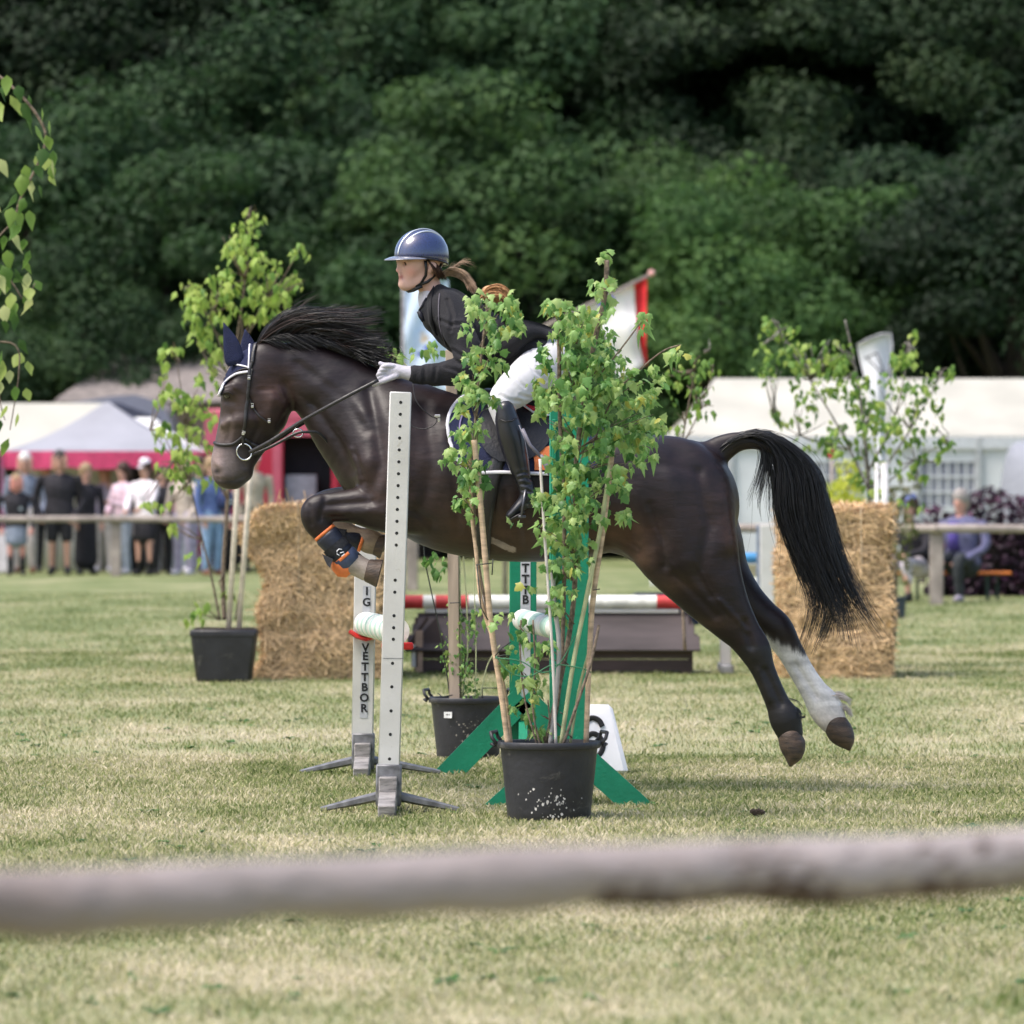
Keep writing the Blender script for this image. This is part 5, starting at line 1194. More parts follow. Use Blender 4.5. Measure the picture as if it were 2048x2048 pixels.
# twigs carrying the clusters
tw = MB()
for (cx, cy, rx, ry, n_, *r_) in C1 + C2 + C3:
    for k in range(3 if rx > 25 else 0):
        ax = 952 if cx < 1060 and cy < 1100 else 1150 if cx > 1060 else 1060
        ex, ey = cx + rnd.uniform(-.7, .7) * rx, cy + rnd.uniform(-.7, .7) * ry
        sx = ax + (cx - ax) * .1; sy = cy + ry * 1.2
        tw.tube([P(sx, sy, d), P((sx + ex) / 2, (sy + ey) / 2 - 6, d + rnd.uniform(-.05, .05)), P(ex, ey, d + rnd.uniform(-.1, .1))], [.003, .0022, .0012], n=5)
q_ = tw.build('twigs', barkm, pm_, smooth=True); q_['kind'] = 'stuff'

# second pot behind
d = 27.8
p2 = thing('potted_plant', 'black pot with white label, wooden stake and feathery green shoots behind the front pot', 'potted plant', P(936, 1520, d), 'potted plants')
po2, b2, R2, z2 = pot(p2, 936, 1394, 1520, 79, 62, d)
mb = MB(); c = P(896, 1430, d - R2 * .86); mb.box(c, (.044, .002, .030), rot=Matrix.Rotation(-.5, 3, 'Z')); lb_ = mb.build('pot_label', pm('label_white', (.8, .8, .8), rough=.6, bump=0), po2)
mb = MB()
for k in range(4): mb.box(c + Vector((-.008 + k * .006 , -.002 + .003 * (k - 1.5) * -.9 , .002)), (.0035, .0015, .006 + .002 * (k % 2)))
mb.build('label_print', inkm, lb_)
spl = MB()
for i in range(90):
    cx, cy = rnd.gauss(950, 22), rnd.gauss(1470, 24)
    if cy > 1516 or cy < 1410: continue
    rr_ = (62 + 12 * (1520 - cy) / 126) * d / F; xx = P(cx, cy, d).x - b2.x
    if abs(xx) > rr_ * .85: continue
    a_ = math.asin(xx / rr_); n_ = Vector((math.sin(a_), -math.cos(a_), 0)); cc = Vector((b2.x, d, P(cx, cy, d - .16).z)) + n_ * (rr_ + .0012); tx = Vector((math.cos(a_), math.sin(a_), 0)); s_ = abs(rnd.gauss(0, .002)) + .001
    spl.add([cc + tx * s_ * math.cos(q) + Vector((0, 0, 1)) * s_ * math.sin(q) * 1.6 for q in np.linspace(0, 5.5, 6)], [tuple(range(6))])
q_ = spl.build('dried_mud', pm('dried_mud', (.24, .22, .19), rough=.95), po2); q_['kind'] = 'stuff'
mb = MB(); a, b, R = shear_box(mb, 902, 700, 909, 1400, 22, d, .05, .003); mb.build('stake', pm('stake_wood', (.42, .33, .25), rough=.8, var=.25, scale=8, stretch=(1, 1, .15), bump=.3), p2, smooth='auto')
for pts, r in (([(922, 1395), (920, 1200), (918, 1080)], .005), ([(900, 1395), (885, 1290), (862, 1180), (850, 1120), (846, 1060)], .0035), ([(950, 1395), (952, 1300), (948, 1150), (946, 1060)], .003), ([(960, 1395), (975, 1330), (1000, 1290)], .003), ([(925, 1395), (935, 1240), (900, 900), (820, 740), (760, 700)], .004)):
    cane([(a, b, 0) for a, b in pts], r, wirem if r == .0035 else bambg, th=p2, name='stem', nodes=False)
for pts in ([(965, 1400), (965, 1376), (1000, 1376), (1000, 1400)], [(875, 1386), (885, 1394), (905, 1390)], [(900, 1206), (920, 1205), (921, 1212)]):
    mb = MB(); mb.tube([P(a, b, d - .05) for a, b in pts], .003, n=6); mb.build('wire', wirem, p2, smooth=True)
fm = leafmat('feather_leaf', [(0, (.07, .17, .04)), (.5, (.16, .32, .08)), (1, (.34, .46, .13))], .35)
FV = variants('birch', fm, (.15, .4, .6, .8, .95))
fl = clusters([(908, 1230, 18, 30, 50), (925, 1270, 26, 40, 80), (915, 1320, 26, 34, 80), (935, 1350, 24, 30, 60), (888, 1300, 12, 40, 26, .5), (950, 1260, 14, 20, 16), (942, 1385, 18, 14, 24), (955, 1220, 12, 12, 7, .6)], .022, d, .08, [1] * 10)
fl += clusters([(850, 700, 34, 14, 14, .8), (780, 706, 28, 14, 22, .8), (758, 690, 10, 8, 6, .9), (865, 682, 12, 7, 4, .6), (950, 1230, 40, 14, 10, .5), (866, 1130, 28, 30, 22, -1.2)], .045, d, .08, [1] * 10)
leaves(p2, fl, FV, fm)
# ---------------------------------------------------------------- foreground rail
logm = pm('weathered_log', (.40, .35, .34), rough=.9, var=.1, scale=2.2, stretch=(.35, 1, 1), bump=.9, bscale=22, col2=(.24, .195, .18), bdist=.02, dirt=((.12, .085, .07), 3.2, .60, .7))
fr = thing('fence_rail', 'thick blurred round timber rail crossing the bottom of the picture', 'fence rail', (0, 6.8, 0))
mb = MB(); A = []; rr_ = []
for t in np.linspace(-.6, 1.35, 110):
    px_ = 2048 * t; dd_ = 6.35 + (7.06 - 6.35) * t; top = 1738 + (1655 - 1738) * (t if t < 1.3 else t) + 3 * math.sin(t * 9) + 2 * math.sin(t * 23)
    r_ = .038 + .002 * math.sin(t * 17) + .0015 * math.sin(t * 41)
    p = P(px_, top, dd_); A.append(Vector((p.x, p.y, p.z - r_))); rr_.append(r_)
mb.tube(A, rr_, n=20); mb.build('rail', logm, fr, smooth=True)
bk = MB(); V = []; nA = 11  # dark shell at the lower right; underside shade worked into the bark colour
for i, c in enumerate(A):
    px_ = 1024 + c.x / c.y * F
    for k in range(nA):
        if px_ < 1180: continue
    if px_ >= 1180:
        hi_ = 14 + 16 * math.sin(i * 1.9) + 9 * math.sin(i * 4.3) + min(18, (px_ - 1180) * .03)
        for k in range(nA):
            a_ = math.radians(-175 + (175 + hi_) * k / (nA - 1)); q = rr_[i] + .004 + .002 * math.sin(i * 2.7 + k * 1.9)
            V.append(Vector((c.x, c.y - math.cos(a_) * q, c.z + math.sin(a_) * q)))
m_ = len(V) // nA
bk.add(V, [(i * nA + k, (i + 1) * nA + k, (i + 1) * nA + k + 1, i * nA + k + 1) for i in range(m_ - 1) for k in range(nA - 1)]); bk.build('shaded_bark', pm('shaded_log_bark', (.06, .04, .033), rough=.95, var=.3, scale=9, bump=1.0, bscale=25, col2=(.16, .11, .09), bdist=.02), fr, smooth=True)
for x_ in (-1.15, 1.35):
    mb = MB(); i = min(range(len(A)), key=lambda k: abs(A[k].x - x_)); c = A[i]
    mb.tube([Vector((c.x, c.y + .10, -.1)), Vector((c.x, c.y + .10, .5)), Vector((c.x, c.y + .10, c.z + .02))], .06, n=14); mb.build('post', logm, fr, smooth='auto')
# ---------------------------------------------------------------- arena fence
fencem = pm('fence_timber', (.34, .29, .26), rough=.8, var=.2, scale=4, bump=.5, bscale=20)
af = thing('fence', 'weathered wooden post and rail fence round the arena in front of the spectators', 'fence', P(232, 1152, 86))
pts = [(-11.4, 86.5), (-8.6, 86.2), (-5.985, 86), (-3.4, 85), (-1.3, 74), (2.2, 66), (4.85, 65), (7.2, 65), (9.5, 65)]
for (a, b) in zip(pts[:-1], pts[1:]):
    mb = MB(); mb.tube([Vector((a[0], a[1] - .09, .87)), Vector(((a[0] + b[0]) / 2, (a[1] + b[1]) / 2 - .09, .865)), Vector((b[0], b[1] - .09, .87))], [.055, .05, .052], n=10); mb.build('rail', fencem, af, smooth='auto')
for (x_, y_) in pts:
    mb = MB(); mb.box((x_, y_, .42), (.155, .10, .88), bev=.012); mb.build('post', fencem, af, smooth='auto')

# ---------------------------------------------------------------- potted saplings
birchm = leafmat('birch_leaf', [(0, (.05, .13, .03)), (.4, (.16, .30, .06)), (.7, (.30, .45, .09)), (1, (.46, .56, .14))], .45)
BV_ = variants('birch', birchm, (.2, .45, .65, .8, .95))
def sapling(th, cl, trunk, d, size, var_w, tk=.018, barkmat=barkm, twn=3, yj=.35):
    for pts, r in trunk:
        A = [Vector(p) for p in cr([list(P(a, b, d + c)) for a, b, c in pts], 6)]
        mb = MB(); mb.tube(A, list(np.linspace(r, r * .3, len(A))), n=7); mb.build('trunk' if r >= tk else 'branch', barkmat, th, smooth=True)
    lv = clusters(cl, size, d, yj, var_w, 4); leaves(th, lv, BV_, birchm)
    tw = MB(); T0 = [q for pts, r in trunk for q in pts]
    for (cx, cy, rx, ry, n_, *r_) in cl:
        b_ = min(T0, key=lambda q: (q[0] - cx) ** 2 + (q[1] - cy - ry) ** 2 * .5)
        if n_ < 1 or abs(b_[0] - cx) + abs(b_[1] - cy) > 170: b_ = (cx + rnd.uniform(-15, 15), cy + ry)
        for k in range(twn):
            e = (cx + rnd.uniform(-.8, .8) * rx, cy + rnd.uniform(-.8, .6) * ry)
            m_ = ((b_[0] + e[0]) / 2 + rnd.uniform(-8, 8), (b_[1] + e[1]) / 2 + rnd.uniform(-8, 8))
            tw.tube([P(b_[0], b_[1], d), P(m_[0], m_[1], d + rnd.uniform(-.1, .1)), P(e[0], e[1], d + rnd.uniform(-.2, .2))], [.006, .004, .002], n=5)
    q = tw.build('twigs', barkmat, th, smooth=True); q['kind'] = 'stuff'
d = 39.0
s1 = thing('potted_sapling', 'yellow green sapling in a square-sided black pot left of the straw bale', 'potted plant', P(449, 1360, d), 'potted plants')
sq = MB(); b = P(449, 1360, d); zr = P(0, 1258, d).z
sq.box((b.x, d, zr * .47), (.372, .36, zr * .94), taper=(1.19, 1.19), bev=.02); 
sq2 = MB(); sq2.box((b.x, d, zr - .026), (.455, .44, .052), bev=.012); po_ = sq.build('pot', potm, s1, smooth='auto'); 
V = []; sq2.build('rim', potm, po_, smooth='auto')
mb = MB(); mb.box((b.x, d, zr + .002), (.40, .38, .012)); mb.build('soil', soilm, s1)
for a_, b_ in (((459, 1236), (476, 960)), ((480, 1236), (500, 960)) ): 
    mb = MB(); A = [P(a_[0] - (b_[0] - a_[0]) * .12, a_[1] + 24, d - .05), P(*b_, d - .05), P(b_[0] + (b_[0] - a_[0]) * 1.0, b_[1] - 276, d - .05)]; mb.tube(A[:2] + [A[1] + (A[2] - A[1]) * .15], .020, n=8); mb.build('stake', pm('pale_stake', (.78, .68, .58), rough=.6, bump=.1), s1, smooth=True)
CL1 = [(502, 425, 10, 20, 9), (495, 455, 22, 24, 22), (478, 500, 28, 28, 30), (455, 480, 14, 12, 7), (505, 520, 26, 32, 34), (600, 492, 16, 12, 7), (610, 508, 10, 8, 4), (565, 545, 30, 26, 26), (590, 575, 30, 20, 14), (530, 570, 36, 36, 46), (470, 560, 40, 36, 46), (420, 560, 40, 20, 22), (370, 575, 14, 12, 7), (392, 590, 30, 22, 20), (430, 610, 40, 34, 40), (400, 645, 34, 30, 28), (500, 620, 36, 26, 30), (560, 610, 22, 16, 10), (440, 680, 26, 30, 20), (410, 700, 26, 26, 18), (425, 745, 22, 26, 16),
       (340, 690, 12, 16, 7), (350, 720, 16, 18, 9), (330, 765, 22, 20, 12), (362, 790, 28, 26, 24), (390, 830, 34, 28, 28), (400, 790, 22, 22, 14), (320, 850, 26, 22, 16), (350, 880, 32, 26, 22), (380, 910, 30, 24, 20), (340, 930, 26, 22, 14), (372, 950, 26, 26, 18), (298, 1000, 22, 10, 8), (340, 1012, 14, 8, 5), (350, 1050, 12, 10, 6, .9), (400, 870, 24, 24, 14), (400, 1220, 28, 24, 14, -.6), (450, 1180, 14, 10, 5), (398, 1110, 12, 8, 4), (430, 940, 20, 24, 8)]
sapling(s1, CL1, [([(449, 1240, 0), (446, 1150, 0), (455, 1000, 0), (462, 850, 0), (472, 700, 0), (490, 560, 0), (500, 420, 0)], .018), ([(440, 1240, .05), (422, 1150, .05), (405, 1080, .05), (380, 960, .05), (372, 850, .05), (350, 700, .0)], .009), ([(470, 1240, 0), (484, 1150, 0), (492, 1060, 0), (494, 1000, 0)], .006), ([(466, 760, 0), (420, 640, 0), (372, 575, 0)], .007), ([(474, 700, 0), (540, 600, 0), (604, 490, 0)], .007), ([(380, 960, 0), (350, 920, 0), (300, 860, 0)], .006)], d, .068, [.3, .3, .7, .7, 1.4, 1.4, 2, 2, 1.6, 1.6])
# birch sapling behind the right bale
d = 42.0
s2 = thing('potted_sapling', 'loose leafy birch sapling with pale stem rising behind the right straw bale', 'potted plant', P(1740, 1330, d), 'potted plants')
pot(s2, 1740, 1225, 1330, 60, 46, d, handles=False)
CL2 = [(1545, 645, 18, 12, 12), (1560, 665, 24, 22, 24), (1525, 690, 8, 6, 3), (1580, 700, 36, 18, 24), (1560, 735, 36, 26, 30), (1535, 760, 8, 8, 4), (1610, 745, 36, 30, 40), (1615, 690, 12, 14, 8), (1658, 685, 8, 22, 8), (1680, 690, 20, 20, 16), (1665, 730, 36, 30, 34), (1700, 760, 40, 34, 44), (1820, 680, 10, 26, 12), (1800, 700, 24, 16, 16), (1815, 730, 30, 24, 24), (1790, 770, 40, 28, 36), (1640, 790, 40, 30, 36), (1720, 810, 44, 34, 50), (1600, 810, 24, 34, 14), (1545, 820, 12, 28, 12), (1560, 845, 10, 14, 6), (1880, 745, 26, 14, 14), (1870, 770, 22, 16, 12), (1840, 800, 40, 28, 30), (1800, 830, 44, 34, 40), (1760, 860, 46, 34, 50), (1700, 870, 44, 34, 44), (1640, 870, 40, 34, 30), (1880, 850, 26, 26, 14), (1890, 890, 26, 16, 14), (1860, 920, 30, 16, 14), (1830, 900, 40, 26, 24), (1790, 930, 40, 30, 24), (1600, 890, 20, 26, 9), (1770, 990, 34, 30, 16), (1840, 980, 14, 30, 8), (1730, 930, 40, 34, 24), (1600, 700, 30, 14, 12), (1400, 690, 30, 16, 0)]
sapling(s2, CL2, [([(1740, 1235, 0), (1742, 1100, 0), (1738, 980, 0), (1728, 860, 0), (1712, 740, 0), (1690, 640, 0)], .022), ([(1738, 980, 0), (1680, 860, 0), (1620, 760, 0), (1560, 660, 0)], .010), ([(1738, 940, 0), (1790, 830, 0), (1820, 690, 0)], .010), ([(1740, 980, 0), (1820, 860, 0), (1885, 745, 0)], .010), ([(1736, 1000, 0), (1830, 920, 0), (1895, 885, 0)], .007), ([(1700, 900, 0), (1600, 870, 0), (1548, 840, 0)], .006)], d, .062, [1.6, 1.6, 1.8, 1.8, 1.4, 1.4, 1, 1, .8, .8], barkmat=pm('birch_bark', (.35, .32, .28), rough=.7, var=.3, scale=30, col2=(.08, .07, .06)))
for x_ in (1752, 1768):
    mb = MB(); A = [P(x_, 1220, d - .12), P(x_ + 2, 925, d - .12)]; mb.tube(A, .018 if x_ == 1752 else .030, n=8); mb.build('stake', pm('white_stake', (.75, .72, .72), rough=.6, bump=.1), s2, smooth=True)
# leafy tree tips behind the near plant and the yellow shrub
d = 36
s3 = thing('shrub', 'small twiggy shrub with olive leaves just right of the big maple, by the marquee corner', 'shrub', P(1370, 1310, d))
CL3 = [(1345, 740, 20, 30, 14), (1380, 760, 26, 30, 22), (1400, 720, 14, 16, 8), (1425, 735, 12, 24, 10), (1370, 810, 30, 30, 24), (1410, 790, 20, 24, 12), (1355, 860, 20, 24, 10, -.5), (1385, 880, 16, 24, 10, -.8), (1420, 810, 14, 14, 5, -.8)]
sapling(s3, CL3, [([(1370, 1300, 0), (1360, 1100, 0), (1356, 950, 0), (1370, 850, 0), (1390, 740, 0)], .012), ([(1360, 900, 0), (1400, 820, 0), (1425, 740, 0)], .006)], d, .052, [1.6, 1.6, 1.6, 1.6, 1, 1, .6, .6, .3, .3], tk=.012)
d = 60
ysh = thing('shrub', 'yellow green bush standing behind the right straw bale', 'shrub', P(1695, 1228, d))
ym = leafmat('yellow_leaf', [(0, (.25, .30, .04)), (.5, (.55, .60, .06)), (1, (.70, .72, .12))], .4)
YV = variants('birch', ym, (.2, .45, .65, .8, .95))
yl = clusters([(1700, 940, 30, 26, 60), (1690, 980, 40, 30, 110), (1700, 1020, 46, 34, 130), (1700, 1080, 44, 50, 130), (1655, 1000, 14, 40, 30), (1690, 1160, 30, 40, 60)], .07, d, .3, [1] * 10); leaves(ysh, yl, YV, ym)
mb = MB(); mb.tube([P(1695, 1228, d), P(1700, 1100, d), P(1695, 940, d)], [.03, .02, .01], n=8); mb.build('stem', barkm, ysh, smooth=True)
hp_ = thing('shrub', 'olive brown shrub between the yellow bush and the seated people', 'shrub', P(1790, 1220, 63))
ol = leafmat('olive_leaf', [(0, (.06, .07, .02)), (.5, (.14, .16, .05)), (1, (.28, .22, .10))], .3); OV = variants('birch', ol, (.1, .3, .5, .7, .95))
leaves(hp_, clusters([(1795, 1000, 30, 30, 70), (1800, 1060, 36, 40, 90), (1820, 960, 20, 20, 24), (1790, 1130, 36, 40, 60)], .07, 63, .3, [1] * 10), OV, ol)
mb = MB(); mb.tube([P(1790, 1218, 63), P(1795, 1000, 63)], [.03, .01], n=8); mb.build('stem', barkm, hp_, smooth=True)

# ---------------------------------------------------------------- straw bales
strawm = pm('straw', (.80, .56, .33), rough=.7, var=.15, scale=9, bump=.3, attr='tone', col2=(.56, .39, .23))
strawb = pm('straw_body', (.44, .29, .155), rough=.95, var=.3, scale=14, bump=1.0, bscale=30, bdist=.03)
def bale(label, x0, x1, y0, y1, d, dep, seed, hang=False, ns=5200):
    r = np.random.default_rng(seed); th = thing('straw_bale', label, 'straw bale', P((x0 + x1) / 2, y1, d), 'straw bales')
    X0, X1 = P(x0, 0, d).x, P(x1, 0, d).x; Zt = P(0, y0, d).z; W_, D_ = X1 - X0, dep; cx, cy = (X0 + X1) / 2, d + dep / 2
    N = 14; V = []; Fq = []; idx = {}
    def key(i, j, k): 
        if (i, j, k) not in idx:
            u, v, w_ = i / N, j / N, k / N; rd = lambda t: math.copysign(abs(t) ** .9, t)
            lump = 1 + .03 * math.sin(u * 9 + seed) * math.sin(w_ * 11 + seed * 2) + .02 * math.sin(v * 13 + w_ * 7)
            x = (u * 2 - 1); y = (v * 2 - 1); q = max(abs(x), abs(y)); rr2 = math.hypot(x, y)
            cf = 1 - .05 * max(0, (rr2 - 1) / .414)
            band = 1 - .03 * (1 if min(abs(w_ - .27), abs(w_ - .55), abs(w_ - .8)) < .02 else 0)
            xx = cx + x * W_ / 2 * cf * lump * band; yy = cy + y * D_ / 2 * cf * lump * band; zz = Zt * w_ * (1 + (.015 * math.sin(u * 8 + v * 6) if k == N else 0))
            if hang: xx -= .14 * math.exp(-((w_ - .86) / .14) ** 2) * (1 - u) ** 1.5; xx -= .10 * math.exp(-(w_ / .07) ** 2) * (1 - u); xx += .03 * math.sin(w_ * 14) * (1 - u); zz -= .05 * (1 - u) * (w_ > .9) * (1 - u)
            idx[(i, j, k)] = len(V); V.append((xx, yy, zz))
        return idx[(i, j, k)]
    def face(fn):
        for a in range(N):
            for b in range(N): Fq.append(tuple(key(*fn(a + p, b + q)) for p, q in ((0, 0), (1, 0), (1, 1), (0, 1))))
    face(lambda a, b: (a, 0, b)); face(lambda a, b: (N - a, N, b)); face(lambda a, b: (0, N - a, b)); face(lambda a, b: (N, a, b)); face(lambda a, b: (a, b, N))
    mesh_obj('bale_body', V, Fq, strawb, th, True)
    Va = np.array(V); Fa = np.array(Fq); tri = r.integers(0, len(Fa), ns); fc = Va[Fa[tri]]
    wgt = r.dirichlet([1, 1, 1, 1], ns); p = (fc * wgt[:, :, None]).sum(1); nn = np.cross(fc[:, 2] - fc[:, 0], fc[:, 3] - fc[:, 1]); nn /= np.maximum(np.linalg.norm(nn, axis=1, keepdims=True), 1e-9)
    out = []; T = []; Fs = []; b0 = 0
    for i in range(ns):
        n_ = nn[i]; t = r.normal(0, 1, 3); t[2] *= (1.6 if hang and r.random() < .4 else .55); t -= n_ * (t @ n_) ; t /= np.linalg.norm(t) + 1e-9
        L = r.uniform(.05, .20) * (1.6 if hang and r.random() < .3 else 1); s_ = np.linspace(-.5, .5, 4)[:, None]; bend = np.cross(n_, t) * r.normal(0, .25)
        lift = r.uniform(.003, .02) + (abs(s_) ** 2) * r.normal(.03, .06)
        c = p[i] + t * s_ * L + bend * (s_ ** 2) * L + n_ * lift; c[:, 2] = np.maximum(c[:, 2], .004)
        sd = np.cross(n_, t) * r.uniform(.0018, .0042)
        out += [c + sd, c - sd]; T.append(np.tile(r.uniform(.55, 1.25), 8))
        for k in range(3): Fs.append((b0 + k, b0 + k + 1, b0 + 4 + k + 1, b0 + 4 + k))
        b0 += 8
    Vv = np.concatenate([np.concatenate([out[2 * i], out[2 * i + 1]]) for i in range(ns)]); tn = np.concatenate(T)
    o = mesh_obj('loose_straw', Vv, Fs, strawm, th, False, attr={'tone': np.c_[tn, tn, tn * .95]}); o['kind'] = 'stuff'
    for f_ in (.3, .7):
        mb = MB(); xx = X0 + W_ * f_; e = .012
        mb.tube([(xx, cy - D_ / 2 - e, .02), (xx + .01, cy - D_ / 2 - e, Zt * .5), (xx, cy - D_ / 2 - e, Zt + e), (xx, cy + D_ / 2, Zt + e)], .0035, n=5); mb.build('baling_twine', pm('bale_twine', (.50, .40, .26), rough=.8), th, smooth=True)
bale('shaggy straw bale behind the white standards with straw sliding off its left edge', 522, 768, 1012, 1360, 39.4, 1.3, 3, True, 10500)
bale('neat upright straw bale behind the tail of the horse, on the right', 1570, 1786, 1020, 1356, 39.6, 1.2, 5, False, 8500)

# ---------------------------------------------------------------- hut filler, far poles, tub
brownw = pm('brown_stained_board', (.060, .040, .040), rough=.7, var=.2, scale=5, stretch=(.3, 1, 1), bump=.4, bscale=30)
roofw = pm('faded_roof_board', (.062, .050, .050), rough=.75, var=.2, scale=5, stretch=(.3, 1, 1), bump=.4, bscale=30)
d = 40.6; dd2 = .62
ht = thing('jump_filler_hut', 'low brown wooden hut shaped jump filler with white ridge under the red and white pole', 'jump filler', P(1105, 1345, d))
zE, zR = P(0, 1300, d).z, P(0, 1232, d + .3).z; xl, xr = P(828, 0, d).x, P(1386, 0, d).x; z0 = .02
for k in range(2):
    mb = MB(); mb.box(((xl + xr) / 2, d + .02, z0 + zE * (.25 + .5 * k)), (xr - xl, .025, zE * .5 - .004), bev=.003); mb.build('wall_board', brownw, ht)
for k in range(3):      # roof boards, front slope, each lapping over the one below
    for sg in (1, -1):
        t0, t1 = k / 3, (k + 1) / 3; yc = d + dd2 / 2; 
        a0 = Vector((0, yc - sg * (dd2 / 2 + .06) * (1 - t0), zE + (zR - zE) * t0 - .012)); a1 = Vector((0, yc - sg * (dd2 / 2 + .06) * (1 - t1), zE + (zR - zE) * t1))
        t = a1 - a0; ang = math.atan2(t.z, t.y); ex = .055 * (1 - t0 * .8) if k < 3 else 0
        mb = MB(); mb.box(Vector(((xl + xr) / 2, 0, 0)) + (a0 + a1) / 2 + Vector((0, 0, .012)), (xr - xl + .10 - .07 * k, t.length + .015, .018), rot=Matrix.Rotation(ang, 3, 'X'), bev=.003); mb.build('roof_board', roofw, ht)
mb = MB(); mb.box(((xl + xr) / 2 - .01, d + dd2 / 2, zR + .035), (xr - xl - .16, .07, .03), bev=.006); mb.build('ridge', whitep, ht)
for x_, s_ in ((xl + .02, 1), (xr - .02, -1)):
    mb = MB(); yc = d + dd2 / 2; mb.prism([(x_, d + .04, z0), (x_, d + dd2 - .04, z0), (x_, d + dd2 - .04, zE), (x_, yc, zR - .01), (x_, d + .04, zE)], (.02 * -s_, 0, 0)); mb.build('gable_board', brownw, ht)
mb = MB(); mb.box((xl + .035, d - .02, zE * .95), (.055, .05, .30), bev=.004); mb.build('gable_post', pm('tan_post', (.36, .25, .19), rough=.7), ht)
mb = MB(); mb.box((xl + .005, d - .03, zE * .75), (.05, .03, .16), bev=.004); mb.build('white_block', whitep, ht)
# visible gable face on the left end, turned to the camera
mb = MB(); mb.prism([(xl - .05, d - .01, zE), (xl + .16, d - .01, zR), (xl + .24, d - .01, zE * .98)], (0, .02, 0)); mb.build('gable_face', brownw, ht)
mb = MB(); mb.tube([(xl - .06, d - .03, zE - .01), (xl + .10, d - .03, zR + .0)], .014, n=6); mb.build('barge_board', brownw, ht)
for x_ in (xl + .05, xr - .05):
    mb = MB(); mb.box((x_, d + dd2 / 2, .012), (.08, dd2, .024)); mb.build('skid', brownw, ht)
pole('jump_pole', 'red and white pole held level above the brown hut filler', P(792, 1204, 40.9), P(1440, 1204, 40.9), .05, [(.45, 1), (.2, 0), (.55, 1), (1.5, 0), (.3, 1), (.6, 0), (.72, 0), (.75, 1), (.3, 0)], [polew, poler])
for x_, lab in ((786, 'plain low white standard under the left end of the red and white pole'), (1452, 'plain low white standard under the right end of the red and white pole')):
    th = thing('jump_standard', lab, 'jump standard', P(x_, 1347, 40.9), 'jump standards')
    mb = MB(); p_ = P(x_, 1347, 40.9); mb.box((p_.x, 41.0, .35), (.08, .08, .7), bev=.006); mb.build('post', whitep, th, smooth='auto')
    mb = MB(); mb.box((p_.x, 41.0, .03), (.09, .8, .06), bev=.006); mb.build('foot', greyst, th, smooth='auto')
d = 55
tb2 = thing('water_tub', 'low dark navy tub lying behind the brown hut filler', 'tub', P(1340, 1250, d))
mb = MB(); p_ = P(1345, 1250, d); mb.lathe((p_.x, d + .3, 0), [(.20, 0), (.28, .005), (.33, .27), (.37, .28), (.37, .31), (.33, .31), (.30, .12), (.01, .1)], n=36); mb.build('tub', pm('navy_plastic', (.02, .03, .07), rough=.4, bump=.1), tb2, smooth='auto')
# far coloured jump and white wing
d = 52
fj = thing('jump_wing', 'tall white jump wing post seen just behind the hind quarters of the horse', 'jump standard', P(1535, 1266, d))
mb = MB(); shear_box(mb, 1534, 1050, 1534, 1262, 28, d, .09, .006); mb.build('post', whitep, fj, smooth='auto')
mb = MB(); shear_box(mb, 1516, 1050, 1516, 1262, 6, d + .05, .09, .002); mb.build('side_board', pm('blue_grey_board', (.20, .24, .32), rough=.6), fj)
mb = MB(); mb.box(P(1534, 1262, d) + Vector((0, 0, .0)), (.12, .7, .05), bev=.006); mb.build('foot', whitep, fj, smooth='auto')
bluep = pm('sky_blue_paint', (.06, .26, .52), rough=.5, bump=.1); orp = pm('orange_paint', (.70, .34, .05), rough=.5, bump=.1)
pole('jump_pole', 'orange and blue pole of the far jump behind the hind quarters, upper one', P(1300, 1116, 52.1), P(1516, 1116, 52.1), .05, [(.45, 1), (.35, 0), (.12, 2), (.08, 1), (.1, 0)][:0] + [(.55, 0), (.23, 1), (.13, 0), (.1, 0)], [bluep, orp])
pole('jump_pole', 'blue and white pole of the far jump behind the hind quarters, lower one', P(1300, 1166, 52.1), P(1516, 1166, 52.1), .05, [(.5, 1), (.36, 0), (.13, 1)], [bluep, polew])
mb = MB(); mb.box(P(1495, 1141, 52.2), (.16, .02, .11)); tag(mb.build('jump_plank', pm('cream_plank', (.55, .48, .30), rough=.6), None), 'cream plank between the orange and blue poles of the far jump', 'plank')
mb = MB(); mb.tube([P(1745, 1010, 70), P(1745, 926, 70)], .02, n=6)
fl_ = thing('marker_flag', 'small red marker flag on a thin pole above the right straw bale', 'flag', P(1664, 1205, 66))
mb = MB(); mb.tube([P(1664, 1205, 66), P(1664, 895, 66)], .022, n=8); mb.build('pole', fencem, fl_, smooth=True)
g = [[P(1652 + 22 * i / 5, 897 + 18 * j / 3 + 2 * math.sin(i), 66 + .04 * math.sin(i * 1.7)) for j in range(4)] for i in range(6)]; sheet('cloth', g, .01, pm('red_cloth', (.55, .02, .05), rough=.7), fl_)

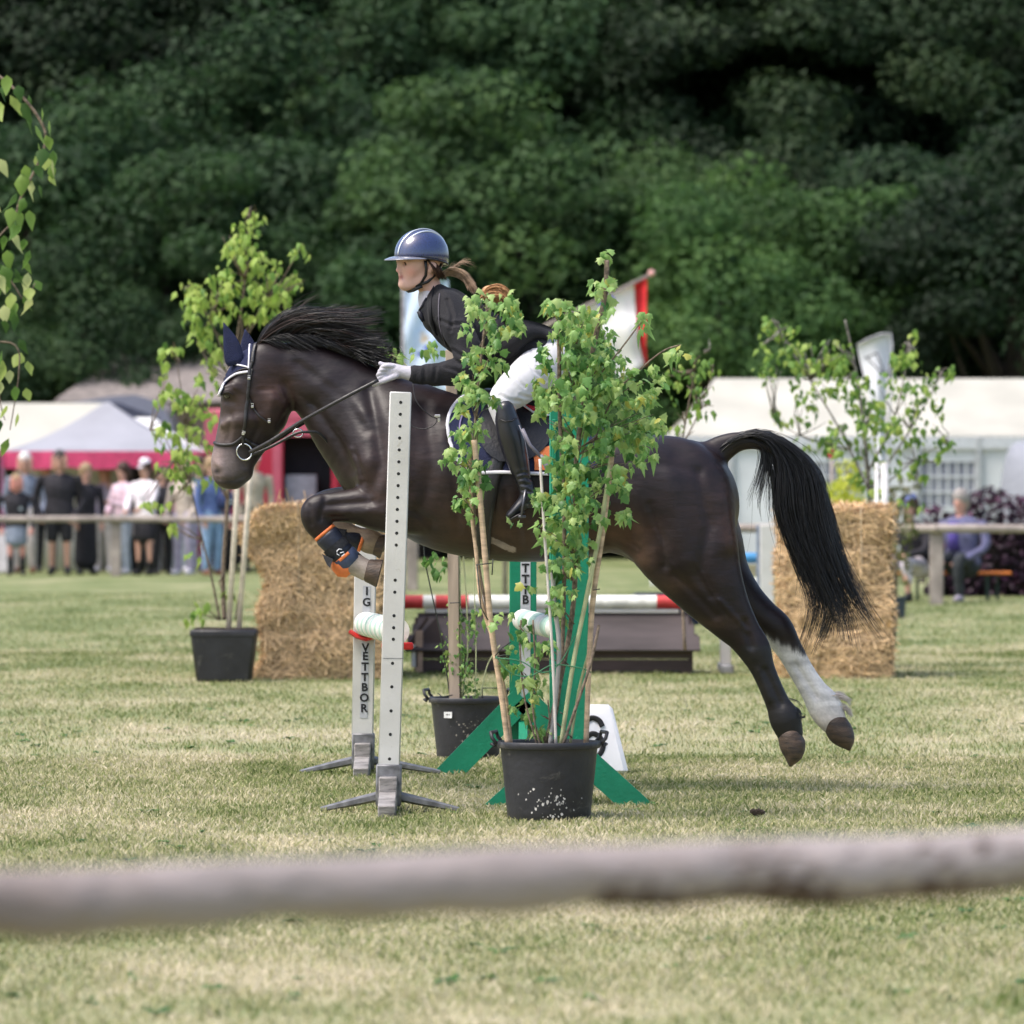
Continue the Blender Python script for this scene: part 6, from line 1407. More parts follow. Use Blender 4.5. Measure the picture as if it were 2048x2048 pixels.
# ---------------------------------------------------------------- flags
lightblue = pm('light_blue_banner', (.45, .62, .85), rough=.7, var=.15, scale=1.2, bump=.1, col2=(.72, .80, .92)); banner = pm('white_banner', (.80, .81, .86), rough=.7, var=.03, scale=2, bump=.1, transl=.2)
d = 70
f1 = thing('banner_flag', 'pale blue advertising banner behind the rider, between mane and jacket', 'flag', P(812, 1200, d))
g = [[P(812 + 90 * i / 8 - 6 * (1 - j / 9), 560 + 230 * j / 9, d + .06 * math.sin(i * 1.1 + j)) for j in range(10)] for i in range(9)]; sheet('cloth', g, .01, lightblue, f1)
mb = MB(); mb.tube([P(806, 1200, d), P(806, 540, d)], .02, n=8); mb.build('pole', greyst, f1, smooth=True)
for (a, b, rx, ry, c) in ((858, 694, 12, 5, (.03, .07, .45)), (841, 708, 6, 5, (.05, .08, .45)), (849, 678, 9, 8, (.62, .52, .42)), (845, 667, 6, 5, (.5, .5, .52)), (866, 686, 8, 4, (.25, .38, .75))):
    mb = MB(); V = [P(a + rx * math.cos(t), b + ry * math.sin(t) - .25 * rx * math.cos(t), d - .09) for t in np.linspace(0, 5.8, 12)]; mb.prism(V, (0, .004, 0)); mb.build('printed_mark', pm('print%d%d' % (a, b), c, rough=.7, bump=0), f1)
f2 = thing('national_flag', 'white flag with red edge and small blue emblem drooping above the maple', 'flag', P(1010, 1200, d))
redc = pm('red_flag_cloth', (.85, .05, .06), rough=.7, bump=.1, transl=.2); whc = pm('white_flag_cloth', (.88, .86, .85), rough=.7, bump=.1, var=.02, transl=.2)
def fgrid(L, R, ni, nj, ph):
    L = cr([(a, b, 0) for a, b in L], 6); R = cr([(a, b, 0) for a, b in R], 6); out = []
    for i in range(ni):
        r = []
        for j in range(nj):
            l_ = [np.interp(j / (nj - 1) * (len(L) - 1), range(len(L)), L[:, c]) for c in (0, 1)]; r_ = [np.interp(j / (nj - 1) * (len(R) - 1), range(len(R)), R[:, c]) for c in (0, 1)]
            t = i / (ni - 1); r.append(P(l_[0] + (r_[0] - l_[0]) * t, l_[1] + (r_[1] - l_[1]) * t, d + .08 * math.sin(t * 5 + ph) + .05 * math.sin(j * .8)))
        out.append(r)
    return out
sheet('red_stripe', fgrid([(1269, 568), (1272, 620), (1274, 650), (1280, 690), (1290, 730)], [(1294, 556), (1293, 610), (1292, 660), (1292, 690), (1294, 730)], 4, 12, 0), .01, redc, f2)
sheet('white_panel', fgrid([(1160, 618), (1185, 640), (1210, 670), (1225, 720), (1235, 770)], [(1268, 569), (1271, 620), (1273, 650), (1279, 690), (1289, 730)], 9, 12, 1), .01, whc, f2)
mb = MB(); mb.tube([P(1304, 548, d), P(1168, 614, d), P(1010, 692, d)], .022, n=8); mb.build('pole', fencem, f2, smooth=True)
mb = MB(); mb.tube([P(1010, 688, d + .05), P(1010, 1200, d + .05)], .035, n=8); mb.build('mast', fencem, f2, smooth=True)
mb = MB(); mb.lathe(P(1303, 547, d), [(.001, -.04), (.04, -.02), (.045, .01), (.03, .04), (.001, .05)], n=12); mb.build('finial', pm('pink_finial', (.75, .4, .36), rough=.5), f2, smooth=True)
mb = MB()
mb.prism([P(a, b, d - .14) for a, b in ((1214, 600), (1222, 592), (1228, 593), (1229, 602), (1226, 606), (1219, 603))], (0, .004, 0)); mb.prism([P(a, b, d - .14) for a, b in ((1196, 606), (1204, 603), (1204, 612), (1197, 613))], (0, .004, 0)); mb.build('emblem', pm('blue_print', (.10, .10, .55), rough=.6, bump=0), f2)
d = 68
f3 = thing('feather_flag', 'white curved feather flag with thin black outline drawing above the marquee', 'flag', P(1782, 1205, d))
L_ = [(1714, 690), (1722, 730), (1735, 780), (1744, 830), (1750, 900), (1752, 960)]; R_ = [(1782, 668), (1781, 710), (1774, 770), (1772, 830), (1770, 900), (1768, 960)]
G = fgrid(L_, R_, 9, 14, 2)
for i, r in enumerate(G):
    t = i / 8; up_ = 17 * (math.sin(t * 1.35) - t * math.sin(1.35)) * d / F
    for j in range(len(r)): r[j].z += up_ * max(0, 1 - j / 3)
sheet('cloth', G, .008, banner, f3)
mb = MB(); mb.tube([P(1780, 1205, d), P(1777, 900, d), P(1782, 760, d), P(1784, 690, d), P(1781, 667, d), P(1762, 668, d), P(1735, 678, d), P(1714, 690, d)], [.02, .018, .014, .012, .01, .01, .008, .008], n=8); mb.build('pole', pm('flag_pole', (.55, .55, .58), rough=.4), f3, smooth=True)
mb = MB()
for seg in ([(1733, 716), (1752, 706), (1756, 708)], [(1753, 706), (1766, 738), (1774, 750)], [(1733, 715), (1752, 735), (1772, 752)], [(1728, 716), (1736, 714)]):
    mb.tube([P(a, b, d - .17) for a, b in seg], .010, n=5)
mb.build('line_drawing', inkm, f3, smooth=True)

# ---------------------------------------------------------------- tents and marquee
canvasg = pm('grey_white_canvas', (.37, .37, .41), rough=.7, var=.06, scale=1.2, bump=.15, bscale=4, transl=.15)
canvasc = pm('cream_canvas', (.56, .54, .47), rough=.7, var=.06, scale=1.2, bump=.15, bscale=4, transl=.2)
pinkm = pm('pink_valance_cloth', (.90, .10, .24), rough=.6, var=.15, scale=3, bump=.2, transl=.3)
pinkl = pm('pink_side_cloth', (.80, .25, .42), rough=.6, var=.2, scale=3, bump=.2)
alum = pm('aluminium_leg', (.55, .56, .58), rough=.35, metal=.6, bump=0)
def tent(label, d, x0, x1, yE, yA, xa, xb, dep, mat, val=True, group='tents behind the fence', walls=None):
    th = thing('party_tent', label, 'tent', P((x0 + x1) / 2, 1150, d), group)
    zE, zA = P(0, yE, d).z, P(0, yA, d + dep / 2).z; X0, X1, Xa, Xb = P(x0, 0, d).x, P(x1, 0, d).x, P(xa, 0, d).x, P(xb, 0, d).x
    c = [Vector((X0, d, zE)), Vector((X1, d, zE)), Vector((X1, d + dep, zE)), Vector((X0, d + dep, zE))]; ap = [Vector((Xa, d + dep / 2, zA)), Vector((Xb, d + dep / 2, zA))]
    def slope(name, a, b, t0, t1):
        g = []
        for i in range(13):
            u = i / 12; lo = a + (b - a) * u; hi = t0 + (t1 - t0) * u; r = []
            for j in range(9):
                v = j / 8; p = lo + (hi - lo) * v; p = p - Vector((0, 0, .10 * math.sin(v * math.pi) * (1 - .3 * math.sin(u * math.pi)))); r.append(p)
            g.append(r)
        mb = MB(); nn = 9
        V = [p for r in g for p in r]; V += [p - Vector((0, 0, .012)) for p in V]; n_ = 13 * 9
        Fq = [(i * 9 + j, (i + 1) * 9 + j, (i + 1) * 9 + j + 1, i * 9 + j + 1) for i in range(12) for j in range(8)]; Fq += [tuple(n_ + q for q in f[::-1]) for f in Fq]
        mb.add(V, Fq); return mb.build(name, mat, th, smooth=True)
    slope('roof_panel', c[0], c[1], ap[0], ap[1]); slope('roof_panel', c[1], c[2], ap[1], ap[1]); slope('roof_panel', c[2], c[3], ap[1], ap[0]); slope('roof_panel', c[3], c[0], ap[0], ap[0])
    if val:
        for a, b in ((0, 1), (1, 2), (2, 3), (3, 0)):
            g = []; p, q = c[a], c[b]; L = (q - p).length; out = (q - p).cross(Vector((0, 0, 1))).normalized() * .02; n_ = int(L * 8)
            for i in range(n_ + 1):
                x = p + (q - p) * i / n_ + out; sc = .25 + .04 * abs(math.sin(i * math.pi / 8)) ; g.append([x - Vector((0, 0, sc * j / 2)) + out.normalized() * .015 * math.sin(i * 1.3) * j / 2 for j in range(3)])
            mb = MB()
            for i in range(n_):
                for j in range(2): mb.add([g[i][j], g[i][j + 1], g[i + 1][j + 1], g[i + 1][j]], [(0, 1, 2, 3)])
            mb.build('valance', pinkm, th, smooth=True)
    for p in c:
        mb = MB(); mb.box((p.x + (.03 if p.x < (X0 + X1) / 2 else -.03), p.y + (.03 if p.y < d + 1 else -.03), zE / 2), (.05, .05, zE)); mb.build('leg', alum, th)
    if walls:
        g = [[Vector((X0 + .05 + (X1 - X0 - .1) * i / 40, d + dep - .06 + .02 * math.sin(i * 1.4), zE * (1 - j / 3) + .01)) for j in range(4)] for i in range(41)]; sheet('back_wall', g, .01, walls, th)
    return th
wallm = pm('white_side_wall', (.62, .62, .64), rough=.7, var=.06, scale=1.5, bump=.1)
t1_ = tent('white pop up tent with pink valance behind the standing spectators', 90, 2, 396, 902, 804, 196, 204, 3.1, canvasg, True, walls=wallm)
g = [[Vector((P(0 + 9 * i / 3, 0, 89.9).x, 89.9 + .05 * i, P(0, 898, 90).z * (1 - j / 6) + .3 * j / 6)) for j in range(7)] for i in range(4)]; sheet('side_curtain', g, .01, pinkl, t1_)
tent('cream canvas tent roof behind the pink edged tent at the far left', 95, -190, 250, 900, 806, -60, 196, 3.0, canvasc, False)
tent('white tent roof end poking out right of the pink edged tent', 93.5, 240, 420, 905, 835, 262, 300, 2.2, pm('white_canvas', (.78, .78, .77), rough=.7, var=.03, transl=.15), True)
# things inside the tent: table with cloth and a speaker stack
tb_ = thing('table', 'white clothed table with small items inside the pink edged tent', 'table', P(235, 1130, 91.5))
mb = MB(); mb.box(P(245, 1028, 91.5), (1.3, .6, .03), bev=.01); mb.build('table_top', whitep, tb_); mb = MB()
for i in range(30): pass
g = [[Vector((P(165 + 160 * i / 30, 0, 91.2).x, 91.18 + .02 * math.sin(i * 1.2), P(0, 1028, 91.5).z - .35 * j / 3)) for j in range(4)] for i in range(31)]; sheet('cloth', g, .01, pm('lilac_white_cloth', (.62, .55, .64), rough=.8), tb_)
for x_ in (175, 320):
    mb = MB(); p_ = P(x_, 1028, 91.5); mb.tube([p_, Vector((p_.x, p_.y, 0))], .02, n=6); mb.build('leg', alum, tb_)
mb = MB(); p_ = P(207, 985, 91.4); mb.lathe(p_ - Vector((0, 0, .1)), [(.001, 0), (.09, .01), (.12, .12), (.10, .2), (.001, .22)], n=14); tag(mb.build('bowl_stack', pm('pale_pink_china', (.75, .6, .66), rough=.4), None, smooth=True), 'pale rounded urn standing on the table inside the tent', 'urn')
mb = MB(); mb.box((P(272, 0, 92.4).x, 92.4, .95), (.28, .3, 1.9), bev=.02); tag(mb.build('speaker_column', pm('matt_black', (.02, .02, .022), rough=.8), None, smooth='auto'), 'tall black cabinet against the back wall of the tent', 'cabinet')
mb = MB(); mb.box((P(7, 0, 88.6).x, 88.6, .32), (.34, .4, .62), bev=.03); mb.box((P(7, 0, 88.6).x, 88.6, .645), (.36, .42, .05), bev=.01); tag(mb.build('cool_box', pm('white_box', (.7, .66, .72), rough=.5), None, smooth='auto'), 'white box on the grass at the far left edge beside the child', 'box')
# marquee
d = 95; mq = thing('marquee', 'large white marquee with gridded windows on the right behind the birch', 'marquee', P(1700, 1140, d))
X0, X1 = P(1338, 0, d).x, P(2330, 0, d).x; zE = P(0, 872, d).z; zR = P(0, 757, d + 2.4).z; xr0 = P(1440, 0, d).x
mb = MB(); V = []
def quadsheet(name, a, b, c_, d_, mat, n=10, sag=.05):
    g = [[(a + (b - a) * (i / n)) * (1 - j / 6) + (d_ + (c_ - d_) * (i / n)) * (j / 6) - Vector((0, 0, sag * math.sin(j / 6 * math.pi))) for j in range(7)] for i in range(n + 1)]
    mb = MB(); V = [p for r in g for p in r]; n_ = len(V); V += [p - Vector((0, .012, .012)) for p in V]
    Fq = [(i * 7 + j, (i + 1) * 7 + j, (i + 1) * 7 + j + 1, i * 7 + j + 1) for i in range(n) for j in range(6)]; mb.add(V, Fq + [tuple(n_ + q for q in f[::-1]) for f in Fq]); return mb.build(name, mat, mq, smooth=True)
Vx = Vector
wallw = pm('marquee_wall', (.62, .64, .66), rough=.6, var=.04, scale=1.5, bump=.1, bscale=3)
for k in range(4):
    u0, u1 = k / 4, (k + 1) / 4
    quadsheet('roof_panel', Vx((X0 + (X1 - X0) * u0, d, zE)), Vx((X0 + (X1 - X0) * u1, d, zE)), Vx((xr0 + (X1 - xr0) * u1, d + 2.4, zR)), Vx((xr0 + (X1 - xr0) * u0, d + 2.4, zR)), canvasc, sag=.04)
quadsheet('roof_panel', Vx((X0, d + 4.8, zE)), Vx((X0, d, zE)), Vx((xr0, d + 2.4, zR)), Vx((xr0, d + 2.4, zR)), canvasc, sag=.1)
quadsheet('roof_panel', Vx((X1, d + 4.8, zE)), Vx((X0, d + 4.8, zE)), Vx((xr0, d + 2.4, zR)), Vx((X1, d + 2.4, zR)), canvasc)
bays = np.linspace(X0, X1, 9)
for i in range(8):
    a, b = bays[i], bays[i + 1]; wd_ = b - a
    mb = MB(); mb.box((a, d - .03, zE / 2), (.09, .09, zE), bev=.01); mb.build('leg', alum, mq)
    hasw = i in (2, 4, 6)
    if not hasw:
        mb = MB(); mb.box(((a + b) / 2, d + .02, zE / 2), (wd_ - .09, .02, zE - .02)); mb.build('wall_panel', wallw, mq)
    else:
        zb, zt = P(0, 1015, d).z, P(0, 922, d).z
        for (z0_, z1_) in ((0, zb), (zt, zE)):
            mb = MB(); mb.box(((a + b) / 2, d + .02, (z0_ + z1_) / 2), (wd_ - .09, .02, z1_ - z0_)); mb.build('wall_panel', wallw, mq)
        wn = MB(); wn.box(((a + b) / 2, d + .045, (zb + zt) / 2), (wd_ - .09, .01, zt - zb)); wo = wn.build('window', pm('window_film', (.20, .21, .26), rough=.2, var=.4, scale=.9, bump=0, col2=(.42, .42, .46), spec=.6), mq)
        for q in range(7):
            mb = MB(); xx = a + .06 + (wd_ - .12) * q / 6; mb.box((xx, d + .02, (zb + zt) / 2), (.03, .02, zt - zb)); mb.build('glazing_bar', wallw, wo)
        for q in range(4):
            mb = MB(); mb.box(((a + b) / 2, d + .008, zb + (zt - zb) * q / 3), (wd_ - .09, .02, .03)); mb.build('glazing_bar', wallw, wo)
mb = MB(); mb.box(((X0 + X1) / 2, d - .05, zE - .12), (X1 - X0, .03, .20), bev=.004); mb.build('valance', pm('grey_trim', (.55, .57, .60), rough=.6), mq)
mb = MB(); mb.tube([P(2012, 922, d - .1), P(2000, 1010, d - 1.4)], .012, n=5); mb.build('guy_rope', pm('pink_rope', (.7, .3, .3), rough=.7), mq)
d = 84; gt = thing('dome_tent', 'pale grey rounded awning cut off by the right edge of the picture', 'tent', P(2090, 1160, d))
mb = MB(); n_ = 14; V = []
for j in range(9):
    th_ = j / 8 * math.pi / 2
    for k in range(n_ + 1):
        a_ = math.pi * k / n_; V.append(Vector((P(2085, 0, d).x - math.cos(a_) * .62 * (math.cos(th_) ** .35), d + 1.0 * math.sin(a_) * math.cos(th_) ** .5 * -1 + .6, P(0, 880, d).z * math.sin(th_) ** .8)))
mb.add(V, [(j * (n_ + 1) + k, j * (n_ + 1) + k + 1, (j + 1) * (n_ + 1) + k + 1, (j + 1) * (n_ + 1) + k) for j in range(8) for k in range(n_)]); mb.build('awning', pm('grey_awning', (.26, .27, .31), rough=.7, var=.05, bump=.1), gt, smooth=True)
# ---------------------------------------------------------------- vehicles and barn
d = 99; cv = thing('parked_coach', 'grey coach parked behind the tents, only its roof and rear window showing', 'coach', P(210, 1140, d))
xa, xb, zt = P(110, 0, d).x, P(352, 0, d).x, P(0, 792, d).z
prof = [(xa, .4), (xa, zt - .30), (xa + .25, zt - .12), (xa + 1.0, zt), (xb - .7, zt + .02), (xb - .25, zt - .12), (xb - .06, zt - .5), (xb, .4)]
mb = MB(); mb.prism([Vector((x_, d, z_)) for x_, z_ in prof], (0, 2.4, 0)); cvb = mb.build('body', pm('coach_grey_paint', (.20, .21, .27), rough=.3, var=.05, coat=.5, bump=0), cv)
mb = MB(); mb.prism([Vector((x_, d - .02, z_)) for x_, z_ in ((xa + .3, zt - .34), (xa + .5, zt - .17), (xb - 1.0, zt - .12), (xb - .3, zt - .38), (xb - .2, zt - .62), (xb - 1.2, zt - .62))], (0, .02, 0)); mb.build('roof_band', pm('dark_grey_paint', (.055, .06, .095), rough=.3, bump=0), cv)
mb = MB(); mb.prism([Vector((x_, d - .03, z_)) for x_, z_ in ((xb - .55, zt - .86), (xb - .5, zt - .66), (xb - .16, zt - .66), (xb - .12, zt - .92))], (0, .02, 0)); mb.build('window', pm('dark_glass', (.015, .018, .03), rough=.1, bump=0), cv)
for x_ in (xa + .6, xb - .6):
    mb = MB(); mb.lathe((x_, d - .02, .42), [(.01, -.1), (.25, -.1), (.42, -.06), (.44, .1), (.3, .14), (.01, .14)], n=20, axis=Matrix.Rotation(math.radians(90), 3, 'X')); mb.build('wheel', pm('tyre_rubber', (.02, .02, .02), rough=.8), cv, smooth='auto')
d = 92; rv = thing('horse_box', 'red horse box van with a dark open doorway behind the throat of the horse', 'van', P(590, 1141, d))
redv = pm('red_van_paint', (.42, .02, .05), rough=.3, var=.06, coat=.6, bump=0); redl = pm('faded_pink_panel', (.50, .11, .16), rough=.4, bump=0)
def bx(name, x0, x1, y0, y1, yo, dep, mat, par, bev=0): 
    mb = MB(); a, b = P(x0, y1, d), P(x1, y0, d); mb.box(((a.x + b.x) / 2, d + yo + dep / 2, (a.z + b.z) / 2), (b.x - a.x, dep, b.z - a.z), bev=bev); return mb.build(name, mat, par, smooth='auto' if bev else False)
bx('side_panel', 412, 566, 838, 1100, 0, .05, redv, rv, .01); bx('side_panel', 664, 772, 822, 1100, 0, .05, redv, rv, .01); bx('roof_panel', 412, 772, 818, 842, 0, 2.0, redl, rv, .03); bx('back_wall', 412, 772, 842, 1100, 1.95, .05, redv, rv); bx('floor', 412, 772, 1085, 1100, .05, 1.9, redv, rv)
bx('end_wall', 412, 420, 842, 1100, .05, 1.9, redv, rv); bx('end_wall', 764, 772, 842, 1100, .05, 1.9, redv, rv); bx('upper_panel', 410, 470, 826, 905, -.04, .04, redl, rv); bx('upper_panel', 566, 664, 842, 872, .0, .05, redl, rv)
bx('interior', 560, 668, 868, 1085, .5, .04, pm('dark_interior', (.02, .02, .025), rough=.9, bump=0), rv); bx('grey_chest', 570, 632, 950, 1085, .10, .3, pm('grey_chest_paint', (.20, .22, .27), rough=.6), rv, .01); bx('open_door', 666, 676, 842, 1096, -.6, .62, redv, rv, .005)
bx('pale_stripe', 545, 562, 880, 1096, -.01, .01, redl, rv)
for x_ in (450, 730):
    mb = MB(); p_ = P(x_, 1105, d); mb.lathe((p_.x, d - .03, .36), [(.01, -.1), (.2, -.1), (.34, -.06), (.36, .1), (.2, .14), (.01, .14)], n=20, axis=Matrix.Rotation(math.radians(90), 3, 'X')); mb.build('wheel', MATS['tyre_rubber'], rv, smooth='auto')
d = 104; bn = thing('barn', 'old barn with a steep weathered grey roof behind the tents', 'barn', P(260, 1130, d))
tilem = pm('weathered_roof', (.22, .19, .175), rough=.9, var=.15, scale=6, bump=.6, bscale=10)
xa, xb = P(108, 0, d).x, P(545, 0, d).x; zE, zR = P(0, 805, d).z, P(0, 700, d + 3).z; xra, xrb = P(240, 0, d).x, P(500, 0, d).x
n_ = 11
for k in range(n_):
    t0, t1 = k / n_, (k + 1.12) / n_
    A = [Vector((xa + (xra - xa) * t0, d + 3 * t0, zE + (zR - zE) * t0 - .03)), Vector((xb + (xrb - xb) * t0, d + 3 * t0, zE + (zR - zE) * t0 - .03)), Vector((xb + (xrb - xb) * t1, d + 3 * t1, zE + (zR - zE) * t1)), Vector((xa + (xra - xa) * t1, d + 3 * t1, zE + (zR - zE) * t1))]
    mb = MB(); mb.prism(A, (0, -.02, .05)); mb.build('roof_course', tilem, bn)
mb = MB(); mb.prism([Vector((xa, d, zE)), Vector((xra, d + 3, zR)), Vector((xa, d + 6, zE))], (.05, 0, -.02)); mb.build('roof_end', tilem, bn)
mb = MB(); mb.prism([Vector((xb, d + 6, zE)), Vector((xa, d + 6, zE)), Vector((xra, d + 3, zR)), Vector((xrb, d + 3, zR))], (0, .02, .05)); mb.build('roof_back', tilem, bn)
mb = MB(); mb.prism([Vector((xb, d, zE)), Vector((xb, d + 6, zE)), Vector((xrb, d + 3, zR))], (-.05, 0, -.02)); mb.build('roof_end', tilem, bn)
mb = MB(); mb.box(((xa + xb) / 2, d + 3, zE / 2), (xb - xa - .4, 5.6, zE), bev=.01); mb.build('wall', pm('barn_wall', (.20, .15, .12), rough=.9, bump=.5), bn)
# purple hedge
d = 70; hg = thing('hedge', 'dark purple leaved hedge behind the seated people on the right', 'hedge', P(2010, 1180, d))
pl = leafmat('purple_leaf', [(0, (.012, .004, .010)), (.5, (.035, .010, .028)), (1, (.14, .05, .10))], .2); PV = variants('birch', pl, (.05, .2, .4, .6, .95))
pls = []
for i in range(2600):
    x_ = rnd.uniform(1850, 2180); edge_ = 1015 + 10 * math.sin(x_ * .05) - 34 * min(1, max(0, (x_ - 1900) / 50)); y_ = rnd.uniform(edge_, 1195); pls.append((P(x_, y_, d + rnd.uniform(-.25, .25)), leafrot(.2, .9), rnd.uniform(.06, .11), rnd.choices(range(10), [1, 1, 2, 2, 2, 2, 1, 1, 1 if y_ < 1060 else .1, 1 if y_ < 1060 else .1])[0]))
leaves(hg, pls, PV, pl, 200)
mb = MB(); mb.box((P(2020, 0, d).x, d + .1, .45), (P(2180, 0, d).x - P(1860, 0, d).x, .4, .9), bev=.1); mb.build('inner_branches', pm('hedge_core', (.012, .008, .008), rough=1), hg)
mb = MB(); r_c = random.Random(3)
for i in range(9):
    c = P(1515 + r_c.uniform(-9, 9), 1557, 22.9) ; c.z = .012 + r_c.uniform(0, .012); mb.lathe(c, [(.001, -.012), (.012, -.006), (.014, .004), (.001, .013)], n=6)
tag(mb.build('turf_clod', soilm, None), 'small dark clod of turf kicked up on the grass below the hind hooves', 'turf clod')
# ---------------------------------------------------------------- people
def person(label, px, fy, d, Hh, top, bottom, hair, shoes, sleeves='long', yaw=0.0, arms=None, legs='trousers', torso_w=1.0, sit=False, extra=None, skincol=(.58, .33, .25), lean=0, head=(0, 0), cat='person', group='spectators along the fence', capm=None):
    base = P(px, fy, d); base.z = 0 if not sit else 0
    th = thing('person', label, cat, base, group); R = Matrix.Rotation(yaw, 3, 'Z')
    h = Hh; sk = pm('skin_%d' % int(skincol[0] * 100), skincol, rough=.55, var=.05, bump=0)
    def W(x, y, z): v = R @ Vector((x * h, y * h, z * h)); return [base.x + v.x, base.y + v.y, base.z + v.z]
    hz_ = .27 if sit else .53
    sh = hz_ + .29; tw_ = torso_w; ly = -lean
    hx, hy = head; hc = W(hx, hy + ly * .9, sh + .125)
    torso = [W(0, 0, hz_) + [.062 * h * tw_, .095 * h * tw_], W(0, ly * .3, hz_ + .10) + [.055 * h * tw_, .082 * h * tw_], W(0, ly * .6, hz_ + .20) + [.062 * h * tw_, .095 * h * tw_], W(0, ly * .8, hz_ + .27) + [.045 * h, .095 * h * tw_]]
    A_ = arms or [[(.125 * tw_ + .01, 0, sh - .03), (.155 * tw_, .0, sh - .19), (.13 * tw_, -.05, sh - .33)], [(-.125 * tw_ - .01, 0, sh - .03), (-.155 * tw_, 0, sh - .19), (-.13 * tw_, -.05, sh - .33)]]
    if sit: L_ = [[(.05, 0, hz_), (.08, -.22, hz_ + .01), (.08, -.20, .04)], [(-.05, 0, hz_), (-.08, -.22, hz_ + .01), (-.08, -.19, .04)]]
    else: L_ = [[(.05, 0, hz_), (.062, -.01, .28), (.065, .01, .045)], [(-.05, 0, hz_), (-.062, -.01, .28), (-.065, .01, .045)]]
    lo = (base.x - .45 * h, base.y - .45 * h, -.03); hi = (base.x + .45 * h, base.y + .45 * h, h * 1.08); vx = .018
    s_ = SDF(lo, hi, vx); lt = tuple(R @ Vector((1, 0, 0)))
    for t in torso: t[3] *= .9; t[4] *= .9
    s_.part(torso, k=.03, lat=lt, sub=3)
    s_.part([W(0, ly * .8, sh - .02) + [.032 * h, .034 * h], W(hx, hy + ly * .9, sh + .06) + [.031 * h, .031 * h]], k=.02, lat=lt)
    s_.part([W(hx, hy + ly * .9 - .008, sh + .085) + [.040 * h, .036 * h], W(hx, hy + ly * .9, sh + .130) + [.058 * h, .045 * h], W(hx, hy + ly * .9, sh + .14) + [.057 * h, .045 * h]], k=.02, lat=lt)
    s_.part([W(hx, hy + ly * .9 - .056, sh + .115) + [.010 * h, .011 * h]], k=.012, lat=lt)
    for q in (-1, 1): s_.part([W(hx + .047 * q, hy + ly * .9 + .004, sh + .115) + [.016 * h, .007 * h]], k=.01, lat=lt)
    for a in A_: s_.part([W(*a[0]) + [.028 * h, .028 * h], W(*a[1]) + [.023 * h, .023 * h], W(*a[2]) + [.015 * h, .016 * h]], k=.02, lat=lt, sub=4)
    for a in L_: s_.part([W(*a[0]) + [.048 * h, .046 * h], W(*a[1]) + [.031 * h, .031 * h], W(*a[2]) + [.02 * h, .022 * h]], k=.02, lat=lt, sub=4); s_.part([W(a[2][0], a[2][1], .028) + [.018 * h, .02 * h], W(a[2][0] * 1.15, a[2][1] - .075, .018) + [.013 * h, .02 * h]], k=.02, lat=lt)
    V, Q = s_.mesh(); Vl = V.tolist(); Fq = [tuple(q) for q in Q.tolist()]
    mbf = MB()
    for a in A_:
        w_ = Vector(W(*a[2])); t = (Vector(W(*a[2])) - Vector(W(*a[1]))).normalized(); l = t.cross(Vector((0, 1, 0))).normalized() if abs(t.y) < .9 else Vector((1, 0, 0))
        mbf.tube([w_, w_ + t * .035 * h, w_ + t * .058 * h], [.013 * h, .018 * h, .015 * h], n=8, lat=l, flat=1.15)
        for k in range(4):
            o_ = l * (.0085 * h * (k - 1.5)); ln_ = (.036, .042, .040, .032)[k] * h
            mbf.tube([w_ + t * .052 * h + o_, w_ + t * (.052 * h + ln_ * .55) + o_ + Vector((0, -.004, 0)), w_ + t * (.052 * h + ln_ * .9) + o_ + Vector((0, -.012, 0))], [.0050 * h, .0046 * h, .0036 * h], n=6)
        mbf.tube([w_ + t * .02 * h + l * .014 * h, w_ + t * .045 * h + l * .026 * h, w_ + t * .06 * h + l * .024 * h], [.006 * h, .0052 * h, .004 * h], n=6)
    b0 = len(Vl); Vl += [list(v) for v in mbf.v]; Fq += [tuple(b0 + i for i in f) for f in mbf.f]
    mesh_obj('body', Vl, Fq, sk, th, True)
    ex = .013
    def cloth(name, parts, mat, wr=.004):
        c_ = SDF(lo, hi, .02)
        for p in parts: c_.part(p, k=.03, lat=lt, sub=4)
        V, Q = c_.mesh()
        if len(V) < 8: return
        n_ = normals(V, Q); q = np.sin(V[:, 0] * 31 + V[:, 2] * 23) * np.sin(V[:, 2] * 29 - V[:, 0] * 17 + px); V = V + n_ * (wr * q)[:, None]
        return mesh_obj(name, V, Q, mat, th, True)
    tp = [[t[:3] + [t[3] / .9 + ex, t[4] / .9 + ex] for t in torso]]
    for a in A_:
        e = a[2] if sleeves == 'long' else tuple(a[0][i] * .15 + a[1][i] * .85 for i in range(3))
        if sleeves == 'long': tp.append([W(*a[0]) + [.034 * h, .034 * h], W(*a[1]) + [.031 * h, .031 * h], W(*e) + [.024 * h, .024 * h]])
        else: tp.append([W(*a[0]) + [.036 * h, .036 * h], W(*e) + [.032 * h, .032 * h]])
    cloth('top', tp, top)
    if legs in ('trousers', 'shorts', 'breeches'):
        cp_ = [[W(0, 0, hz_ - .02) + [.07 * h * tw_, .10 * h * tw_], W(0, 0, hz_ + .05) + [.062 * h * tw_, .09 * h * tw_]]]
        for a in L_:
            if legs == 'shorts': k_ = tuple(a[0][i] * .15 + a[1][i] * .85 for i in range(3)); cp_.append([W(*a[0]) + [.062 * h, .06 * h], W(*k_) + [.052 * h, .052 * h]])
            else: cp_.append([W(*a[0]) + [.060 * h, .056 * h], W(*a[1]) + [.042 * h, .042 * h], W(a[2][0], a[2][1], .06 if legs == 'trousers' else .15) + [.033 * h, .033 * h]])
        cloth('trousers' if legs == 'trousers' else legs, cp_, bottom)
    else:
        zb = .30 if legs == 'skirt' else .07
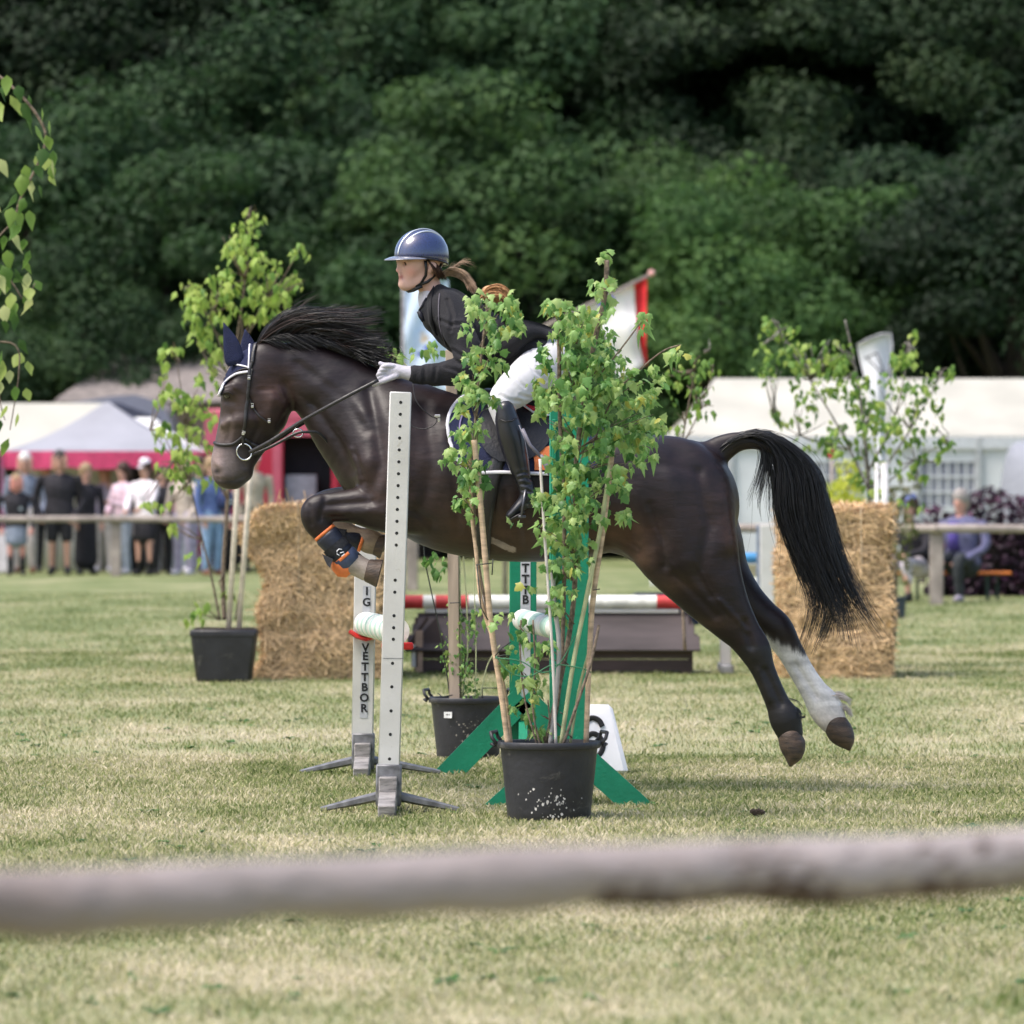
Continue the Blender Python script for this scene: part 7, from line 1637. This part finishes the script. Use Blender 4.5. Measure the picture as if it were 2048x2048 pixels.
        cloth('skirt' if legs == 'skirt' else 'long_coat', [[W(0, 0, hz_ + .06) + [.06 * h * tw_, .09 * h * tw_], W(0, 0, (hz_ + zb) / 2) + [.085 * h, .11 * h], W(0, 0, zb + .06) + [.085 * h, .115 * h]]], bottom)
    mb = MB()
    for a in L_:
        mb = MB(); p0, p1 = Vector(W(a[2][0], a[2][1] + .02, .028)), Vector(W(a[2][0] * 1.15, a[2][1] - .095, .02)); mb.tube([p0, p0 + (p1 - p0) * .3, p0 + (p1 - p0) * .75, p1], [.024 * h, .028 * h, .024 * h, .014 * h], n=10, lat=R @ Vector((1, 0, 0)), flat=1.0)
        mb.tube([Vector(W(a[2][0], a[2][1], .03)), Vector(W(a[2][0], a[2][1], .07 if legs != 'tall' else .2))], [.026 * h, .026 * h], n=10); mb.build('shoe', shoes, th, smooth=True)
    hs = SDF((hc[0] - .2, hc[1] - .2, hc[2] - .35), (hc[0] + .2, hc[1] + .2, hc[2] + .2), .014)
    def HW(x, y, z): v = R @ Vector((x * h, y * h, z * h)); return [hc[0] + v.x, hc[1] + v.y, hc[2] + v.z]
    if hair[0] != 'bald':
        hs.part([HW(0, .006, .034) + [.066 * h, .060 * h], HW(0, .014, .022) + [.062 * h, .060 * h], HW(0, .024, .004) + [.058 * h, .058 * h], HW(0, .030, -.03) + [.040 * h, .050 * h]], k=.02, lat=lt)
        if hair[0] == 'long': hs.part([HW(0, .03, .0) + [.045 * h, .052 * h], HW(0, .035, -.07) + [.035 * h, .055 * h], HW(0, .035, -.12) + [.025 * h, .05 * h]], k=.02, lat=lt)
        if hair[0] == 'tail': hs.part([HW(0, .06, .03) + [.02 * h, .02 * h], HW(.0, .085, -.01) + [.02 * h, .022 * h], HW(.01, .08, -.08) + [.012 * h, .013 * h]], k=.02, lat=lt)
        V, Q = hs.mesh(); mesh_obj('hair', V, Q, hair[1], th, True)
    if capm:
        cs = SDF((hc[0] - .2, hc[1] - .22, hc[2] - .1), (hc[0] + .2, hc[1] + .2, hc[2] + .25), .012)
        cs.part([HW(0, .002, .045) + [.060 * h, .056 * h], HW(0, .01, .035) + [.060 * h, .056 * h]], k=.02, lat=lt); cs.part([HW(0, -.055, .022) + [.006 * h, .034 * h], HW(0, -.090, .012) + [.005 * h, .026 * h]], k=.01, lat=lt)
        V, Q = cs.mesh(); mesh_obj('cap', V, Q, capm, th, True)
    for q in (-1, 1):
        mb = MB(); c_ = Vector(HW(.019 * q, -.053, .000)); mb.box(c_, (.012 * h * .5, .006, .006)); mb.build('eye', eyem, th)
    mb = MB(); cz = sh - .005
    mb.tube([Vector(W(.034 * math.cos(t), ly * .8 - .036 * math.sin(t) * 1.1, cz + (.012 if math.sin(t) < 0 else -.012))) for t in np.linspace(0, 2 * math.pi, 15)], .010 * h, n=6, cap=False)
    mb.build('collar', [top, wt_col][int(px) % 2], th, smooth=True)
    if extra: extra(th, W, HW, h, R)
    return th
wt_col = pm('pale_collar', (.55, .52, .58), rough=.8)
def cl(name, c, **k): return pm(name, c, rough=k.pop('rough', .85), bump=.25, bscale=60, **k)
blk = cl('black_cotton', (.022, .020, .026)); blk2 = cl('black_denim', (.018, .018, .022)); grj = cl('blue_grey_jacket', (.20, .23, .30)); lgt = cl('light_grey_trousers', (.50, .46, .44)); jn = cl('blue_jeans', (.22, .34, .52)); jn2 = cl('pale_jeans', (.42, .47, .56)); pk = cl('pale_pink_blouse', (.70, .52, .60)); wt = cl('white_top', (.78, .72, .76)); lil = cl('lilac_trousers', (.42, .38, .52)); bei = cl('beige_jacket', (.55, .47, .40)); nv = cl('navy_sweater', (.03, .045, .13)); mag = cl('magenta_trousers', (.40, .03, .14)); gsk = cl('blue_grey_skirt', (.25, .29, .38))
hw = pm('white_hair', (.66, .64, .62), rough=.6, bump=.3); hbl = pm('fair_hair', (.34, .23, .13), rough=.6, bump=.3); hbr = pm('brown_hair', (.06, .03, .02), rough=.6, bump=.3); hgr = pm('grey_hair', (.30, .27, .25), rough=.6, bump=.3)
whcap = pm('white_cap', (.78, .74, .82), rough=.7, bump=.1); dkcap = pm('dark_grey_cap', (.06, .05, .05), rough=.8); blshoe = pm('black_shoe', (.015, .015, .017), rough=.5, bump=0); whshoe = pm('white_shoe', (.7, .68, .74), rough=.6, bump=0); brshoe = pm('brown_shoe', (.20, .09, .05), rough=.6, bump=0)
def glasses(th, W, HW, h, R):
    for q in (-1, 1):
        mb = MB(); c_ = Vector(HW(.018 * q, -.058, .0)); mb.tube([c_ + Vector((math.cos(t) * .02, 0, math.sin(t) * .015)) for t in np.linspace(0, 6.28, 10)], .003, n=5, cap=False); mb.build('glasses', MATS['matt_black'], th)
px_h = lambda top, base, d: (base - top) * d / F
person('white haired man in blue grey jacket and glasses behind the child at far left', 50, 1148, 89.2, 1.83, grj, lgt, ('short', hw), brshoe, extra=glasses, arms=[[(.13, 0, .80), (.17, .02, .62), (.15, -.10, .52)], [(-.13, 0, .80), (-.17, .02, .62), (-.14, -.08, .50)]])
def emblem_(th, W, HW, h, R):
    mb = MB(); c_ = Vector(W(.05, -.098, .68)); mb.prism([c_ + Vector((math.cos(t) * .03, 0, math.sin(t) * .03)) for t in np.linspace(0, 5.5, 7)], (0, .004, 0)); mb.build('chest_print', pm('grey_print', (.3, .35, .38), rough=.7, bump=0), th)
def socks(col_, hgt=.2):
    def f(th, W, HW, h, R):
        for q in (-1, 1):
            mb = MB(); mb.tube([Vector(W(.065 * q, .01, .05)), Vector(W(.063 * q, 0, hgt))], [.026 * h, .034 * h], n=10); mb.build('sock', col_, th, smooth=True)
        if col_ is blk2: emblem_(th, W, HW, h, R)
    return f
person('fair haired child in black jacket, grey skirt and long black socks at far left', 33, 1150, 87.0, 1.50, blk, gsk, ('short', hbl), blshoe, legs='skirt', torso_w=1.25, extra=socks(blk2, .22), skincol=(.64, .30, .25))
person('big man in black sweatshirt, dark cap and shorts with bare legs', 119, 1149, 87.3, 1.84, blk, blk2, ('short', hbr), blshoe, legs='shorts', torso_w=1.32, capm=dkcap, arms=[[(.155, 0, .80), (.20, .03, .63), (.135, -.06, .50)], [(-.155, 0, .80), (-.20, .03, .63), (-.15, -.06, .50)]])
person('fair haired person in an ankle long black coat with pale blue collar', 172, 1149, 87.8, 1.66, blk, blk, ('short', hbl), blshoe, legs='coat', torso_w=1.05, yaw=.5)
person('dark haired woman in pale pink blouse and light jeans, face turned left', 246, 1155, 88.2, 1.68, pk, jn2, ('tail', hbr), whshoe, yaw=-.9, torso_w=1.0, arms=[[(.12, 0, .80), (.13, -.06, .64), (.05, -.17, .66)], [(-.12, 0, .80), (-.14, -.05, .62), (-.04, -.15, .56)]])
person('person in white cap and black dress seen from the side at the rail', 290, 1153, 87.2, 1.72, wt, blk, ('short', hbr), blshoe, legs='skirt', torso_w=1.1, capm=whcap, yaw=-.6, extra=socks(blk2, .28), arms=[[(.12, 0, .80), (.14, -.07, .66), (.10, -.18, .60)], [(-.12, 0, .80), (-.13, -.08, .64), (-.06, -.2, .58)]])
person('person in black with hands on the rail next to the white capped one', 325, 1156, 88.0, 1.62, blk, blk2, ('long', hbr), blshoe, legs='trousers', torso_w=1.15, yaw=.4, arms=[[(.13, 0, .80), (.15, -.08, .64), (.10, -.2, .60)], [(-.13, 0, .80), (-.14, -.09, .64), (-.08, -.2, .60)]])
person('person in beige jacket and lilac trousers leaning beside the blue sweater', 368, 1158, 87.4, 1.70, bei, lil, ('long', pm('pinkish_fair_hair', (.62, .42, .34), rough=.6)), whshoe, yaw=-.5, torso_w=.95, arms=[[(.12, 0, .80), (.15, -.03, .62), (.12, -.14, .52)], [(-.12, 0, .80), (-.15, -.03, .62), (-.10, -.14, .52)]])
person('child in magenta trousers between the lilac trousers and the jeans', 392, 1140, 90.5, 1.35, nv, mag, ('short', hbl), blshoe)
def backpack(th, W, HW, h, R):
    mb = MB(); c_ = Vector(W(.08, -.08, .66)); mb.lathe(c_ - Vector((0, 0, .17)), [(.02, 0), (.12, .03), (.145, .15), (.12, .28), (.03, .33)], n=14); mb.build('shoulder_bag', nv, th, smooth=True)
    mb = MB(); c_ = Vector(W(.08, -.17, .64)); mb.box(c_, (.04, .01, .04)); mb.build('bag_badge', pm('pale_badge', (.55, .62, .58), rough=.6, bump=0), th)
person('person in blue sweater and light blue jeans with a navy shoulder bag', 424, 1160, 86.9, 1.76, cl('mid_blue_sweater', (.10, .15, .34)), jn, ('short', hbl), brshoe, torso_w=1.05, yaw=.7, extra=backpack)
person('person in white cap and khaki waistcoat just right of the muzzle of the horse', 507, 1145, 90.0, 1.88, cl('khaki_waistcoat', (.42, .36, .28)), cl('dark_olive_trousers', (.08, .08, .06)), ('short', hgr), blshoe, capm=whcap, yaw=.4)
person('woman in pale lilac jacket raising a hand inside the tent opening', 208, 1140, 90.6, 1.66, cl('pale_lilac_jacket', (.46, .40, .50)), lgt, ('long', hbl), whshoe, yaw=-.3, arms=[[(.12, 0, .80), (.17, -.03, .68), (.12, -.10, .80)], [(-.12, 0, .80), (-.15, -.03, .62), (-.10, -.12, .52)]])
person('man in grey checked shirt standing behind the big man in black', 92, 1140, 90.8, 1.72, cl('grey_check_shirt', (.30, .30, .34)), blk2, ('short', hgr), blshoe, yaw=.3)
person('woman in rose cardigan with pale hair behind the beige jacket', 356, 1142, 90.2, 1.70, cl('rose_cardigan', (.52, .26, .30)), jn2, ('long', hbl), whshoe, yaw=.2)
person('person in dark green fleece behind the blue sweater', 400, 1143, 89.6, 1.78, cl('dark_green_fleece', (.03, .07, .05)), lil, ('short', hbr), blshoe, yaw=-.2, torso_w=1.1)
# seated pair on the right
gsh = cl('purple_grey_hoodie', (.12, .12, .22))
def sweater(th, W, HW, h, R):
    mb = MB(); c0, c1 = Vector(W(-.02, -.085, .36)), Vector(W(-.02, -.085, .55)); mb.tube([c0, c1], [.055 * h, .05 * h], n=10, lat=Vector((1, 0, 0)), flat=.8); mb.build('purple_shirt', cl('violet_shirt', (.10, .07, .32)), th, smooth=True)
person('man in grey blue cardigan over violet shirt seated on the orange bench', 1925, 1214, 66.6, 1.70, gsh, cl('dark_trousers', (.03, .035, .04)), ('short', hgr), pm('grey_shoe', (.30, .27, .33), rough=.6, bump=0), sit=True, yaw=-.55, torso_w=1.35, extra=sweater, skincol=(.56, .30, .24), lean=.03, arms=[[(.15, 0, .53), (.19, -.03, .38), (.08, -.17, .29)], [(-.15, 0, .53), (-.18, -.05, .38), (-.08, -.19, .29)]], group='people seated on the right')
person('seated rider in black jacket, white breeches and blue cap beside the fence post', 1835, 1212, 66.8, 1.62, blk, cl('white_cotton', (.74, .68, .76)), ('short', hbr), blshoe, sit=True, yaw=-.75, torso_w=1.2, legs='breeches', capm=pm('blue_cap', (.10, .14, .35), rough=.6), lean=.10, arms=[[(.13, -.03, .52), (.15, -.10, .38), (.10, -.22, .34)], [(-.13, -.03, .52), (-.15, -.12, .38), (-.06, -.24, .33)]], group='people seated on the right')
d = 66.9; be = thing('bench', 'orange beer bench with dark green folding legs under the seated man', 'bench', P(1930, 1210, d))
orb = pm('orange_bench_lacquer', (.72, .20, .03), rough=.4, var=.08, bump=.05); gl = pm('dark_green_steel', (.015, .05, .035), rough=.5, bump=0)
a_, b_ = P(1905, 1146, d).x, P(2022, 1146, d).x; zb = P(0, 1146, d).z
mb = MB(); mb.box((P(1910, 0, d).x, d + .05, zb), (P(2022, 0, d).x - P(1798, 0, d).x, .27, .035), bev=.008); mb.build('seat', orb, be)
for x_ in (1815, 1976):
    p_ = P(x_, 0, d).x
    for (dx, dy) in ((-.04, -.08), (.10, .16)):
        mb = MB(); mb.box((p_ + dx + .03, d + .05 + dy, zb / 2), (.035, .035, zb - .02)); mb.build('leg', gl, be)
mb = MB(); p_ = P(1795, 1235, 58); mb.lathe((p_.x, 58, 0), [(.01, 0), (.075, .0), (.09, .20), (.10, .205), (.10, .22), (.085, .21), (.07, .05)], n=24); tag(mb.build('bucket', pm('dark_slate_plastic', (.04, .055, .07), rough=.5), None, smooth='auto'), 'small dark bucket on the grass right of the neat straw bale', 'bucket')
# weeds and tufts in the turf
wm_ = leafmat('weed_leaf', [(0, (.04, .10, .02)), (.5, (.08, .17, .04)), (1, (.16, .26, .07))], .3); WV = variants('birch', wm_, (.1, .4, .7), (.2,)); wp = []
for i in range(260):
    dd_ = 14 + 20 * rnd.random() ** .8; c = Vector((rnd.uniform(-1, 1) * (.092 * dd_ + .8), dd_, .006)); k_ = rnd.choice((5, 6, 8)); s_ = rnd.uniform(.022, .048)
    for j in range(k_):
        a_ = 6.283 * j / k_ + rnd.uniform(-.3, .3); y = Vector((math.cos(a_), math.sin(a_), rnd.uniform(.1, .7))).normalized(); z = (Vector((0, 0, 1)) - y * y.z).normalized(); x = y.cross(z); wp.append((c, Matrix((x, y, z)).transposed(), s_ * rnd.uniform(.7, 1.2), rnd.randrange(3)))
q_ = leaf_stuff('weeds', wp, WV, wm_, None); q_['label'] = 'small flat weeds scattered through the short turf'; q_['category'] = 'weeds'
# ---------------------------------------------------------------- twig hanging into the picture, top left
d = 19.5; tg = thing('birch_branch', 'backlit birch twigs with serrated leaves hanging in at the left edge', 'branch', P(-60, 300, d))
tgm = leafmat('twig_leaf', [(0, (.03, .08, .02)), (.4, (.14, .26, .05)), (.7, (.32, .42, .09)), (1, (.50, .54, .24))], .5); TV = variants('birch', tgm, (.1, .3, .5, .75, .98))
def tcane(pts, r): 
    mb = MB(); A = [Vector(p) for p in cr([list(P(a, b, d)) for a, b in pts], 6)]; mb.tube(A, list(np.linspace(r, r * .4, len(A))), n=6); return mb.build('twig', barkm, tg, smooth=True)
tcane([(-260, -120), (-120, 60), (20, 170), (80, 240), (90, 290), (60, 360), (40, 400), (28, 440), (10, 460), (-20, 490)], .007)
tcane([(-260, -120), (-100, 300), (-40, 500), (20, 560), (50, 600), (70, 566)], .005); tcane([(-100, 300), (-50, 640), (30, 690), (38, 740), (30, 800), (20, 860)], .004); tcane([(-260, -120), (-60, 500), (-20, 640), (0, 800), (10, 840)], .004)
tl = []
for (a, b) in [(88, 296), (106, 300), (100, 330), (72, 330), (50, 330), (98, 350), (60, 355), (44, 345), (78, 370), (34, 385), (48, 395), (36, 420), (58, 420), (42, 450), (26, 465), (48, 478), (8, 470), (22, 500), (46, 520), (30, 536), (10, 560), (48, 552), (70, 560), (60, 575), (2, 580), (22, 585), (46, 592), (8, 610), (26, 602), (12, 620), (42, 705), (38, 678), (55, 722), (6, 720), (30, 772), (52, 776), (14, 810), (36, 826), (2, 840), (18, 876), (4, 700), (20, 740), (0, 760), (70, 312), (90, 312), (10, 640), (30, 628), (64, 592), (5, 530), (60, 500), (92, 270), (70, 250), (98, 240), (60, 225), (84, 215), (40, 205), (58, 190), (20, 190), (36, 170), (4, 170), (14, 150), (-10, 140), (76, 285), (104, 318), (30, 440), (14, 500), (56, 545), (34, 610), (66, 340), (24, 415)]:
    tl.append((P(a, b, d + rnd.uniform(-.15, .15)), leafrot(1.2, .3), rnd.uniform(.045, .075), rnd.choices(range(10), [1, 1, 1.5, 1.5, 1.5, 1.5, 1.2, 1.2, .8, .8])[0]))
for i in range(90): tl.append((P(rnd.uniform(-160, 0), rnd.uniform(150, 850), d + rnd.uniform(-.4, .4)), leafrot(1.2, .3), rnd.uniform(.045, .075), rnd.randrange(10)))
leaves(tg, tl, TV, tgm)

# ---------------------------------------------------------------- trees behind
foli = leafmat('forest_leaf', [(0, (.018, .040, .016)), (.4, (.038, .080, .032)), (.75, (.062, .122, .044)), (1, (.090, .155, .052))], .42, .7, randomize=.35)
trm = pm('tree_bark', (.05, .04, .032), rough=.9, bump=.6)
def crown(seed, R_, Hc, nc=70, nl=480, ls=.095):
    r = np.random.default_rng(seed); cen = []
    while len(cen) < nc:
        v = r.normal(0, 1, 3); v /= np.linalg.norm(v); v[2] = v[2] if v[2] > -.55 else -v[2]
        rad = r.uniform(.62, 1.0) * (1 + .18 * math.sin(v[0] * 4 + seed) * math.sin(v[1] * 5) + .12 * math.sin(v[2] * 7 + seed))
        cen.append(np.array([v[0] * R_ * rad, v[1] * R_ * rad, v[2] * Hc * rad]))
    cen = np.array(cen); cs = r.uniform(.55, 1.15, nc) * R_ * .30; ct = r.uniform(0, 1, nc)
    n = nc * nl; ci = np.repeat(np.arange(nc), nl); dv = r.normal(0, 1, (n, 3)); dv /= np.linalg.norm(dv, axis=1, keepdims=True); rr = r.uniform(.35, 1.05, n) ** .6
    p = cen[ci] + dv * (cs[ci] * rr)[:, None] * np.array([1.15, 1.15, .75])
    nrm = dv + r.normal(0, .55, (n, 3)) + np.array([0, 0, .5]); nrm /= np.linalg.norm(nrm, axis=1, keepdims=True)
    a = np.cross(nrm, r.normal(0, 1, (n, 3))); a /= np.linalg.norm(a, axis=1, keepdims=True); b = np.cross(nrm, a); s_ = (r.uniform(.5, 1.2, n) * ls)[:, None]
    V = np.stack([p - a * s_, p + b * s_ * .55, p + a * s_, p - b * s_ * .55], 1).reshape(-1, 3)
    tn = np.clip(ct[ci] * .55 + r.uniform(0, .45, n), 0, 1); return V, n, np.repeat(tn, 4), cen
protos = []
for sd, (R_, Hc) in enumerate(((3.2, 4.2), (2.9, 4.8), (3.5, 3.8))):
    V, n, tn, cen = crown(sd + 11, R_, Hc); me = bpy.data.meshes.new('crown'); me.from_pydata(V.tolist(), [], np.arange(n * 4).reshape(-1, 4).tolist()); me.materials.append(foli)
    at = me.attributes.new('tint', 'FLOAT', 'POINT'); at.data.foreach_set('value', tn.astype(np.float32))
    mb = MB(); mb.tube([(0, 0, -9), (.1, 0, -5), (0, .1, -1), (.05, 0, 2.5)], [.32, .26, .18, .06], n=10)
    for k in range(16):
        c = cen[(k * 7) % len(cen)]; z0 = rnd.uniform(-4, 0); mb.tube([(0, 0, z0), tuple(c * .5 + np.array([0, 0, z0 * .4])), tuple(c * .95)], [.10, .06, .02], n=6)
    tm = bpy.data.meshes.new('trunk'); tm.from_pydata([tuple(v) for v in mb.v], [], mb.f); tm.materials.append(trm); protos.append((me, tm))
def tree(px, topy, d, pi, sc, label, rz, colr=(1, 1, 1), group='trees behind the showground', wid=1.0):
    ht = P(0, topy, d).z; me, tm = protos[pi]; cz = ht - 4.3 * sc
    th = thing('broadleaf_tree', label, 'tree', (P(px, 0, d).x, d, 0), group)
    for m_, nm in ((me, 'crown'), (tm, 'trunk')):
        o = bpy.data.objects.new(nm, m_); COL.link(o); o.parent = th; o.location = (0, 0, cz); o.color = (*colr, 1); o.rotation_euler = (0, 0, rz); o.scale = (sc * wid, sc * wid, sc if nm == 'crown' else max(sc, cz / 8.8))
    return th
TR = [(60, 120, 112, 0, 1.15, 'dark tree at the far left above the cream tent'), (330, 330, 109, 1, 1.0, 'green tree with lit boughs above the barn roof'), (560, 60, 116, 2, 1.2, 'tall dark tree left of the helmet of the rider'),
      (830, 470, 108, 2, .85, 'lower bushy tree behind the mane of the horse'), (960, 180, 111, 1, 1.1, 'mid green tree right behind the head of the rider'), (1200, 240, 113, 0, 1.1, 'lighter green tree above the drooping red and white flag'),
      (1440, 420, 108, 2, .95, 'bushy green tree over the left corner of the marquee'), (1600, 270, 111, 0, 1.05, 'broad light green tree behind the feather flag'), (1830, 330, 112, 1, 1.05, 'dark green tree above the right half of the marquee'),
      (2020, 250, 109, 2, 1.05, 'dark tree at the far right edge'), (700, 340, 112, 0, .95, 'dense tree between the yellow green sapling and the rider'), (170, 500, 107, 2, .8, 'low tree left of the barn roof')]
TC = [(.6, .68, .6), (.95, 1.0, .8), (.75, .8, .78), (1.0, 1.1, .95), (1.15, 1.15, .9), (1.25, 1.2, .9), (1.2, 1.3, .95), (1.3, 1.35, .9), (.55, .6, .6), (.45, .5, .45), (.95, 1.1, 1.05), (.6, .65, .6)]  # tone per tree; the outermost ones darkened to imitate corner vignetting
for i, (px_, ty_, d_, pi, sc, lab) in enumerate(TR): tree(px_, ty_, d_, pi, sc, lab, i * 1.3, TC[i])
# second storey of foliage and the closed wood behind, one mass
wd = thing('woodland', 'dense dark broadleaf wood filling the background behind the single trees', 'woodland', (0, 125, 0)); wd['kind'] = 'stuff'
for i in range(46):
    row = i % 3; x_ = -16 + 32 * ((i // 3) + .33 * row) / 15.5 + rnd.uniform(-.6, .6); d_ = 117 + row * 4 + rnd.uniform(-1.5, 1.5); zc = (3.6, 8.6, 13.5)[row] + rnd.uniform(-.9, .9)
    o = bpy.data.objects.new('crown', protos[i % 3][0]); COL.link(o); o.parent = wd; o.location = Vector((x_, d_, zc)) - Vector((0, 125, 0)); o.rotation_euler = (0, 0, rnd.uniform(0, 6)); o.color = ((.75 + .4 * rnd.random()) * (1.25 if abs(x_) < 4.5 else .55),) * 3 + (1,); s_ = rnd.uniform(.95, 1.25); o.scale = (s_, s_, s_); o['kind'] = 'stuff'  # crowns away from the middle darkened, vignetting put into their colour
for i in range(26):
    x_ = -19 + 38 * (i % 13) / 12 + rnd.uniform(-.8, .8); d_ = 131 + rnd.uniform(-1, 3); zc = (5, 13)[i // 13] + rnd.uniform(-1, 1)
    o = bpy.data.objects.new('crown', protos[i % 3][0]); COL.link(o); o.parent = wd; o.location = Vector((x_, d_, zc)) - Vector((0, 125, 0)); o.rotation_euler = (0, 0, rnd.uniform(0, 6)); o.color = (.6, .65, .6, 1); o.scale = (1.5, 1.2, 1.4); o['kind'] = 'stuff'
# wooded slope that closes the view behind the trunks
gx = np.linspace(-70, 70, 40); gy = np.linspace(128, 190, 16); GX, GY = np.meshgrid(gx, gy, indexing='ij'); GZ = -.05 + np.maximum(GY - 132, 0) * .42 + .6 * np.sin(GX * .3) * np.sin(GY * .2) * (GY > 134); n1, n2 = GX.shape; gi = np.arange(n1 * n2).reshape(n1, n2)
hill = mesh_obj('hill', np.stack([GX, GY, GZ], -1).reshape(-1, 3), np.stack([gi[:-1, :-1], gi[1:, :-1], gi[1:, 1:], gi[:-1, 1:]], -1).reshape(-1, 4), pm('forest_floor', (.012, .020, .008), rough=1, bump=.5, bscale=2), smooth=True); hill['kind'] = 'structure'
